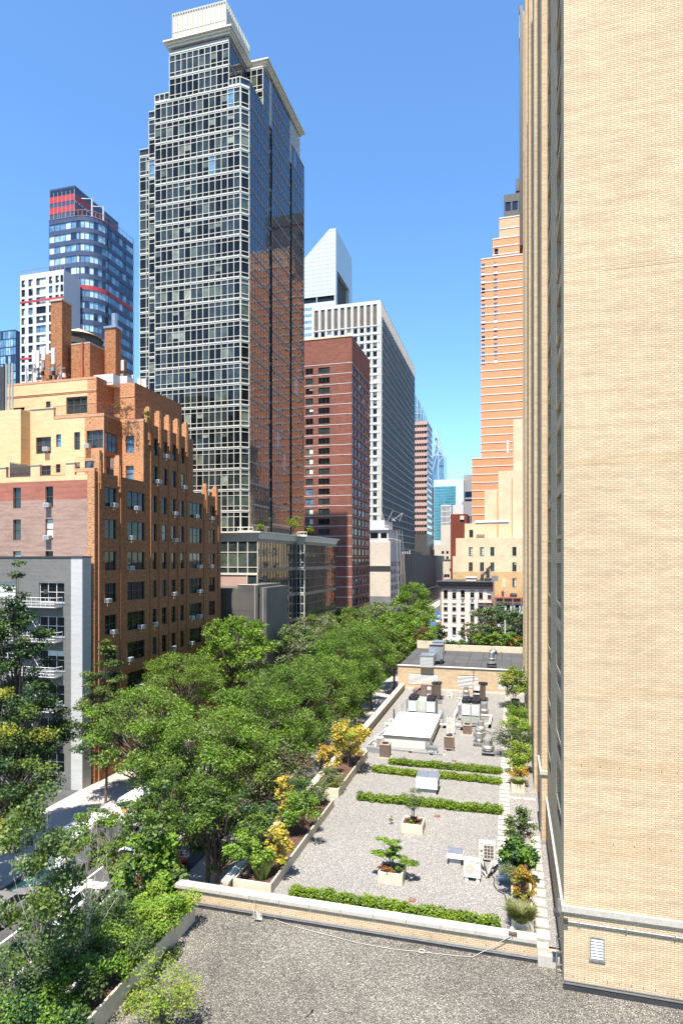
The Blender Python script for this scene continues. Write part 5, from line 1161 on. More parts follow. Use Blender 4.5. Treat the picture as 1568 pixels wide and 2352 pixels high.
def beige_warehouse():
    Y = 176.0; t = thing('stepped_brick_building', 'plain tan brick building stepping up behind the pink corner house', 'building', (-5, Y, 0)); W = Wins(t, .2)
    X_ = lambda px: xat(px, Y); zz = lambda py: zat(py, -8, Y); m = MB(); k = 1450*1.0
    cx = lambda c: (1450+c*.3189)/1.5306; cy = lambda c: (1700+c*.3189)/1.5306
    ops = []
    for c in ((617, 660), (740, 784), (854, 898), (1096, 1141)):
        for r in ((700, 797), (868, 966)): ops.append((X_(cx(c[0])), X_(cx(c[1])), zz(cy(r[1])), zz(cy(r[0]))))
    ops.append((X_(cx(1096)), X_(cx(1141)), zz(cy(1140)), zz(cy(1042)))); ops.append((X_(cx(854)), X_(cx(898)), zz(cy(1140)), zz(cy(1042)))); ops.append((X_(cx(740)), X_(cx(784)), zz(cy(1140)), zz(cy(1042))))
    for o in ops: W.add('S', Y, o, 'dh6', 'frame_bronze', 'concrete', (2, 3, 0, 3, 1, 0, 0, 0))
    zsp = zz(cy(975)); x0, xr = X_(1046), 14; zt = zz(cy(600))
    facade(m, 'S', Y, x0, xr, zsp, zt, [o for o in ops if o[2] > zsp-.1], .22, 'tan_wall'); facade(m, 'S', Y, X_(1039), xr, 0, zsp, [o for o in ops if o[2] <= zsp-.1], .22, 'beige_brick_far')
    m.box(X_(1039), x0, Y+.01, Y+20, zsp-9, zz(cy(800)), 'tan_wall'); m.box(x0, xr, Y+.02, Y+30, 0, zt-.01, 'tan_wall', skip='S')
    m.build('wall', t)
    u = MB(); Y2 = Y+3; f = lambda c: xat(cx(c), Y2); h = lambda c: zat(cy(c), -6, Y2)
    u.box(f(572), f(790), Y2, Y2+20, zt, h(437), 'tan_wall'); u.box(f(790), f(942), Y2+1, Y2+20, zt, h(65), 'tan_wall'); u.box(f(942), xr, Y2+1.01, Y2+24, zt, h(-140)+0, 'tan_wall'); u.box(xat(1178, Y2+2), xr, Y2+2, Y2+24, h(-140), zat(960, 0, Y2), 'tan_wall')
    u.build('upper_wall', t)
    s = MB(); s.fbox('S', Y2+1, f(926), f(942), 0, .06, zt, h(70), 'orange_tower_brick'); s.fbox('S', Y2+1.01, f(1087), f(1101), 0, .06, zt, h(-60), 'orange_tower_brick'); s.fbox('S', Y2, f(622), f(665), 0, .05, h(592), h(508), 'glass_dark'); s.fbox('S', Y, X_(cx(980)), X_(cx(1026)), 0, .04, zz(cy(800)), zz(cy(695)), 'tan_wall'); s.fbox('S', Y, X_(cx(980)), X_(cx(1028)), .0, .04, zz(cy(1143)), zz(cy(1042)), 'tan_wall'); s.build('wall_strips', t)
    p = MB(); rail(p, [(f(790), Y2+1.2, h(65)), (f(942), Y2+1.2, h(65))], 1.2, 'taupe_panel', 1, .05); p.tube([(xat(1165, Y2+.8), Y2+.8, zat(1040, 0, Y2)), (xat(1165, Y2+.8), Y2+.8, zat(1010, 0, Y2))], .35, 'white_metal', 8); p.build('roof_railing', t)
    d = MB(); x = X_(cx(690)); d.tube([(x, Y+1, h(430)), (x+9, Y+1, h(430))], .6, 'galv', 8); d.build('duct', t)
    W.done()
    # pink walk-up on the corner
    Y = 161.0; t = thing('corner_house', 'pale pink four storey walk-up with black cornice and fire escape', 'house', (-11, Y, 0)); W = Wins(t, .18); x0, xr = xat(1010.5, Y), xat(1131, Y); zt = zat(cy(1155), -11, Y); m = MB(); ops = []
    X_ = lambda c: xat(cx(c), Y); zz = lambda c: zat(cy(c), -11, Y)
    for a, b in ((341, 384), (435, 478), (529, 573), (633, 678), (728, 772), (823, 866)):
        for r0, r1 in ((1180, 1272), (1325, 1410), (1452, 1535), (1588, 1695)):
            o = (X_(a), X_(b), zz(r1), zz(r0)); ops.append(o); W.add('S', Y, o, 'dh', 'frame_bronze', 'mauve_trim', (2, 3, 4, 1, 2, 3, 0, 0))
    facade(m, 'S', Y, x0, xr, 0, zt, ops, .2, 'pink_paint'); m.box(x0, xr, Y+.01, Y+16, 0, zt+1.8, 'mauve_trim', skip='S', top='dark_roof'); m.box(x0-.02, x0+.32, Y-.06, Y+.2, 0, zt, 'mauve_trim'); m.box(xr-.3, xr+.35, Y-.08, Y+.2, 0, zt+1.8, 'mauve_trim'); m.build('wall', t)
    c = MB(); c.box(x0-.8, xr+.1, Y-.95, Y+.3, zt+1.55, zt+1.85, 'cornice_dark', top='galv'); c.box(x0-.5, xr-.003, Y-.5, Y, zt+.2, zt+1.55, 'cornice_dark'); c.box(x0-.1, xr-.31, Y-.2, Y, zt-.15, zt+.2, 'mauve_trim')
    n = 26
    for i in range(n): x = x0+(xr-x0)*i/n; c.box(x, x+.16, Y-.85, Y-.5, zt+.9, zt+1.55, 'cornice_dark')
    c.build('cornice', t)
    def escape(x0, x1, levels, Yf, par, zd):
        f = MB()
        for i, z in enumerate(levels):
            f.box(x0, x1, Yf-1.3, Yf-.05, z, z+.06, 'mauve_trim'); rail(f, [(x0, Yf-.1, z), (x0, Yf-1.3, z), (x1, Yf-1.3, z), (x1, Yf-.1, z)], 1.0, 'mauve_trim', .3, .025)
            if i < len(levels)-1 or zd:
                zb = levels[i+1] if i < len(levels)-1 else z-zd
                a, b = (x1-.5, x0+.9)
                for o in (-.9, -.4): f.tube([(a, Yf+o, z), (b, Yf+o, zb)], .06, 'pink_paint', 4)
                for q in range(9): s = (q+.5)/9; f.box(a+(b-a)*s-.12, a+(b-a)*s+.12, Yf-.9, Yf-.4, z+(zb-z)*s, z+(zb-z)*s+.03, 'mauve_trim')
        f.build('fire_escape', par)
    escape(X_(718), X_(880), [zz(1310), zz(1432), zz(1558)], Y, t, 2.8)
    r = MB(); xx = X_(570); r.box(xx, X_(690), Y+4, Y+8, zt+1.8, zat(cy(1040), -10, Y+4), 'pink_paint'); r.box(xx-.15, X_(690)+.15, Y+3.8, Y+8.2, zat(cy(1040), -10, Y+4), zat(cy(1032), -10, Y+4), 'pale_panel'); r.build('bulkhead', t)
    r = MB(); xx = X_(755); zb = zt+1.8; r.tube([(xx, Y+5, zb), (xx, Y+5, zb+1.6), (xx+1.3, Y+5, zb+2.4)], .42, 'dark_metal', 8); xx = X_(820); r.tube([(xx, Y+5, zb), (xx, Y+5, zb+3.2), (xx+1.0, Y+5, zb+3.9)], .45, 'dark_metal', 8); r.lathe(xx, Y+3.4, [(.8, zb), (.8, zb+.7), (.3, zb+.9)], 10, 'dark_metal'); r.box(xx+1, xx+2.6, Y+3, Y+4, zb, zb+1.4, 'patch_grey'); r.box(X_(325), X_(340), Y+.5, Y+1.2, zb, zb+1.5, 'mauve_trim'); r.build('roof_ducts', t)
    a = MB(); xl, xm = X_(385), X_(602); a.poly([(xl, Y-2.2, zz(1742)), (xm, Y-2.2, zz(1742)), (xm, Y-.05, zz(1700)), (xl, Y-.05, zz(1700))], 'awning_white'); a.box(xl, xm, Y-2.25, Y-2.2, zz(1752), zz(1742), 'mauve_trim'); a.poly([(xm-.0, Y-2.1, zz(1738)), (xm+.3, Y-2.1, zz(1738)), (xm+.3, Y, zz(1700)), (xm, Y, zz(1700))], 'blue_awning'); a.box(xm+.3, xr, Y-1, Y-.05, zz(1745), zz(1715), 'mauve_trim'); a.box(x0, xr, Y-.5, Y-.06, 0, zz(1760), 'dark_panel'); a.build('awning', t)
    W.done()
    me = MB(); me.box(-.3, .3, -.4, .1, 0, .4, 'white_metal'); me.box(-.25, .25, -.408, -.4, .05, .35, 'antenna_grey'); me = me.mesh('ac')
    for c, r, l in ((551, 1272, 'third window of the top row of the pink house'), (655, 1272, 'fourth window of the top row of the pink house'), (655, 1410, 'fourth window, second row of the pink house'), (457, 1690, 'second window of the lowest row of the pink house')):
        o = bpy.data.objects.new('window_air_conditioner', me); C.objects.link(o); o.location = (X_(c), Y, zz(r)); tag(o, 'white air conditioner in the '+l, 'air conditioner', 'window air conditioners of the pink house')
    # small grey house beside it
    Y = 160.0; t = thing('row_house', 'small pale grey row house with brown bracketed cornice', 'house', (0, Y, 0)); W = Wins(t, .18); x0, x1 = xat(cx(905), Y)+.15, 4.6; X_ = lambda c: xat(cx(c), Y); zz = lambda c: zat(cy(c), 0, Y); zt = zz(1310); ops = []; m = MB()
    for a, b in ((930, 972), (1029, 1071), (1128, 1170)):
        for r0, r1 in ((1335, 1420), (1463, 1540), (1590, 1680)): o = (X_(a), X_(b), zz(r1), zz(r0)); ops.append(o); W.add('S', Y, o, 'dh', 'frame_bronze', 'pale_grey_paint', (3, 3, 4, 1, 1, 0, 0, 0))
    facade(m, 'S', Y, x0, x1, 0, zt, ops, .2, 'pale_grey_paint'); m.box(x0, x1, Y+.01, Y+14, 0, zt+1.2, 'dark_red_brick', skip='S', top='rust'); m.build('wall', t)
    c = MB(); c.box(x0-.2, x1, Y-.7, Y+.2, zt+1.0, zt+1.3, 'cornice_brown'); c.box(x0, x1, Y-.35, Y, zt-.1, zt+1.0, 'cornice_brown'); [c.box(X_(q)-.2, X_(q)+.2, Y-.75, Y-.35, zt-.5, zt+1.0, 'cornice_brown') for q in (912, 1000, 1100, 1195)]; c.build('cornice', t)
    escape(X_(1090), X_(1185), [zz(1440), zz(1545)], Y, t, 2.6)
    r = MB(); r.lathe(X_(990), Y+3, [(.25, zt+1), (.25, zt+2.2), (.45, zt+2.3), (.1, zt+2.8)], 8, 'dark_metal'); r.lathe(X_(1110), Y+3, [(.9, zt+1), (.9, zt+1.9), (.5, zt+2.2)], 10, 'dark_metal'); r.build('roof_vents', t); W.done()
    o = bpy.data.objects.new('window_air_conditioner', me); C.objects.link(o); o.location = (X_(950), Y, zz(1420)); tag(o, 'white air conditioner in the left window of the small grey row house', 'air conditioner')
beige_warehouse()
# ---------------------------------------------------------------- things standing on the upper roof
Z = 7.1
def pxw(px, X, Y): return px/F*dep(X, Y)
def vent_hood(name, pxl, pxr, py, depth, h, lab, slats=8, cap2=True, grp=None):
    xl, y = at(pxl, py); xr, _ = at(pxr, py); t = thing(name, lab, 'roof vent', ((xl+xr)/2, y+depth/2, Z), grp)
    m = MB(); m.box(xl, xr, y, y+depth, Z-.02, Z+.33, 'concrete'); m.build('curb', t)
    o = .12; z0, z1 = Z+.37, Z+h; m = MB(); m.box(xl-o+.04, xr+o-.04, y-o+.04, y+depth+o-.04, z0, z1-.1, 'dark_metal'); a, b, c_, d = xl-o, xr+o, y-o, y+depth+o
    for q in range(slats):
        z = z0+(z1-z0-.08)*q/slats; hh = (z1-z0)/slats*.72
        for p0, p1, p2, p3 in (((a, c_), (b, c_), (b-.05, c_+.05), (a+.05, c_+.05)), ((b, c_), (b, d), (b-.05, d-.05), (b-.05, c_+.05)), ((a, d), (a, c_), (a+.05, c_+.05), (a+.05, d-.05))):
            m.poly([(*p0, z), (*p1, z), (*p2, z+hh), (*p3, z+hh)], 'white_metal')
    m.build('louvres', t); m = MB(); m.box(a+.03, b-.03, c_+.03, d-.03, z1-.09, z1, 'white_metal', top='galv')
    if cap2: m.box((a+b)/2-.02, (a+b)/2+.02, c_+.03, d-.03, z1, z1+.03, 'galv')
    m.build('lid', t); return t
vent_hood('louvred_vent', 958.5, 1002, 1821, 1.05, 1.12, 'big white louvred vent box with grey lid behind the clipped hedge', 8)
vent_hood('louvred_vent', 1031, 1058, 1985, .5, .62, 'small white louvred vent with stained metal lid left of the fan coil pair', 4, False)
vent_hood('louvred_vent', 1207, 1222, 1903, .35, .5, 'small white louvred vent half hidden behind the leafy planter by the tower', 4, False)
def minisplit(px0, px1, py, h, lab, rot=0, back=False, fans=1, depth=.34, legs=.18):
    x0, y = at(px0, py); x1, _ = at(px1, py); w = x1-x0; t = thing('outdoor_condenser', lab, 'AC unit', ((x0+x1)/2, y, Z), 'cream outdoor condensers', rot)
    m = MB(); m.box(-w/2, w/2, 0, depth, legs, legs+h-.03, 'cream_plastic'); m.box(-w/2-.012, w/2+.012, -.012, depth+.012, legs+h-.03, legs+h, 'cream_plastic'); m.build('casing', t, (0, 0, 0))
    if back:
        m = MB(); a, b, c_, d = -w/2+.3*w, w/2-.1*w, legs+.08, legs+h-.1; m.box(a, b, -.006, .002, c_, d, 'louvre_brown')
        for i in range(4): x = a+(b-a)*i/3; m.box(x-.012, x+.012, -.014, -.006, c_, d, 'cream_plastic')
        for i in range(5): z = c_+(d-c_)*i/4; m.box(a, b, -.016, -.014, z-.012, z+.012, 'cream_plastic')
        m.build('coil_grille', t, (0, 0, 0)); m = MB(); m.box(-w/2+.05, -w/2+.18, -.06, 0, legs+h*.6, legs+h*.85, 'white_metal'); m.build('switch_box', t, (0, 0, 0))
    else:
        for i in range(fans):
            m = MB(); zc = legs+h*(i+.5)/fans; r = min(w*.27, h/fans*.42); xc = -w*.14; n = 20
            m.poly([(xc+r*math.cos(2*math.pi*k/n), -.005, zc+r*math.sin(2*math.pi*k/n)) for k in range(n)], 'tan_grille')
            for k in range(9): xx = xc-r+2*r*(k+.5)/9; hh = math.sqrt(max(0, r*r-(xx-xc)**2)); m.box(xx-.008, xx+.008, -.016, -.006, zc-hh, zc+hh, 'cream_plastic')
            m.lathe(xc, 0, [(0, 0)], 3, 'cream_plastic') if False else m.box(xc-.06, xc+.06, -.02, -.016, zc-.06, zc+.06, 'cream_plastic'); m.build('fan_grille', t, (0, 0, 0))
        m = MB(); m.box(w*.22, w*.38, -.004, 0, legs+h*.85, legs+h*.89, 'antenna_grey'); m.box(w*.22, w*.38, -.004, 0, legs+h*.40, legs+h*.43, 'antenna_grey'); m.build('label_plate', t, (0, 0, 0))
    m = MB()
    for x in (-w/2+.08, w/2-.2):
        m.box(x, x+.12, -.05, depth+.05, .06, legs, 'galv'); m.box(x-.02, x+.14, -.1, .05, 0, .1, 'white_metal'); m.box(x-.02, x+.14, depth-.05, depth+.1, 0, .1, 'white_metal')
    m.build('feet', t, (0, 0, 0)); return t
minisplit(1064, 1104, 2022, .82, 'cream fan coil condenser with round grille, nearest of the pair by the leafy planter')
minisplit(1099.5, 1137, 1978, .84, 'cream condenser turned so its wire coil grille shows, behind the round grille one', back=True, legs=.12)
minisplit(1025, 1044, 1688, 1.25, 'tall cream condenser with two stacked fans between the rooftop air handlers', fans=2)
minisplit(1025, 1040, 1601, .62, 'small cream condenser by the far louvred wall', legs=.1)
minisplit(858.5, 880, 1714, .68, 'cream condenser with black wire grille at the left corner of the white skylight', back=True, legs=.08)
def cube_condenser(px0, px1, py, h, lab, legs=0):
    x0, y = at(px0, py); x1, _ = at(px1, py); w = x1-x0; t = thing('cube_condenser', lab, 'AC unit', ((x0+x1)/2, y+w/2, Z), 'brown cube condensers'); xm, ym = (x0+x1)/2, y+w/2
    m = MB(); m.box(x0+.02, x1-.02, y+.02, y+w-.02, Z+.1+legs, Z+h-.06, 'dark_brown'); n = 15
    for i in range(n+1):
        a = x0+w*i/n; m.box(a-.018, a+.018, y, y+.03, Z+.1+legs, Z+h-.06, 'brown_metal'); b = y+w*i/n; m.box(x1-.03, x1, b-.018, b+.018, Z+.1+legs, Z+h-.06, 'brown_metal'); m.box(x0, x0+.03, b-.018, b+.018, Z+.1+legs, Z+h-.06, 'brown_metal')
    m.build('slatted_casing', t); m = MB(); m.box(x0-.02, x1+.02, y-.02, y+w+.02, Z+h-.06, Z+h+.03, 'tan_metal'); m.build('top_cover', t, bevel=.02); m = MB(); m.box(x0-.02, x1+.02, y-.02, y+w+.02, Z+.05+legs, Z+.1+legs, 'tan_metal'); m.build('base_pan', t)
    m = MB(); m.lathe(xm, ym, [(w*.38, Z+h+.031), (w*.38, Z+h+.06), (w*.33, Z+h+.07)], 20, 'black'); [m.box(xm-w*.33, xm+w*.33, ym-.03, ym+.03, Z+h+.071, Z+h+.09, 'dark_metal'), m.box(xm-.03, xm+.03, ym-w*.33, ym+w*.33, Z+h+.072, Z+h+.092, 'dark_metal')]; m.build('fan', t)
    m = MB()
    if legs: [m.box(a, a+.1, b, b+.1, Z, Z+.06+legs, 'white_metal') for a in (x0+.04, x1-.14) for b in (y+.02, y+w-.12)]
    else: m.box(x0-.1, x1+.1, y-.08, y+w+.08, Z-.01, Z+.05, 'concrete')
    m.build('base', t); return t
cube_condenser(871.5, 894.5, 1741, 1.05, 'brown slatted cube condenser alone beside the left planter, in front of the white skylight')
cube_condenser(1019.5, 1041.5, 1724, 1.12, 'brown slatted cube condenser on white feet right of the white skylight', .1)
cube_condenser(1062, 1082, 1688, .86, 'brown slatted cube condenser beside the two stacked fan unit')
def spun_fan(px, py, r, h, lab, up=False, box=True):
    x, y = at(px, py); t = thing('exhaust_fan', lab, 'exhaust fan', (x, y, Z), 'spun metal roof exhaust fans'); z = Z+.35
    m = MB(); m.box(x-r*.75, x+r*.75, y-r*.75, y+r*.75, Z-.01, Z+.22, 'dark_metal' if not up else 'planter_stone'); m.box(x-r*.95, x+r*.95, y-r*.95, y+r*.95, Z+.22, Z+.3, 'galv'); m.build('curb', t)
    if up: prof = [(r*.55, z-.05), (r*.6, z+.1), (r*.98, z+.45), (r, z+.75), (r*.92, z+.77), (r*.7, z+.8), (r*.68, z+1.0), (r*.4, z+1.06)]
    else: prof = [(r*.6, z-.05), (r*.85, z+.05), (r, z+.2), (r, z+.3), (r*.94, z+.34), (r*.7, z+.42), (r*.66, z+h-.06), (r*.62, z+h), (r*.5, z+h+.02)]
    m = MB(); m.lathe(x, y, prof, 24, 'spun_metal'); m.build('housing', t, smooth=False); return t
spun_fan(1120, 1733, .50, .85, 'spun metal exhaust fan nearest on the right, alone on the gravel')
spun_fan(1099.5, 1712, .50, .8, 'upblast bowl shaped exhaust fan on a pale curb', True)
spun_fan(1103.5, 1687, .42, .85, 'spun metal exhaust fan just behind the bowl shaped one')
spun_fan(1111, 1645, .45, .95, 'spun metal exhaust fan right of the double louvred air handler')
spun_fan(1068, 1635, .42, 1.35, 'spun metal exhaust fan sticking up behind the louvred air handler')
spun_fan(1070, 1600, .40, .8, 'small spun metal exhaust fan by the far wall')
def deck_fan(px, py, lab, r=.5, h=1.3):
    x, y = at(px, py, 9.9); t = thing('exhaust_fan', lab, 'exhaust fan', (x, y, 9.9)); m = MB()
    m.lathe(x, y, [(r*.6, 10.3), (r, 10.45), (r, 10.6), (r*.62, 10.7), (r*.6, 10.95), (r*.85, 11.0), (r*.6, 11.1), (r*.55, 9.9+h+.2), (r*.3, 9.95+h+.3)] if h > 1 else [(r*.9, 10.0), (r, 10.3), (r*.7, 10.45), (r*.3, 10.6)], 20, 'alu'); m.build('housing', t)
    m = MB(); [m.box(x+a-.05, x+a+.05, y+b-.05, y+b+.05, 9.9, 10.3, 'dark_metal') for a in (-r*.8, r*.8) for b in (-r*.8, r*.8)]; m.box(x-r, x+r, y-r, y+r, 10.25, 10.3, 'black'); m.build('stand', t)
deck_fan(1128.5, 1534, 'stacked shiny exhaust fan standing on the dark paved deck', .55, 1.6); deck_fan(1132, 1502, 'low round vent at the far side of the dark paved deck', .5, .8)
m = MB(); x, y = at(1151, 1539, 9.9); m.tube([(x, y, 9.9), (x, y, 12.0)], .07, 'galv', 8); m.box(x-.15, x+.15, y-.15, y+.15, 9.9, 9.95, 'dark_metal'); one('vent_pipe', m, 'thin upright grey pipe on the dark paved deck', 'pipe', (x, y, 9.9))
def deck_unit(px0, px1, py, h, lab, fans, legs, col='white_metal'):
    x0, y = at(px0, py, 9.9); x1, _ = at(px1, py, 9.9); t = thing('air_handler', lab, 'AC unit', (x0, y, 9.9)); m = MB(); z0 = 9.9+legs; m.box(x0, x1, y, y+2.0, z0, z0+h, col)
    if not fans: [m.box(x0-.03, x1+.03, y-.06, y, z0+h*(i+.2)/8, z0+h*(i+.75)/8, 'white_metal') for i in range(8)]; m.box(x0-.08, x1+.08, y-.1, y+2.1, z0+h, z0+h+.08, 'galv')
    m.build('casing', t)
    if fans:
        m = MB(); [m.lathe(x0+(x1-x0)*f, y+.9, [(.5, z0+h), (.5, z0+h+.12), (.42, z0+h+.1)], 16, 'black') for f in (.28, .75)]; m.build('fans', t); m = MB(); [m.box(a, a+.12, b, b+.12, 9.9, z0, 'dark_metal') for a in (x0+.1, x1-.25) for b in (y+.1, y+1.8)]; m.build('stand', t)
deck_unit(965, 995, 1533, 1.3, 'white louvred box nearest on the left of the dark deck', False, .05); deck_unit(984, 1017, 1526, 1.4, 'weathered grey condenser with two top fans on a stand on the dark deck', True, .7, 'galv'); deck_unit(993, 1018, 1502, 1.5, 'white louvred box behind the twin fan condenser on the dark deck', False, .05)

def air_handler(pxs, py, h, lab, kinds, dp=2.0):
    x0, y = at(pxs[0], py); xe, _ = at(pxs[-1], py); t = thing('air_handler', lab, 'AC unit', ((x0+xe)/2, y+1, Z)); zb = Z+.35
    m = MB(); m.box(x0-.2, xe+.3, y-.05, y+.12, Z+.1, Z+.3, 'galv'); m.box(x0-.2, xe+.3, y+dp-.2, y+dp, Z+.1, Z+.3, 'galv'); m.build('skid', t)
    m = MB(); m.box(x0, xe, y, y+dp, zb, zb+h, 'sage_metal'); [m.box(at(p, py)[0]-.015, at(p, py)[0]+.015, y-.012, y, zb, zb+h, 'dark_metal') for p in pxs[1:-1]]; m.build('casing', t)
    for i, k in enumerate(kinds):
        a, b = at(pxs[i], py)[0]+.06, at(pxs[i+1], py)[0]-.06
        if k:
            m = MB(); m.box(a, b, y-.008, y, zb+h*.42, zb+h*.96, 'dark_metal')
            for q in range(9): z = zb+h*(.43+.53*q/9); m.poly([(a, y-.06, z), (b, y-.06, z), (b, y-.01, z+h*.045), (a, y-.01, z+h*.045)], 'pale_panel')
            m.build('louvres', t); m = MB(); xm = (a+b)/2; m.box(a, b, y+.05, y+dp-.05, zb+h, zb+h+.05, 'dark_metal')
            for yy_ in (y+.5, y+1.45): m.lathe(xm, yy_, [(.46, zb+h+.05), (.44, zb+h+.3), (.40, zb+h+.28), (.12, zb+h+.26), (.1, zb+h+.34)], 18, 'black')
            m.build('fans', t)
    return t, x0, xe, y
t, *_ = air_handler((937, 957.5, 979, 1001), 1657, 1.65, 'long sage green air handler with two louvred ends behind the white skylight', (1, 0, 1)); m = MB(); x, y = at(961, 1657); m.box(x-.12, x+.05, y-.03, y, Z+1.0, Z+1.1, 'tail_red'); m.build('switch', t)
air_handler((1059, 1081, 1102), 1668, 1.75, 'sage green double louvred air handler behind the brown cube condenser', (1, 1))
def package_unit(px0, px1, py, h, lab, hood):
    x0, y = at(px0, py); x1, _ = at(px1, py); w = x1-x0; t = thing('packaged_unit', lab, 'AC unit', ((x0+x1)/2, y, Z), 'brown packaged rooftop units'); z0 = Z+.45; dp = 2.0
    m = MB(); m.box(x0-.3, x1+.3, y-.1, y+.05, Z+.1, Z+.4, 'galv'); m.box(x0-.3, x1+.3, y+dp, y+dp+.15, Z+.1, Z+.4, 'galv'); m.build('skid', t)
    m = MB(); m.box(x0, x0+w*.62, y, y+dp, z0, z0+h, 'brown_metal', top='tan_metal'); m.box(x0+w*.62+.01, x1, y+.25, y+dp, z0, z0+h*.96, 'dark_brown'); [m.box(x0+w*f, x0+w*f+.03, y-.015, y, z0, z0+h, 'dark_brown') for f in (.02, .3, .31)]
    m.box(x0+w*.35, x0+w*.56, y-.02, y-.003, z0+h*.62, z0+h*.85, 'white_metal'); m.box(x0+w*.34, x0+w*.58, y-.02, y-.003, z0+h*.22, z0+h*.34, 'pale_panel'); m.build('casing', t)
    m = MB(); [m.lathe(x0+w*f, y+yy_, [(.38, z0+h*.96), (.38, z0+h*1.04), (.3, z0+h*1.0)], 16, 'black') for f in (.72, .9) for yy_ in (.75, 1.45)]; m.build('fans', t)
    m = MB()
    if hood: m.prism([(x0-.9, y+.2), (x0, y+.2), (x0, y+1.5), (x0-.9, y+1.5)], z0+.2, z0+h*.55, 'brown_metal'); m.poly([(x0-1.2, y+.1, z0+.1), (x0, y+.1, z0+h*.8), (x0, y+1.6, z0+h*.8), (x0-1.2, y+1.6, z0+.1)], 'tan_metal'); m.build('intake_hood', t)
    else:
        for k in range(3): z = z0+h*(.15+.28*k); m.poly([(x0+.1, y-.35, z), (x0+w*.58, y-.35, z), (x0+w*.58, y-.02, z+h*.26), (x0+.1, y-.02, z+h*.26)], 'tan_metal' if k != 1 else 'dark_brown')
        m.build('intake_hood', t)
package_unit(966, 1009, 1613, 1.5, 'brown packaged rooftop unit with side hood, far left by the trees', True); package_unit(1085, 1113, 1618, 1.6, 'brown packaged rooftop unit with stacked intake hoods at the far right', False)

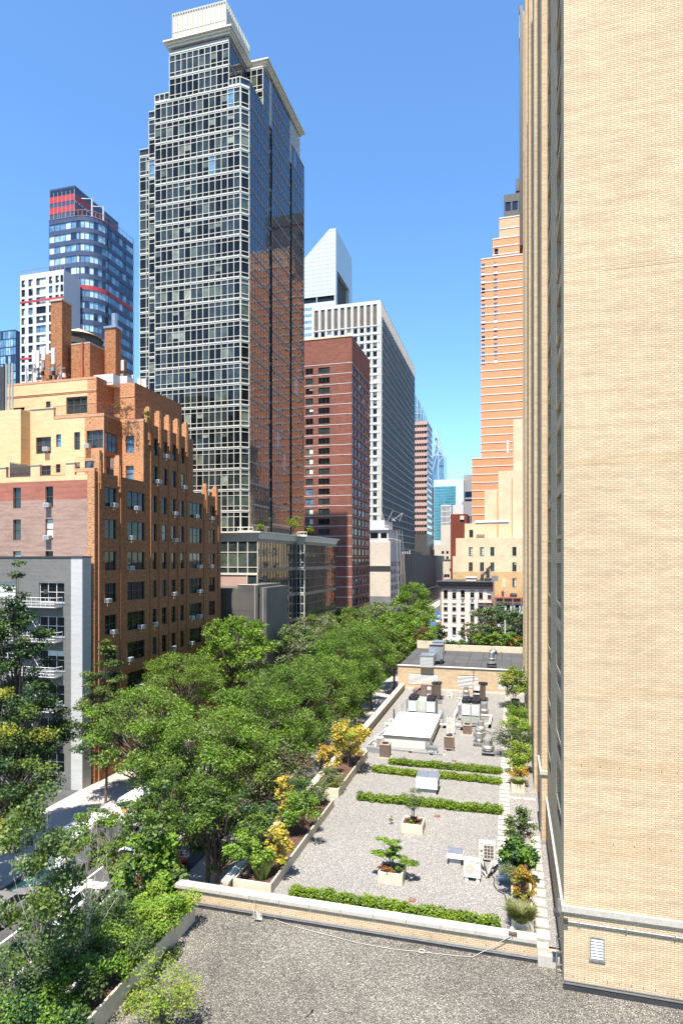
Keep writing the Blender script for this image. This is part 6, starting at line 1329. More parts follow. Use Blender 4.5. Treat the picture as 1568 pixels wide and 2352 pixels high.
def skylight():
    x0, y0 = at(882.5, 1713); x1, _ = at(984.5, 1722); zt = Z+.95; y1 = at(960, 1672)[1]+1.6; t = thing('skylight_box', 'large flat white roofed box in the middle of the gravel roof', 'roof hatch', ((x0+x1)/2, y0, Z))
    m = MB(); m.box(x0, x1, y0, y1, Z, zt-.1, 'cream_plastic'); m.build('wall', t); m = MB(); m.box(x0-.12, x1+.12, y0-.1, y1+.12, zt-.1, zt, 'dark_brown', top='roof_white'); m.build('flat_roof', t)
    m = MB(); [m.tube([(x1-.1+i*.13, y0-.2, Z), (x1-.1+i*.13, y0-.2, Z+.75-.1*(i % 2))], .05, 'galv', 6) for i in (-1, 0, 2, 3)]; m.build('conduits', t)
    return x0, x1, y0, y1
SK = skylight()
def pipes():
    def pipe(name, pts, r, m_, lab, cat='pipe'):
        m = MB(); P = [(*at(a, b), Z+c_) for a, b, c_ in pts]; m.tube(P, r, m_, 6)
        for i in range(len(P)-1):
            A, B = Vector(P[i]), Vector(P[i+1]); n = max(1, int((B-A).length/1.8))
            for k in range(n+1): q = A.lerp(B, k/n); m.box(q.x-.12, q.x+.12, q.y-.12, q.y+.12, Z, max(Z+.08, q.z-r), 'concrete')
        one(name, m, lab, cat, P[0])
    pipe('roof_pipe', [(895, 1660, .3), (1020, 1672, .3), (1058, 1672, .3)], .10, 'white_metal', 'white insulated pipe running past both sage air handlers')
    pipe('roof_pipe', [(885, 1668, .25), (970, 1678, .25), (975, 1678, .9), (975, 1665, .9)], .12, 'white_metal', 'fat white pipe behind the white skylight turning up at its end')
    pipe('roof_pipe', [(1051, 1612, .35), (1062, 1612, .35), (1043, 1652, .35)], .14, 'white_metal', 'white boxed pipe running diagonally towards the two stacked fan unit')
    pipe('roof_pipe', [(1102, 1652, .4), (1128, 1653, .4), (1124, 1672, .4), (1104, 1671, .4)], .12, 'white_metal', 'white pipe loop right of the double louvred air handler')
    pipe('roof_conduit', [(893, 1722, .1), (942, 1728, .1), (990, 1733, .1), (1020, 1735, .1)], .04, 'galv', 'thin conduit along the front of the white skylight', 'conduit')
    pipe('roof_conduit', [(1044, 1675, .3), (1060, 1677, .3), (1104, 1681, .3), (1140, 1690, .1)], .06, 'galv', 'grey conduit between the brown cube condenser and the path', 'conduit')
    for i in range(4):
        m = MB(); P = [(*at(845+i*5, 1712, ), Z+.1), (*at(903+i*3.5, 1662), Z+.1)]; m.tube(P, .05, 'galv' if i % 2 else 'white_metal', 5); one('roof_conduit', m, ['outermost', 'second', 'third', 'innermost'][i]+' of four conduits running beside the white skylight', 'conduit', P[0])
    for (px, py, h, lab, mm_) in ((904.5, 1665, 1.5, 'dark upright stand pipe behind the white skylight', 'dark_metal'), (923.5, 1668, 2.1, 'grey upright pipe behind the white skylight', 'galv')):
        x, y = at(px, py); m = MB(); m.tube([(x, y, Z), (x, y, Z+h)], .07, mm_, 8); m.box(x-.12, x+.12, y-.12, y+.12, Z, Z+.06, 'galv'); one('vent_pipe', m, lab, 'pipe', (x, y, Z))
    for px, py, lab in ((1013, 1665, 'blue grey electrical box on legs right of the long air handler'), (1056, 1655, 'narrow electrical box left of the double louvred air handler'), (937, 1640, 'small electrical box at the left of the long air handler')):
        x, y = at(px, py); m = MB(); m.box(x-.22, x+.22, y, y+.15, Z+.55, Z+1.45, 'galv'); m.box(x-.2, x-.16, y+.05, y+.1, Z, Z+.55, 'dark_metal'); m.box(x+.16, x+.2, y+.05, y+.1, Z, Z+.55, 'dark_metal'); one('electrical_box', m, lab, 'electrical box', (x, y, Z))
    x, y = at(866, 1730); m = MB(); m.box(x-.9, x+.9, y, y+.35, Z, Z+.35, 'galv'); m.box(x-1.6, x-.9, y+.1, y+.3, Z, Z+.2, 'white_metal'); one('cable_duct', m, 'low galvanised duct box in front of the black grille condenser', 'duct', (x, y, Z))
    x, y = at(991, 1731); m = MB(); m.box(x-.4, x+.4, y, y+.5, Z, Z+.45, 'galv'); m.box(x-.45, x+.45, y-.05, y+.55, Z+.45, Z+.5, 'galv'); one('cable_duct', m, 'small metal junction hood at the right corner of the white skylight', 'duct', (x, y, Z))
    # curved metal duct beside the condensers and its cables
    x, y = at(1152, 2020); x += .12; m = MB(); n = 8; pr = [(y+.62-.5*math.cos(math.pi*.5*i/n), Z+.55+.42*math.sin(math.pi*.5*i/n)) for i in range(n+1)]
    for i in range(n): m.poly([(x-.28, pr[i][0], pr[i][1]), (x+.28, pr[i][0], pr[i][1]), (x+.28, pr[i+1][0], pr[i+1][1]), (x-.28, pr[i+1][0], pr[i+1][1])], 'alu')
    m.poly([(x-.28, p[0], p[1]) for p in pr]+[(x-.28, y+1.0, Z+.97), (x-.28, y+1.0, Z), (x-.28, y+.12, Z)], 'alu'); m.poly([(x+.28, p[0], p[1]) for p in pr]+[(x+.28, y+1.0, Z+.97), (x+.28, y+1.0, Z), (x+.28, y+.12, Z)], 'alu')
    m.box(x-.28, x+.28, pr[0][0], pr[0][0]+.02, Z, Z+.55, 'alu'); m.box(x-.28, x+.28, y+.62, y+1.0, Z+.96, Z+.975, 'alu'); m.box(x-.42, x+.34, y-.25, y+.12, Z, Z+.16, 'galv'); one('curved_duct', m, 'shiny curved metal duct beside the cream condensers and the leafy planter', 'duct', (x, y, Z))
    m = MB()
    for i in range(7):
        a = (*at(1106+random.uniform(-2, 2), 2000+random.uniform(-20, 15)), Z+random.uniform(.1, .5)); b = (*at(1118+random.uniform(-4, 4), 2018), Z+.05+random.random()*.1); c_ = (*at(1132+random.uniform(-3, 3), 2004+random.uniform(-8, 8)), Z+random.uniform(.1, .4)); d = (*at(1144, 1998+random.uniform(-8, 6)), Z+.4)
        m.tube([a, b, c_, d], .03, 'cream_plastic' if i % 3 else 'black', 5)
    one('cable_bundle', m, 'messy bundle of white and black cables between the condensers and the curved duct', 'cables', at(1120, 2005)+(Z,))
    m = MB(); m.tube([(*at(a, b), Z+.03) for a, b in ((1130, 2000), (1128, 2010), (1135, 2020), (1133, 2032), (1140, 2045), (1158, 2056), (1164, 2075))], .022, 'black', 5); one('loose_cable', m, 'black cable snaking over the gravel towards the planter', 'cable', at(1130, 2000)+(Z,))
pipes()
def planter(name, lab, x0, x1, y0, y1, h, par_z=Z, th=.09, fill=.1, col='planter_stone', grp=None):
    t = thing(name, lab, 'planter', ((x0+x1)/2, y0, par_z), grp); m = MB()
    m.box(x0, x1, y0, y0+th, par_z, par_z+h, col); m.box(x0, x1, y1-th, y1, par_z, par_z+h, col); m.box(x0, x0+th, y0+th, y1-th, par_z, par_z+h, col); m.box(x1-th, x1, y0+th, y1-th, par_z, par_z+h, col); m.build('box', t, bevel=.012)
    m = MB(); m.box(x0+th, x1-th, y0+th, y1-th, par_z, par_z+h-fill, 'soil'); m.build('soil', t); return t
def sqpl(pa, pb, pya, lab, h, dpth):
    x0, y0 = at(pa, pya); x1, _ = at(pb, pya+7); planter('square_planter', lab, x0, x1, y0, y0+dpth, h); return (x0+x1)/2, y0+dpth/2
TP1 = sqpl(867.5, 924, 2029.5, 'square concrete planter with a small spreading tree, nearest on the gravel', .56, 1.15)
TP2 = sqpl(920, 969.5, 1913.6, 'square concrete planter with a slender tree, second one on the gravel', .55, 1.15)
planter('long_planter', 'long concrete planter of shrubs beside the tower, nearest to the coping', .02, .90, 26.45, 33.6, .58)
planter('long_planter', 'long concrete planter of shrubs beside the path, farther one running to the far wall', .02, .88, 42.3, 68.5, .58)
planter('long_planter', 'long concrete planter along the street edge of the upper roof, nearer one', -12.5, -10.6, 26.5, 37.0, .50)
planter('long_planter', 'long concrete planter along the street edge, farther one near the white skylight', -12.5, -10.7, 38.4, 46.8, .6)
planter('long_planter', 'long concrete planter on the lower roof full of bright leafy shrubs', -15.0, -13.45, 9, 24.7, .78, 6.5)
# rope over the parapet, cleat, ring
m = MB(); pts = [(540, 2079+0), (557, 2084), (610, 2104), (650, 2120), (700, 2135), (760, 2150), (830, 2168), (900, 2180), (968, 2187), (1040, 2195), (1085, 2198)]
P = [(*at(a, b, 6.53), 6.54) for a, b in pts[2:]]; P = [(-11.0, 25.6, 7.46), (-11.05, 25.55, 6.9), (-10.9, 25.3, 6.6)]+P+[(*at(1115, 2188, 6.6), 6.7), (*at(1172, 2150, 7.44), 7.45)]
m.tube(P, .011, 'rope', 5); q = at(968, 2187, 6.53)
for i in range(12): a0, a1 = 2*math.pi*i/12, 2*math.pi*(i+1)/12; m.tube([(q[0]+.12*math.cos(a0), q[1]+.12*math.sin(a0), 6.57), (q[0]+.12*math.cos(a1), q[1]+.12*math.sin(a1), 6.57)], .02, 'rope', 5)
one('rope', m, 'long white rope lying across the lower gravel roof and up over the coping', 'rope', (-5, 25, 6.5))
m = MB()
for i in range(7): m.tube([(-11.1+i*.05, 25.5-i*.03, 6.6), (-10.9+i*.05, 25.45, 6.95-i*.02), (-10.75+i*.03, 25.35, 6.6)], .018, 'rope', 4)
m.tube([(-10.9, 25.35, 6.55), (-10.7, 25.5, 6.7)], .05, 'dark_metal', 6); one('rope_coil', m, 'small knotted coil of white rope hanging at the left of the parapet', 'rope', (-11, 25.4, 6.6))
x, y = at(1174, 2146, 7.43); m = MB(); m.box(x-.12, x+.22, y-.12, y+.05, 7.425, 7.52, 'dark_brown'); m.lathe(x+.02, y+.1, [(.09, 7.43), (.09, 7.6), (.05, 7.66)], 10, 'cream_plastic'); one('rope_cleat', m, 'wood block and white cup holding the rope on the coping stones', 'cleat', (x, y, 7.43))
x, y = at(699, 2340, 6.5); m = MB(); m.tube([(x, y, 6.51), (x+.15, y+.3, 6.53)], .015, 'black', 4); m.tube([(x+.15, y+.3, 6.53), (x+.17, y+.42, 6.56)], .03, 'black', 4); one('dropped_strap', m, 'short black strap lying on the near gravel at the picture bottom', 'strap', (x, y, 6.5))
x, y = at(458, 2352, 6.5); m = MB(); m.lathe(x, y, [(.07, 6.5), (.07, 6.75), (.04, 6.77)], 10, 'dark_metal'); one('vent_pipe', m, 'short dark vent stub beside the yellow green shrub', 'pipe', (x, y, 6.5))
x, y = at(1130, 1600); 
m = MB(); x, y = at(1164, 1607); m.tube([(x, y, Z), (x, y, Z+1.9)], .06, 'galv', 6); m.box(x-.2, x+.2, y-.2, y+.2, Z, Z+.25, 'planter_stone'); m.lathe(x, y, [(.12, Z+1.7), (.14, Z+1.95), (.05, Z+2.05)], 10, 'cream_plastic'); one('lamp_post', m, 'small post lamp on a pale block at the far end of the path', 'lamp', (x, y, Z))
# ---------------------------------------------------------------- foliage
def leafmesh(name, cen, rad, n, size, mats, seed, up=.5, wid=.55, wts=None, hollow=.5):
    rg = np.random.default_rng(seed); cen = np.asarray(cen, float); rad = np.asarray(rad, float)
    vol = rad[:, 0]*rad[:, 1]*rad[:, 2]; p = vol**.75; p /= p.sum(); k = rg.choice(len(cen), n, p=p)
    d = rg.normal(size=(n, 3)); d /= np.linalg.norm(d, axis=1)[:, None]; r = rg.random(n)**hollow
    P = cen[k]+d*r[:, None]*rad[k]*(.85+.3*rg.random((n, 1)))
    nrm = rg.normal(size=(n, 3)); nrm /= np.linalg.norm(nrm, axis=1)[:, None]; nrm = nrm*(1-up)+np.array([0, 0, up])+d*.25; nrm /= np.linalg.norm(nrm, axis=1)[:, None]
    a = rg.normal(size=(n, 3)); u = np.cross(nrm, a); u /= np.linalg.norm(u, axis=1)[:, None]; v = np.cross(nrm, u)
    s = size*(.6+.8*rg.random((n, 1)))/2; V = np.stack([P-u*s, P-v*s*wid, P+u*s, P+v*s*wid], 1).reshape(-1, 3)
    me = bpy.data.meshes.new(name); me.vertices.add(4*n); me.vertices.foreach_set('co', V.astype(np.float32).ravel())
    me.loops.add(4*n); me.loops.foreach_set('vertex_index', np.arange(4*n, dtype=np.int32)); me.polygons.add(n)
    me.polygons.foreach_set('loop_start', np.arange(0, 4*n, 4, dtype=np.int32)); me.polygons.foreach_set('loop_total', np.full(n, 4, dtype=np.int32))
    for m in mats: me.materials.append(MAT[m])
    if len(mats) > 1:
        cm = rg.choice(len(mats), len(cen), p=wts); mi = np.where(rg.random(n) < .8, cm[k], rg.choice(len(mats), n, p=wts)); me.polygons.foreach_set('material_index', mi.astype(np.int32))
    me.update(calc_edges=True); return me
def mobj(name, me, parent): o = bpy.data.objects.new(name, me); C.objects.link(o); o.parent = parent; return o
def make_tree(name, lab, cat, loc, H, Rr, h0, mats=('leaf_locust',), n=9000, size=.22, seed=1, ncl=44, shape='dome', bark='bark', wts=None, group=None, flat=.5, clr=.26, lean=(0, 0), limb=.38, stems=1, twigs=0, trunk_r=None, wid=.55, up=.5, outer=.45):
    rd = random.Random(seed); t = thing(name, lab, cat, loc, group); cen, rad = [], []; hc = (H+h0)/2; hz = (H-h0)/2
    while len(cen) < ncl:
        x, y, z = (rd.uniform(-1, 1) for _ in range(3)); q = math.sqrt(x*x+y*y+z*z)
        if q > 1 or (q < outer and rd.random() < .8): continue
        w = 1.0
        if shape == 'cone': w = .16+.95*((1-z)/2)**.85
        if shape == 'column': w = 1.0-.35*max(0, z)
        if shape == 'dome' and z < -.3 and rd.random() < .5: continue
        s = clr*Rr*rd.uniform(.7, 1.25)*(1 if shape != 'cone' else .4+.6*w); cen.append((x*Rr*w+lean[0]*(z+1)/2, y*Rr*w+lean[1]*(z+1)/2, hc+z*hz)); rad.append((s, s, s*flat))
    me = leafmesh('crown', cen, rad, n, size, mats, seed, wts=wts, wid=wid, up=up); mobj('crown', me, t)
    m = MB(); tr = trunk_r or max(.03, H*.016)
    for sidx in range(stems):
        a = 6.28*sidx/stems+rd.random(); bx, by = (.0, 0) if stems == 1 else (math.cos(a)*.08*H*.3, math.sin(a)*.08*H*.3)
        top = (lean[0]*.8+bx*3, lean[1]*.8+by*3, h0+(H-h0)*.72); mid = (lean[0]*.3+bx*1.5+rd.uniform(-.02, .02)*H, lean[1]*.3+by*1.5+rd.uniform(-.02, .02)*H, h0*.8+.02)
        m.tube([(bx, by, 0), mid, ((mid[0]+top[0])/2+rd.uniform(-.03, .03)*H, (mid[1]+top[1])/2, (mid[2]+top[2])/2), top], [tr, tr*.8, tr*.5, tr*.15], bark, 7)
    for c in cen:
        f = rd.uniform(.3, .95); s0 = Vector((lean[0]*.3*f, lean[1]*.3*f, h0*.75+(c[2]-h0*.75)*rd.uniform(.15, .6))); s0.z = max(h0*.5, min(s0.z, c[2])); e = Vector(c); md = s0.lerp(e, .55)+Vector((rd.uniform(-.06, .06)*Rr, rd.uniform(-.06, .06)*Rr, -.06*Rr)); m.tube([s0, md, e], [tr*limb, tr*limb*.6, tr*.06], bark, 4)
        for _ in range(twigs):
            q = e+Vector((rd.gauss(0, 1), rd.gauss(0, 1), rd.gauss(0, .6)))*Rr*.28; m.tube([md.lerp(e, rd.random()), q], [tr*.1, tr*.03], bark, 3)
    o = m.build('trunk', t, org=(0, 0, 0)); return t
def shrub(lab, x, y, z, H, Rr, mats, n=1500, size=.11, seed=1, name='shrub', cat='shrub', shape='dome', ncl=22, wts=None, flat=.7, ry=None, group=None, wid=.6, stems=4, h0=.12, bark='bark'):
    t = make_tree(name, lab, cat, (x, y, z), H, Rr, H*h0, mats, n, size, seed, ncl, shape, bark=bark, wts=wts, flat=flat, clr=.36, stems=stems, trunk_r=max(.012, H*.012), wid=wid, outer=.3, group=group)
    if ry: t.scale = (1, ry/Rr, 1)
    return t
def grass(lab, x, y, z, H, Rr, n, mat_, seed, group=None):
    rg = random.Random(seed); m = MB()
    for i in range(n):
        a = rg.uniform(0, 6.28); r = Rr*math.sqrt(rg.random())*.5; h = H*rg.uniform(.6, 1.1); o = rg.uniform(.3, 1)*Rr; bx, by = r*math.cos(a), r*math.sin(a); tx, ty = bx+o*math.cos(a), by+o*math.sin(a); w = .012
        m.poly([(bx-w, by, 0), (bx+w, by, 0), ((bx+tx)/2+w, (by+ty)/2, h*.75), ((bx+tx)/2-w, (by+ty)/2, h*.75)], mat_); m.poly([((bx+tx)/2-w, (by+ty)/2, h*.75), ((bx+tx)/2+w, (by+ty)/2, h*.75), (tx, ty, h)], mat_)
    o = m.build('ornamental_grass', None, org=(0, 0, 0)); o.location = (x, y, z); return tag(o, lab, 'grass', group)
# ---- street trees
ST = 'street trees along the avenue'
variants = [make_tree('street_tree', 'x', 'tree', (0, 0, 0), 14, 5, 4.5, ('leaf_locust', 'leaf_bright'), 34000, .18, 11+i, 120, 'dome', group=ST, wts=(.62, .38), twigs=1, flat=.6, clr=.19, outer=.6, up=.3) for i in range(3)]
far_v = [make_tree('street_tree', 'x', 'tree', (0, 0, 0), 14, 5, 4.5, (m_, 'leaf_locust'), 15000, .31, 31+i, 90, 'dome', group=ST, wts=(.75, .25), flat=.65, clr=.2, up=.3, outer=.6) for i, m_ in enumerate(('leaf_bright', 'leaf_greygreen', 'leaf_locust'))]
def put(proto, x, y, H, Rr, lab, rot=None):
    t = proto if 'used' not in USED.get(proto.name, '') else dup(proto, (x, y, 0)); USED[proto.name] = 'used'
    t.location = (x, y, 0); t.rotation_euler = (0, 0, random.uniform(0, 6.28) if rot is None else rot); t.scale = (Rr/5, Rr/5, H/14); t['label'] = lab; t['group'] = ST; return t
USED = {}
make_tree('street_tree', 'high feathery street tree nearest the camera, its crown over the white van', 'tree', (-22.2, 36.4, 0), 13.6, 3.9, 8.4, ('leaf_locust', 'leaf_bright'), 15000, .17, 15, 80, 'dome', group=ST, wts=(.7, .3), flat=.6, clr=.2, lean=(-2.2, .5), up=.3, outer=.6)
put(variants[1], -19.6, 37.5, 12.8, 4.6, 'dense feathery street tree above the shaded pavement beside the parapet')
put(variants[2], -19.0, 44.5, 13.0, 4.6, 'feathery street tree left of the yellow leaved planter tree')
put(variants[0], -19.3, 51.5, 12.9, 4.3, 'feathery street tree level with the louvred vent box, by the parapet')
put(variants[1], -18.4, 59.0, 13.3, 4.4, 'feathery street tree level with the white skylight, dark underneath')
put(variants[2], -18.6, 68.0, 13.6, 4.8, 'broad bright feathery tree leaning over the far corner of the gravel roof')
put(variants[0], -19.5, 78.0, 14.2, 5.2, 'wide feathery tree beyond the gravel roof corner, beside the dark deck')
put(far_v[0], -34.5, 74.0, 15.2, 5.2, 'tall bright yellow green tree before the granite wall')
put(variants[1], -35.5, 62.0, 12.3, 4.6, 'feathery tree in front of the lower brick house windows')
put(far_v[1], -34.0, 92.0, 12.3, 5.0, 'silvery grey green tree before the glass podium')
put(far_v[1], -33.5, 106.0, 12.6, 5.0, 'silvery grey green tree right of the podium bay')
put(far_v[2], -35.0, 122.0, 12.0, 5.0, 'green tree at the foot of the dark red tower')
put(far_v[2], -20.0, 90.0, 14.0, 5.0, 'green tree behind the wide one beyond the roof corner')
put(far_v[0], -19.0, 103.0, 13.6, 5.2, 'pale green tree left of the weathered grey condenser')
put(far_v[1], -23.0, 118.0, 14.5, 5.6, 'soft grey green tree below the white apartment house')
put(far_v[0], -17.5, 118.0, 13.0, 4.6, 'light green tree between the white apartment house and the pink house')
put(far_v[2], -16.5, 106.0, 11.6, 3.6, 'dark green tree left of the white louvred deck box')
put(far_v[2], -35.5, 140.0, 12.0, 5.0, 'green tree deep in the row under the dark red tower')
put(far_v[1], -34.0, 158.0, 11.5, 5.0, 'farthest green tree of the left row')
put(far_v[0], -22.4, 147.0, 17.0, 4.8, 'fresh green tree standing tall before the brown louvred building')
make_tree('street_tree', 'half bare brownish tree with tangled twigs behind the yellow planter tree', 'tree', (-16.6, 41.0, 0), 10.0, 4.0, 4.0, ('leaf_greygreen', 'leaf_red'), 3200, .16, 71, 46, 'dome', wts=(.8, .2), twigs=9, group=ST, trunk_r=.16)
make_tree('street_tree', 'low leafy limb of a street tree hanging between the box truck and the white van', 'tree', (-21.6, 31.2, 0), 7.7, 1.8, 4.8, ('leaf_locust', 'leaf_bright'), 5000, .15, 16, 40, 'dome', group=ST, wts=(.6, .4), clr=.24, lean=(-2.3, 0), up=.3)
make_tree('street_tree', 'green street tree just behind the narrow bright maple', 'tree', (-19.0, 31.4, 0), 10.4, 2.5, 5.6, ('leaf_locust', 'leaf_dark'), 10000, .16, 17, 60, 'dome', group=ST, wts=(.6, .4), clr=.22, up=.3)
# ---- ginkgos on the far pavement
make_tree('ginkgo_tree', 'tall dark ginkgo at the left picture edge before the grey brick house', 'tree', (-36.3, 39.0, 0), 22.3, 4.6, 4, ('leaf_deep', 'leaf_dark', 'leaf_ginkgo'), 34000, .22, 81, 130, 'cone', wts=(.5, .25, .25), clr=.24, flat=.55, trunk_r=.2, outer=.2, group='ginkgo trees')  # deep leaves paint the shade at the left edge into the crown
make_tree('ginkgo_tree', 'ginkgo branches coloured as if sunlit gold in front of the tall dark ginkgo', 'tree', (-33.9, 34.5, 0), 13.5, 3.9, 3, ('leaf_ginkgo', 'leaf_gold', 'leaf_deep'), 18000, .2, 82, 50, 'dome', wts=(.4, .35, .25), group='ginkgo trees')  # gold leaves paint sunlight into this crown's colour
make_tree('ginkgo_tree', 'slim layered ginkgo standing before the brick house corner', 'tree', (-35.8, 49.0, 0), 15.6, 3.6, 3.5, ('leaf_ginkgo', 'leaf_deep'), 17000, .2, 83, 76, 'cone', wts=(.6, .4), clr=.27, flat=.4, trunk_r=.14, outer=.2, group='ginkgo trees')
make_tree('ginkgo_tree', 'lower leafy ginkgo between the slim layered one and the feathery trees', 'tree', (-34.8, 54.0, 0), 10.6, 4.0, 3, ('leaf_ginkgo', 'leaf_locust'), 13000, .22, 84, 40, 'dome', wts=(.5, .5), group='ginkgo trees')
# ---- trees between the street and the roof
make_tree('maple_tree', 'narrow bright maple rising at the left end of the parapet', 'tree', (-16.9, 26.4, 0), 10.0, 1.6, 4.4, ('leaf_bright', 'leaf_dark'), 7000, .2, 91, 34, 'column', wts=(.75, .25), flat=.7, wid=.8, clr=.34)
make_tree('small_tree', 'leafy shrub tree between the street and the lower planter', 'tree', (-17.6, 23.4, 0), 7.2, 1.9, 3.0, ('leaf_birch', 'leaf_deep'), 7500, .14, 92, 40, 'dome', wts=(.7, .3), wid=.7)
make_tree('small_tree', 'dark leafy tree at the street side of the lower planter', 'tree', (-18.3, 18.5, 0), 8.2, 2.3, 3, ('leaf_dark', 'leaf_birch', 'leaf_deep'), 8500, .13, 93, 44, 'dome', wts=(.4, .3, .3), wid=.7)
make_tree('small_tree', 'green feathery tree behind the narrow bright maple', 'tree', (-19.0, 29.6, 0), 7.6, 1.9, 3.4, ('leaf_locust', 'leaf_dark'), 7000, .15, 94, 34, 'dome', wts=(.7, .3))
make_tree('small_tree', 'dense green tree filling the gap behind the parapet planter', 'tree', (-16.6, 33.0, 0), 9.4, 2.4, 4, ('leaf_locust', 'leaf_dark'), 9000, .16, 95, 40, 'dome', wts=(.65, .35))
# birches with white stems
make_tree('birch_tree', 'slender birch with drooping leaves at the bottom left corner', 'tree', (-15.2, 17.2, 6.9), 8.3, 1.5, 1.6, ('leaf_birch', 'leaf_ginkgo'), 11000, .105, 101, 46, 'column', bark='bark_pale', wts=(.75, .25), clr=.3, wid=.75, up=.25, flat=.9, trunk_r=.07, limb=.2)
make_tree('birch_tree', 'nearly bare pale birch with thin upright twigs', 'tree', (-15.3, 19.9, 6.9), 6.4, 1.25, .9, ('leaf_birch',), 260, .09, 102, 16, 'column', bark='bark_pale', twigs=3, trunk_r=.045, limb=.3)
# ---- shrubs of the lower planter
LP = 'shrubs of the lower planter'
for i, (x, y, H, Rr, mt, w_, n, lab) in enumerate([(-14.4, 23.7, 1.25, .95, ('leaf_yellowgreen', 'leaf_bright'), (.55, .45), 4200, 'bright lime shrub with layered fronds at the near parapet'), (-14.2, 22.1, 1.25, 1.0, ('leaf_bright', 'leaf_yellowgreen'), (.7, .3), 4200, 'bright green layered shrub next to the lime one'),
    (-14.3, 20.2, 1.5, 1.1, ('leaf_dark', 'leaf_bright'), (.7, .3), 4200, 'dark green shrub at the middle of the lower planter'), (-14.2, 18.2, 1.4, 1.1, ('leaf_bright', 'leaf_dark'), (.6, .4), 4200, 'maple leaved green shrub with deep shade below it'),
    (-14.6, 16.3, 1.6, 1.2, ('leaf_deep', 'leaf_bright'), (.6, .4), 4200, 'dark lush shrub below the bare birch'), (-14.3, 14.4, 1.1, 1.1, ('leaf_ginkgo', 'leaf_yellowgreen'), (.6, .4), 4200, 'drooping yellowish shrub at the bottom picture edge'), (-15.6, 21.4, 1.9, 1.1, ('leaf_birch', 'leaf_dark'), (.7, .3), 4200, 'small leaved shrub behind the bright ones'), (-15.9, 14.6, 1.8, 1.2, ('leaf_deep', 'leaf_dark'), (.5, .5), 4000, 'dark shrub in the bottom left corner'), (-16.0, 17.6, 2.2, 1.2, ('leaf_birch', 'leaf_deep'), (.6, .4), 4200, 'mixed green shrub behind the birch stem')]):
    shrub(lab, x, y, 7.0, H*1.1, Rr*1.2, mt, int(n*1.5), .10, 200+i, wts=w_, group=LP)
for i, (x, y) in enumerate(((-13.2, 22.0), (-13.15, 19.5), (-13.2, 17.2))): shrub(['small weeds at the planter foot on the lower gravel, far patch', 'small weeds at the planter foot on the lower gravel, middle patch', 'small weeds at the planter foot on the lower gravel, near patch'][i], x, y, 6.5, .22, .35, ('leaf_dark', 'leaf_birch'), 500, .05, 230+i, ry=1.0, wts=(.6, .4), group='weeds on the gravel', name='weeds', cat='weeds')
shrub('airy yellow green shrub growing on the lower gravel at the bottom edge', -11.35, 18.5, 6.5, 2.5, 1.25, ('leaf_yellowgreen', 'leaf_gold'), 3000, .085, 240, wts=(.75, .25), stems=6, h0=.15, ncl=40, name='tall_shrub')
# ---- street edge planters on the upper roof
SE = 'plants in the street edge planters'
def pl(lab, x, y, H, Rr, mt, n, size, seed, w_=None, z=7.55, name='shrub', cat='shrub', **k): return shrub(lab, x, y, z, H, Rr, mt, n, size, seed, wts=w_, name=name, cat=cat, group=k.pop('group', SE), **k)
pl('bright green maple at the near end of the street edge planter', -12.0, 27.2, 2.0, 1.0, ('leaf_bright', 'leaf_yellowgreen'), 3400, .13, 301, (.8, .2), name='maple_tree', cat='tree', wid=.85)
pl('young maple with yellow orange leaves at the planter end', -10.9, 28.0, 2.1, .72, ('leaf_yellow', 'leaf_gold'), 1500, .12, 302, (.8, .2), name='maple_tree', cat='tree', stems=2, ncl=26, wid=.85, shape='column')
pl('slim yellow leaved tree rising behind the green ones', -12.2, 32.4, 2.9, .62, ('leaf_yellow', 'leaf_yellowgreen'), 1500, .12, 303, (.75, .25), name='maple_tree', cat='tree', stems=1, ncl=30, shape='column', wid=.85)
pl('round bright green shrub overhanging the gravel', -11.0, 32.2, 2.3, 1.15, ('leaf_bright', 'leaf_locust'), 4000, .11, 304, (.7, .3)); pl('leafy green shrub at the middle of the near street planter', -12.0, 34.8, 2.2, 1.1, ('leaf_locust', 'leaf_dark'), 3600, .11, 305, (.6, .4)); pl('dark green shrub beside the orange leaved maple', -12.4, 29.8, 2.3, 1.1, ('leaf_deep', 'leaf_locust'), 3600, .12, 306, (.5, .5))
pl('pale olive shrub at the far end of the near street planter', -11.6, 36.2, 1.3, .8, ('leaf_greygreen', 'leaf_ginkgo'), 2400, .09, 307, (.6, .4)); pl('grey green bushy herb at the near end of the far street planter', -11.5, 39.4, 1.2, .85, ('leaf_greygreen', 'leaf_grass'), 2600, .08, 308, (.6, .4)); pl('low lime herb on the planter corner', -11.1, 38.9, .5, .5, ('leaf_yellowgreen', 'leaf_grass'), 900, .07, 309, (.6, .4))
pl('golden yellow tree on the far street planter before the skylight', -11.2, 43.2, 3.5, 1.25, ('leaf_yellow', 'leaf_gold', 'leaf_yellowgreen'), 2600, .14, 310, (.7, .2, .1), name='maple_tree', cat='tree', stems=2, ncl=34, wid=.85, h0=.25)
pl('orange tinted young maple at the rear of the far street planter', -12.3, 41.2, 2.2, .9, ('leaf_yellow', 'leaf_autumn'), 1500, .12, 311, (.7, .3), name='maple_tree', cat='tree', stems=2, wid=.85); pl('dark olive shrub at the end of the far street planter', -12.4, 45.8, 2.0, 1.1, ('leaf_dark', 'leaf_greygreen'), 3000, .11, 312, (.6, .4))
pl('green leafy shrub hanging over the street parapet', -13.4, 49.5, 2.0, 1.3, ('leaf_dark', 'leaf_greygreen'), 3400, .13, 313, (.6, .4), z=7.3)
grass('tall pale grass tuft between the maples at the near planter end', -11.3, 27.1, 7.5, 1.1, .55, 420, 'leaf_grass', 5, SE)
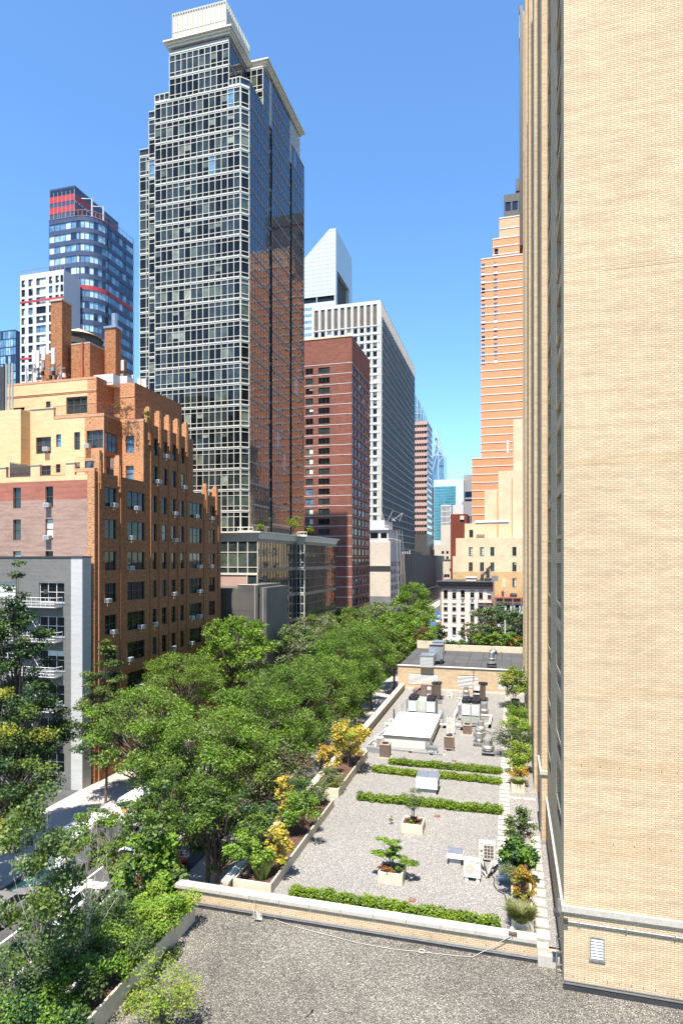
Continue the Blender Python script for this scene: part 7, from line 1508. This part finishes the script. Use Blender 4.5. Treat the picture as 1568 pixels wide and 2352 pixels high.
# ---- planters beside the tower
TP = 'plants in the planters beside the tower'
def tp(*a, **k): return pl(*a, group=TP, z=7.6, **k)
grass('olive grass mop spilling over the near planter end', .42, 26.75, 7.5, .55, .62, 1300, 'leaf_grass', 6, TP); grass('small round grass ball on the planter edge', .12, 27.35, 7.5, .45, .32, 500, 'leaf_grass', 7, TP)
tp('orange and yellow autumn shrub in the near tower planter', .50, 28.1, 1.45, .55, ('leaf_autumn', 'leaf_gold'), 3000, .075, 401, (.6, .4), shape='column', ncl=30)
tp('glossy deep green broadleaf shrub in the near tower planter', .45, 30.2, 1.65, .95, ('leaf_deep', 'leaf_bright'), 2600, .17, 402, (.75, .25), wid=.7); tp('grey olive lavender bush leaning towards the curved duct', .0, 29.4, .85, .6, ('leaf_greygreen', 'leaf_grass'), 2600, .06, 403, (.7, .3)); tp('tall variegated shrub behind the glossy one', .45, 32.4, 2.35, .8, ('leaf_ginkgo', 'leaf_dark', 'leaf_red'), 3400, .10, 404, (.6, .3, .1), shape='column', ncl=34)
grass('dry grass fringe at the near end of the far tower planter', .45, 42.7, 7.55, .4, .5, 700, 'leaf_grass', 8, TP); tp('yellow and orange shrub at the near end of the far tower planter', .45, 43.9, .75, .72, ('leaf_yellowgreen', 'leaf_autumn'), 1800, .10, 405, (.6, .4)); tp('round bright lime shrub in the far tower planter', .45, 46.5, 1.5, 1.2, ('leaf_yellowgreen',), 3800, .12, 406)
tp('wide bluish dark green shrub in the far tower planter', .5, 50.4, 1.7, 1.75, ('leaf_deep', 'leaf_dark'), 5200, .11, 407, (.5, .5)); tp('fresh green bush behind the bluish dark one', .45, 54.5, 1.4, 1.25, ('leaf_yellowgreen', 'leaf_bright'), 3400, .13, 408, (.5, .5)); tp('flat topped fresh green bush, second from the small tree', .45, 59.3, 1.2, 1.2, ('leaf_bright', 'leaf_yellowgreen'), 3000, .13, 409, (.6, .4)); tp('low dark green bush at the foot of the small tree', .45, 63.0, .8, 1.0, ('leaf_dark',), 1500, .13, 410)
tp('small yellow green tree at the far end of the path', .45, 66.5, 3.9, 1.75, ('leaf_yellowgreen', 'leaf_ginkgo', 'leaf_gold'), 6500, .15, 411, (.5, .3, .2), name='small_tree', cat='tree', stems=2, h0=.2, ncl=40)
# ---- square planter trees
def bonsai(): 
    x, y = TP1; t = thing('spreading_tree', 'small spreading tree with flat leaf layers in the nearest square planter', 'tree', (x, y, 7.5)); cen = []; rad = []
    for cx_, cy_, cz, a, b, n in ((-.25, 0, 1.36, .5, .35, 8), (.05, .1, 1.05, .38, .3, 7), (-.55, -.1, .78, .45, .3, 7), (-.05, .1, .72, .35, .3, 6), (.72, 0, .50, .38, .3, 6), (.45, .1, .62, .2, .2, 3)):
        for _ in range(n): cen.append((cx_+random.uniform(-a, a), cy_+random.uniform(-b, b), cz+random.uniform(-.06, .06))); rad.append((.2, .2, .07))
    mobj('crown', leafmesh('crown', cen, rad, 4200, .085, ('leaf_bright', 'leaf_locust'), 5, wts=(.7, .3), wid=.7, up=.6), t); m = MB()
    for e in ((-.5, 0, 1.3), (.0, .1, 1.2), (-.6, -.1, .75), (.75, 0, .48), (.1, .1, .9), (-.2, .2, .7)): m.tube([(0, 0, 0), (e[0]*.15, 0, .3), (e[0]*.6, e[1]*.6, e[2]*.75), e], [.035, .028, .018, .008], 'bark', 5)
    m.build('trunk', t, org=(0, 0, 0))
bonsai()
x, y = TP2; make_tree('small_tree', 'slender multi stemmed tree in the second square planter', 'tree', (x, y, 7.5), 1.95, .62, .75, ('leaf_birch', 'leaf_locust'), 1500, .075, 502, 22, 'dome', wts=(.6, .4), stems=5, trunk_r=.018, flat=.4, clr=.34)
for i, (px_, py_, lab, mt) in enumerate(((TP1[0]-.3, TP1[1]-.25, 'low red leaved plants under the spreading tree', ('leaf_red', 'leaf_autumn')), (TP1[0]+.3, TP1[1]-.15, 'low green and yellow plants under the spreading tree', ('leaf_dark', 'leaf_yellowgreen')), (TP2[0]-.05, TP2[1]+.05, 'low dark red plants under the slender tree', ('leaf_red', 'leaf_dark')), (TP2[0]-.1, TP2[1]-.35, 'small lime plant at the front of the second square planter', ('leaf_yellowgreen',)))):
    shrub(lab, px_, py_, 7.5, .3, .34 if i < 3 else .16, mt, 500 if i < 3 else 160, .075, 510+i, wts=(.7, .3) if len(mt) > 1 else None, name='ground_plants', cat='plants', group='plants in the square planters')
x, y = at(897, 1893); shrub('tiny upright sprig growing out of the open gravel', x, y, 7.1, .62, .15, ('leaf_locust',), 130, .06, 520, name='sprig', cat='plant', shape='column', ncl=8, stems=1)
# ---- clipped hedges lying on the gravel
def hedge(lab, a, b, wdt, h, seed, gap=None):
    (xa, ya), (xb, yb) = at(*a), at(*b); L = math.hypot(xb-xa, yb-ya); rg = random.Random(seed); t = thing('clipped_hedge', lab, 'hedge', (xa, ya, Z), 'low clipped hedges'); cen, rad = [], []; n = int(L/.28)
    for i in range(n):
        for r in range(2): s = i/(n-1); hh = h*rg.uniform(.75, 1.15); cen.append(((xb-xa)*s+rg.uniform(-.08, .08), (yb-ya)*s+wdt*(.27+.46*r)+rg.uniform(-.06, .06), hh*.45)); rad.append((.28, wdt*.36, hh*.6))
    mobj('foliage', leafmesh('foliage', cen, rad, int(L*1500), .095, ('leaf_boxwood', 'leaf_locust'), seed, wts=(.88, .12), wid=.8, hollow=.25), t); m = MB()
    for i in range(0, n, 2): m.tube([(cen[2*i][0], cen[2*i][1]+.1, 0), (cen[2*i][0]+.05, cen[2*i][1]+.1, h*.5)], .02, 'bark', 4)
    m.build('stems', t, org=(0, 0, 0))
hedge('low clipped hedge row farthest from the camera, before the cube condenser', (897, 1757), (1144, 1779), .75, .42, 61); hedge('left part of the second hedge row, ending at the louvred vent', (861, 1775), (955, 1786), .75, .42, 62); hedge('right part of the second hedge row, beyond the louvred vent', (1010, 1789), (1142, 1803), .75, .42, 63)
hedge('long hedge row behind the second square planter', (826, 1840), (1144, 1872), .72, .42, 64); hedge('long hedge row along the inside of the parapet coping', (673, 2062), (1131, 2139), .55, .42, 65)
# ---- planting at the far end of the dark deck
DP = 'shrubs behind the dark deck'
for i in range(8): px = 1094+i*15; x = xat(px, 87.6); shrub('bright green leafy shrub behind the dark deck, %s from the left' % ['first', 'second', 'third', 'fourth', 'fifth', 'sixth', 'seventh', 'last'][i], x, 87.6, 9.9, random.uniform(2.0, 2.7), 1.0, ('leaf_bright', 'leaf_yellowgreen', 'leaf_dark'), 1500, .2, 600+i, wts=(.6, .15, .25), group=DP)
x, y = at(1043, 1491, 9.9); shrub('round clipped yellowish bush alone at the left of the deck shrubs', x, y, 9.9, 1.6, 1.35, ('leaf_ginkgo', 'leaf_dark'), 2200, .16, 620, wts=(.7, .3)); x, y = at(1010, 1480, 9.9); shrub('dark slim conifer at the left rear corner of the deck', x, y+2, 9.9, 3.6, 1.1, ('leaf_dark', 'leaf_greygreen'), 1800, .2, 621, shape='cone', wts=(.6, .4)); shrub('reddish brown tree at the left rear of the deck', x-2.6, y+1, 9.4, 3.2, 1.5, ('leaf_red', 'leaf_dark'), 1800, .22, 622, wts=(.7, .3)); shrub('fresh green shrub below the reddish tree at the deck edge', x-1.6, y-3, 9.4, 2.6, 1.3, ('leaf_bright', 'leaf_dark'), 1800, .2, 623, wts=(.7, .3))
for i, (px, Y, H, Rr, lab) in enumerate(((1125, 112, 14.5, 4.2, 'round olive tree before the pink house fire escape'), (1165, 110, 15.2, 4.4, 'large olive green tree before the small grey row house'), (1196, 108, 13.6, 3.6, 'olive tree half hidden behind the tower wall'), (1080, 108, 12.2, 2.0, 'thin airy tree before the pink house front'))):
    x = xat(px, Y); make_tree('courtyard_tree', lab, 'tree', (x, Y, 0), H, Rr, 6, ('leaf_greygreen', 'leaf_dark'), 6500 if i < 3 else 1200, .32, 640+i, 40, 'dome', wts=(.4, .6), group='trees beyond the dark deck')
for px, py, Y, lab, k in ((703, 1193, 98+12, 'small tree on the podium roof terrace against the red tower', 3.4), (712, 1233, 114, 'bushy plants on the podium roof edge', 1.6), (598, 1222, 97, 'low shrub on the podium roof near its front corner', 1.3)):
    x = xat(px, Y) if px != 703 else -39.5; shrub(lab, x, Y, 27.3, k, k*.45, ('leaf_bright', 'leaf_gold'), 900, .25, int(px), wts=(.6, .4), name='terrace_plant', cat='plant')
for cx_, lab in ((760, 'thorny dark plants on the brick penthouse terrace by the corner'), (870, 'pinkish plants on the brick penthouse terrace at the middle'), (965, 'yellow potted plant at the right end of the brick penthouse terrace')):
    x = xat(cx_/3, 60.5); shrub(lab, x, 60.5 if cx_ < 900 else 62.0, 38.3, 1.9 if cx_ < 900 else 1.2, 1.0 if cx_ < 900 else .4, ('leaf_red', 'leaf_dark') if cx_ < 900 else ('leaf_yellowgreen',), 700, .12, cx_, name='terrace_plant', cat='plant', wts=(.6, .4) if cx_ < 900 else None)
shrub('small potted conifer on the lower brick terrace', xat(640/3, 53.7), 53.7, 31.2, 1.3, .4, ('leaf_dark',), 500, .1, 77, name='terrace_plant', cat='plant', shape='cone')
# ---------------------------------------------------------------- vehicles and street furniture
def loft(m, secs, mat_, close=True):
    n = len(secs[0]); b = len(m.v); k = m.mi(mat_)
    for s in secs: m.v += s
    for j in range(len(secs)-1):
        for i in range(n-1): m.f.append((b+j*n+i, b+j*n+i+1, b+(j+1)*n+i+1, b+(j+1)*n+i)); m.m.append(k)
    if close:
        m.f.append(tuple(b+i for i in range(n))); m.m.append(k); m.f.append(tuple(b+(len(secs)-1)*n+i for i in reversed(range(n)))); m.m.append(k)
def wheels(t, ys, hw, r=.33):
    for y in ys:
        for s in (-1, 1):
            x = s*(hw-.1); w_ = MB(); n = 20
            w_.tube([(x-.11, y, r), (x+.11, y, r)], r, 'tyre', n); o = w_.build('wheel', t, org=(0, 0, 0)); q = MB(); q.tube([(x+s*.105, y, r), (x+s*.122, y, r)], r*.62, 'rim', 14)
            for a in range(5): c_, s_ = math.cos(a*1.2566), math.sin(a*1.2566); q.tube([(x+s*.12, y, r), (x+s*.13, y+c_*r*.6, r+s_*r*.6)], .03, 'galv', 4)
            q.build('rim', o, org=(0, 0, 0))
def sedan(lab, x, y, col, L=4.6, W=1.82, H=1.45, rot=0, group=None, cat='car', name='parked_car'):
    t = thing(name, lab, cat, (x, y, 0), group, rot); hw = W/2; m = MB()
    def sec(yy, w, zb, zm, zt, cr): return [(-w*.92, yy, zb), (-w, yy, zb+.12), (-w, yy, zm), (-w*.93, yy, zt-.04), (-w*.6, yy, zt+cr*.7), (0, yy, zt+cr), (w*.6, yy, zt+cr*.7), (w*.93, yy, zt-.04), (w, yy, zm), (w, yy, zb+.12), (w*.92, yy, zb)]
    h = L/2; loft(m, [sec(-h, hw*.80, .34, .55, .70, .02), sec(-h+.08, hw*.92, .24, .6, .86, .03), sec(-h+.45, hw*.98, .2, .66, .98, .04), sec(-h+1.1, hw, .18, .7, .98, .02), sec(-.2, hw, .18, .7, .95, .02), sec(h-1.3, hw, .18, .68, .92, .04), sec(h-.5, hw*.97, .2, .62, .82, .05), sec(h-.1, hw*.88, .24, .5, .66, .03), sec(h, hw*.74, .32, .42, .52, .0)], col)
    m.build('body', t, org=(0, 0, 0), smooth=True, sub=1)
    g = MB(); a = [(-h+.55, .95, .82), (-h+1.45, H-.03, .60), (h-2.35, H-.03, .60), (h-1.45, .92, .80)]
    loft(g, [[(-hw*w, yy, .9 if z < 1 else .92), (-hw*w*.995, yy, z if z < 1 else z), (0, yy, z+.01), (hw*w*.995, yy, z), (hw*w, yy, .9)] for yy, z, w in [(a[0][0], .93, .80), (a[0][0]+.5, 1.2, .72), (a[1][0], H-.04, .64), (a[2][0], H-.04, .64), (a[3][0]-.45, 1.17, .72), (a[3][0], .93, .80)]], 'car_glass')
    # sloping sides: lower edge wide, upper narrow
    g = MB(); lo = [(-hw*.84, -h+.5), (hw*.84, -h+.5), (hw*.86, h-1.4), (-hw*.86, h-1.4)]; up_ = [(-hw*.64, -h+1.35), (hw*.64, -h+1.35), (hw*.64, h-2.3), (-hw*.64, h-2.3)]
    zl = .94; zu = H-.04
    for i in range(4): j = (i+1) % 4; g.poly([(*lo[i], zl), (*lo[j], zl), (*up_[j], zu), (*up_[i], zu)], 'car_glass')
    g.build('windows', t, org=(0, 0, 0))
    r = MB(); loft(r, [[(-hw*.66*k, yy, H-.05), (-hw*.6*k, yy, H-.0+c_), (0, yy, H+.03+c_), (hw*.6*k, yy, H+c_), (hw*.66*k, yy, H-.05)] for yy, k, c_ in ((-h+1.28, .98, -.03), (-h+1.6, 1, 0), (h-2.5, 1, 0), (h-2.22, .98, -.03))], col)
    for (ax, ay), (bx, by) in zip(lo, up_): r.tube([(ax, ay, zl), (bx, by, zu)], .045, col, 5)
    for s in (-1, 1): r.tube([(s*hw*.85, -.15, zl), (s*hw*.64, -.25, zu)], .035, col, 4)
    r.build('roof', t, org=(0, 0, 0))
    for s in (-1, 1):
        q = MB(); q.box(min(s*hw*.52, s*hw*.93), max(s*hw*.52, s*hw*.93), -h-.0, -h+.13, .66, .82, 'tail_red'); q.build('tail_light', t, org=(0, 0, 0)); q = MB(); q.box(min(s*hw*.5, s*hw*.86), max(s*hw*.5, s*hw*.86), h-.25, h-.05, .56, .70, 'glass_pale'); q.build('headlight', t, org=(0, 0, 0)); q = MB(); q.box(min(s*hw*1.0, s*hw*1.14), max(s*hw*1.0, s*hw*1.14), h-1.65, h-1.45, .95, 1.08, col); q.build('mirror', t, org=(0, 0, 0))
    q = MB(); q.box(-.26, .26, -h-.02, -h+.02, .55, .66, 'pale_panel'); q.build('number_plate', t, org=(0, 0, 0)); wheels(t, (-h+.95, h-.95), hw); return t
def text(par, s, size, loc, mat_, rz=0, name='lettering'):
    c = bpy.data.curves.new(name, 'FONT'); c.body = s; c.size = size; c.extrude = .002; c.materials.append(MAT[mat_]); f = bpy.data.objects.new(name, c); me = bpy.data.meshes.new_from_object(f); bpy.data.objects.remove(f); o = bpy.data.objects.new(name, me); C.objects.link(o); o.parent = par; o.location = loc; o.rotation_euler = (R(90), 0, rz); return o
def van(lab, x, y, L, W, H, name='delivery_van', letter=True, box=False, col='car_white', group=None):
    t = thing(name, lab, 'truck' if box else 'van', (x, y, 0), group, 0.0001); hw = W/2; h = L/2; m = MB(); zb = .45 if not box else .75
    yf = h if not box else h-1.7
    def sec(yy, w, z1, cr): return [(-w, yy, zb), (-w, yy, z1*.55), (-w*.96, yy, z1-.12), (-w*.88, yy, z1), (w*.88, yy, z1), (w*.96, yy, z1-.12), (w, yy, z1*.55), (w, yy, zb)]
    if box: m.box(-hw, hw, -h, yf, zb, H, col)
    else: loft(m, [sec(-h, hw*.98, H-.05, 0), sec(-h+.1, hw, H, 0), sec(h-2.0, hw, H, 0), sec(h-1.2, hw*.96, H*.78, 0), sec(h-.2, hw*.92, H*.48, 0), sec(h, hw*.85, H*.4, 0)], col)
    m.build('body', t, org=(0, 0, 0))
    if box: q = MB(); loft(q, [sec(yf+.05, hw*.92, 2.2, 0), sec(yf+.9, hw*.92, 2.2, 0), sec(h-.3, hw*.9, 1.4, 0), sec(h, hw*.85, 1.1, 0)], col); q.build('cab', t, org=(0, 0, 0)); q = MB(); q.box(-hw, hw, -h-.15, -h+.02, .5, .62, 'galv'); q.build('rear_bumper', t, org=(0, 0, 0))
    q = MB(); q.box(-.012, .012, -h-.012, -h-.002, zb+.05, H-.15, 'galv'); q.box(-hw*.9, hw*.9, -h-.012, -h-.003, zb+.0, zb+.04, 'galv'); q.box(.03, .1, -h-.03, -h-.003, 1.0, 1.3, 'dark_metal'); q.build('rear_doors', t, org=(0, 0, 0))
    if not box: q = MB(); q.box(-hw*.9, hw*.9, h-1.75, h-1.2, H*.6, H*.82, 'car_glass'); q.build('windscreen', t, org=(0, 0, 0)); q = MB(); q.box(-hw*.96, hw*.96, -h-.1, -h+.05, .32, .52, 'dark_metal'); q.build('rear_bumper', t, org=(0, 0, 0))
    for s in (-1, 1): q = MB(); q.box(min(s*hw*.84, s*hw), max(s*hw*.84, s*hw), -h-.015, -h+.05, (1.0 if not box else .78), (1.45 if not box else .86), 'tail_red'); q.build('tail_light', t, org=(0, 0, 0))
    if letter:
        yy = -h-.016
        if not box: text(t, 'PS', .42, (-.62, yy, H-.72), 'ink'); q = MB(); q.box(-.42, -.14, yy-.004, yy, H-1.12, H-.72, 'orange_logo'); q.build('logo', t, org=(0, 0, 0)); text(t, '- SALES\n- SERVICE\n- REPAIRS\n- ENGINEERING', .13, (.08, yy, H-.66), 'ink'); text(t, '718-2', .2, (-.5, yy, H-1.55), 'ink'); text(t, 'PS', .5, (hw*.97+.02, -.8, 1.55), 'ink', R(90)); q = MB(); q.box(hw+.003, hw+.012, -.2, .35, 1.25, 1.75, 'orange_logo'); q.build('logo', t, org=(0, 0, 0))
        else: q = MB(); q.box(hw+.003, hw+.012, -h+.6, -h+1.35, 1.75, 2.35, 'orange_logo'); q.box(-.3, -.14, yy-.003, yy, 1.5, 1.65, 'ink'); q.box(.5, .62, yy-.003, yy, 1.2, 1.4, 'ink'); q.build('logo', t, org=(0, 0, 0)); text(t, 'PS', .45, (hw+.014, -h+.1, 1.8), 'ink', R(90))
    wheels(t, (-h+.9, h-.9), hw, .36); return t
sedan('white saloon car on the road, seen from behind through the birch twigs', -26.95, 33.9, 'car_white')
sedan('silver car in the left lane, its rear wheel beside the white box truck', -30.65, 32.2, 'car_silver')
van('white van with black and orange lettering on its rear doors', -30.7, 47.6, 5.6, 1.95, 2.55)
van('plain white box truck with an orange side logo behind the silver car', -30.45, 39.6, 6.6, 2.1, 2.95, box=True, name='box_truck')
sedan('white car just ahead of the white saloon under the street tree', -26.8, 40.2, 'car_white')
sedan('red car glimpsed under the narrow maple', -23.6, 38.6, 'car_red'); sedan('dark car parked behind the shaded pavement', -23.4, 45.5, 'car_dark')
sedan('silver car farther up the left lane beyond the van', -30.6, 56.0, 'car_silver'); sedan('white car glimpsed between street tree crowns', -26.8, 60.0, 'car_white')
tt = van('white box truck with blue lettering glimpsed under the far street trees', -28.6, 100, 7.0, 2.3, 3.3, box=True, letter=False, name='box_truck'); q = MB(); q.box(-1.05, 1.05, -3.53, -3.503, 1.3, 2.2, 'blue_sign'); q.build('rear_panel', tt, org=(0, 0, 0)); q = MB(); q.box(-.9, .9, -3.54, -3.531, 2.5, 2.95, 'orange_logo'); q.build('rear_panel', tt, org=(0, 0, 0))
FC = 'small distant cars far up the avenue'
for i, (px, py, c_, lab) in enumerate(((985, 1445, 'car_white', 'white distant car under the street lamp'), (992, 1434, 'car_silver', 'silver distant car beyond the white one'), (1001, 1446, 'car_dark', 'dark distant car at the foot of the lamp post'), (1004, 1462, 'car_white', 'pale distant car beside the pink house corner'), (1006, 1430, 'car_white', 'white distant car close to the pink house'))):
    x, y = at(px, py, 0); x = max(-33, min(-20, x)); sedan(lab, x, y, c_, group=FC)
# fire hydrant, street lamps, banners
x, y = at(480, 2003, .15); m = MB(); m.lathe(x, y, [(.16, .15), (.16, .2), (.11, .22), (.11, .62), (.13, .64), (.12, .74), (.05, .84), (.03, .88)], 12, 'galv'); m.tube([(x-.2, y, .5), (x+.2, y, .5)], .05, 'galv', 8); m.tube([(x, y-.2, .45), (x, y, .45)], .06, 'galv', 8); one('fire_hydrant', m, 'silver grey fire hydrant on the shaded pavement beyond the parapet', 'hydrant', (x, y, .15))
def lamp(x, y, H, lab, arm=(-2.4, 0), ban=False):
    t = thing('street_lamp', lab, 'street lamp', (x, y, 0)); m = MB(); m.tube([(x, y, .1), (x, y, H)], .09, 'galv', 8); m.tube([(x, y, H-.4), (x+arm[0]*.5, y, H+.2), (x+arm[0], y, H+.3)], .055, 'galv', 6); m.build('pole', t); m = MB(); m.box(x+arm[0]-.5, x+arm[0]+.1, y-.13, y+.13, H+.22, H+.36, 'galv'); m.build('lamp_head', t)
    if ban: m = MB(); m.box(x-1.5, x-.15, y-.01, y+.01, H-4.3, H-2.0, 'blue_sign'); m.box(x-1.4, x-.25, y-.02, y-.011, H-3.6, H-2.9, 'pale_panel'); m.build('banner', t)
lamp(-18.6, 158, 8.5, 'street lamp with a blue banner left of the pink house', ban=True); lamp(-19.2, 178, 9.5, 'farther street lamp with a blue banner behind the first', ban=True)
x = xat(1159, 96); m = MB(); m.tube([(x, 96, 0), (x, 96, zat(1424, x, 96))], .1, 'white_metal', 8); one('flag_pole', m, 'thin white pole rising from the shrubs behind the dark deck', 'pole', (x, 96, 0))
x = xat(1190, 90.5); m = MB(); z = zat(1474, x, 90.5); m.lathe(x, 90.5, [(1.5, z-.35), (1.2, z), (.7, z+.4), (.05, z+.75)], 8, 'red_cloth'); m.tube([(x, 90.5, 9.5), (x, 90.5, z)], .04, 'galv', 5); one('parasol', m, 'red parasol among the shrubs at the right end of the deck', 'parasol', (x, 90.5, 9.5))
m = MB(); x, y = -18.2, 43.4; m.box(x-1.6, x+1.6, y, y+2.2, 2.6, 2.72, 'white_metal'); [m.tube([(x+a, y+b, .15), (x+a, y+b, 2.6)], .05, 'white_metal', 5) for a in (-1.5, 1.5) for b in (.1, 2.1)]; m.box(x-1.4, x+1.4, y+.4, y+1.8, .15, 1.1, 'dark_cloth'); one('street_stall', m, 'white framed street stall in the shade below the half bare tree', 'stall', (x, y, .15))
w_ = MB(); w_.box(-14.6, -14.3, 27, 60, .15, 1.2, 'planter_stone'); w_.box(-14.7, -14.2, 27, 60, 1.2, 1.35, 'coping_stone'); one('street_wall', w_, 'low stone wall running beside the shaded pavement', 'wall', (-14.4, 27, .15))
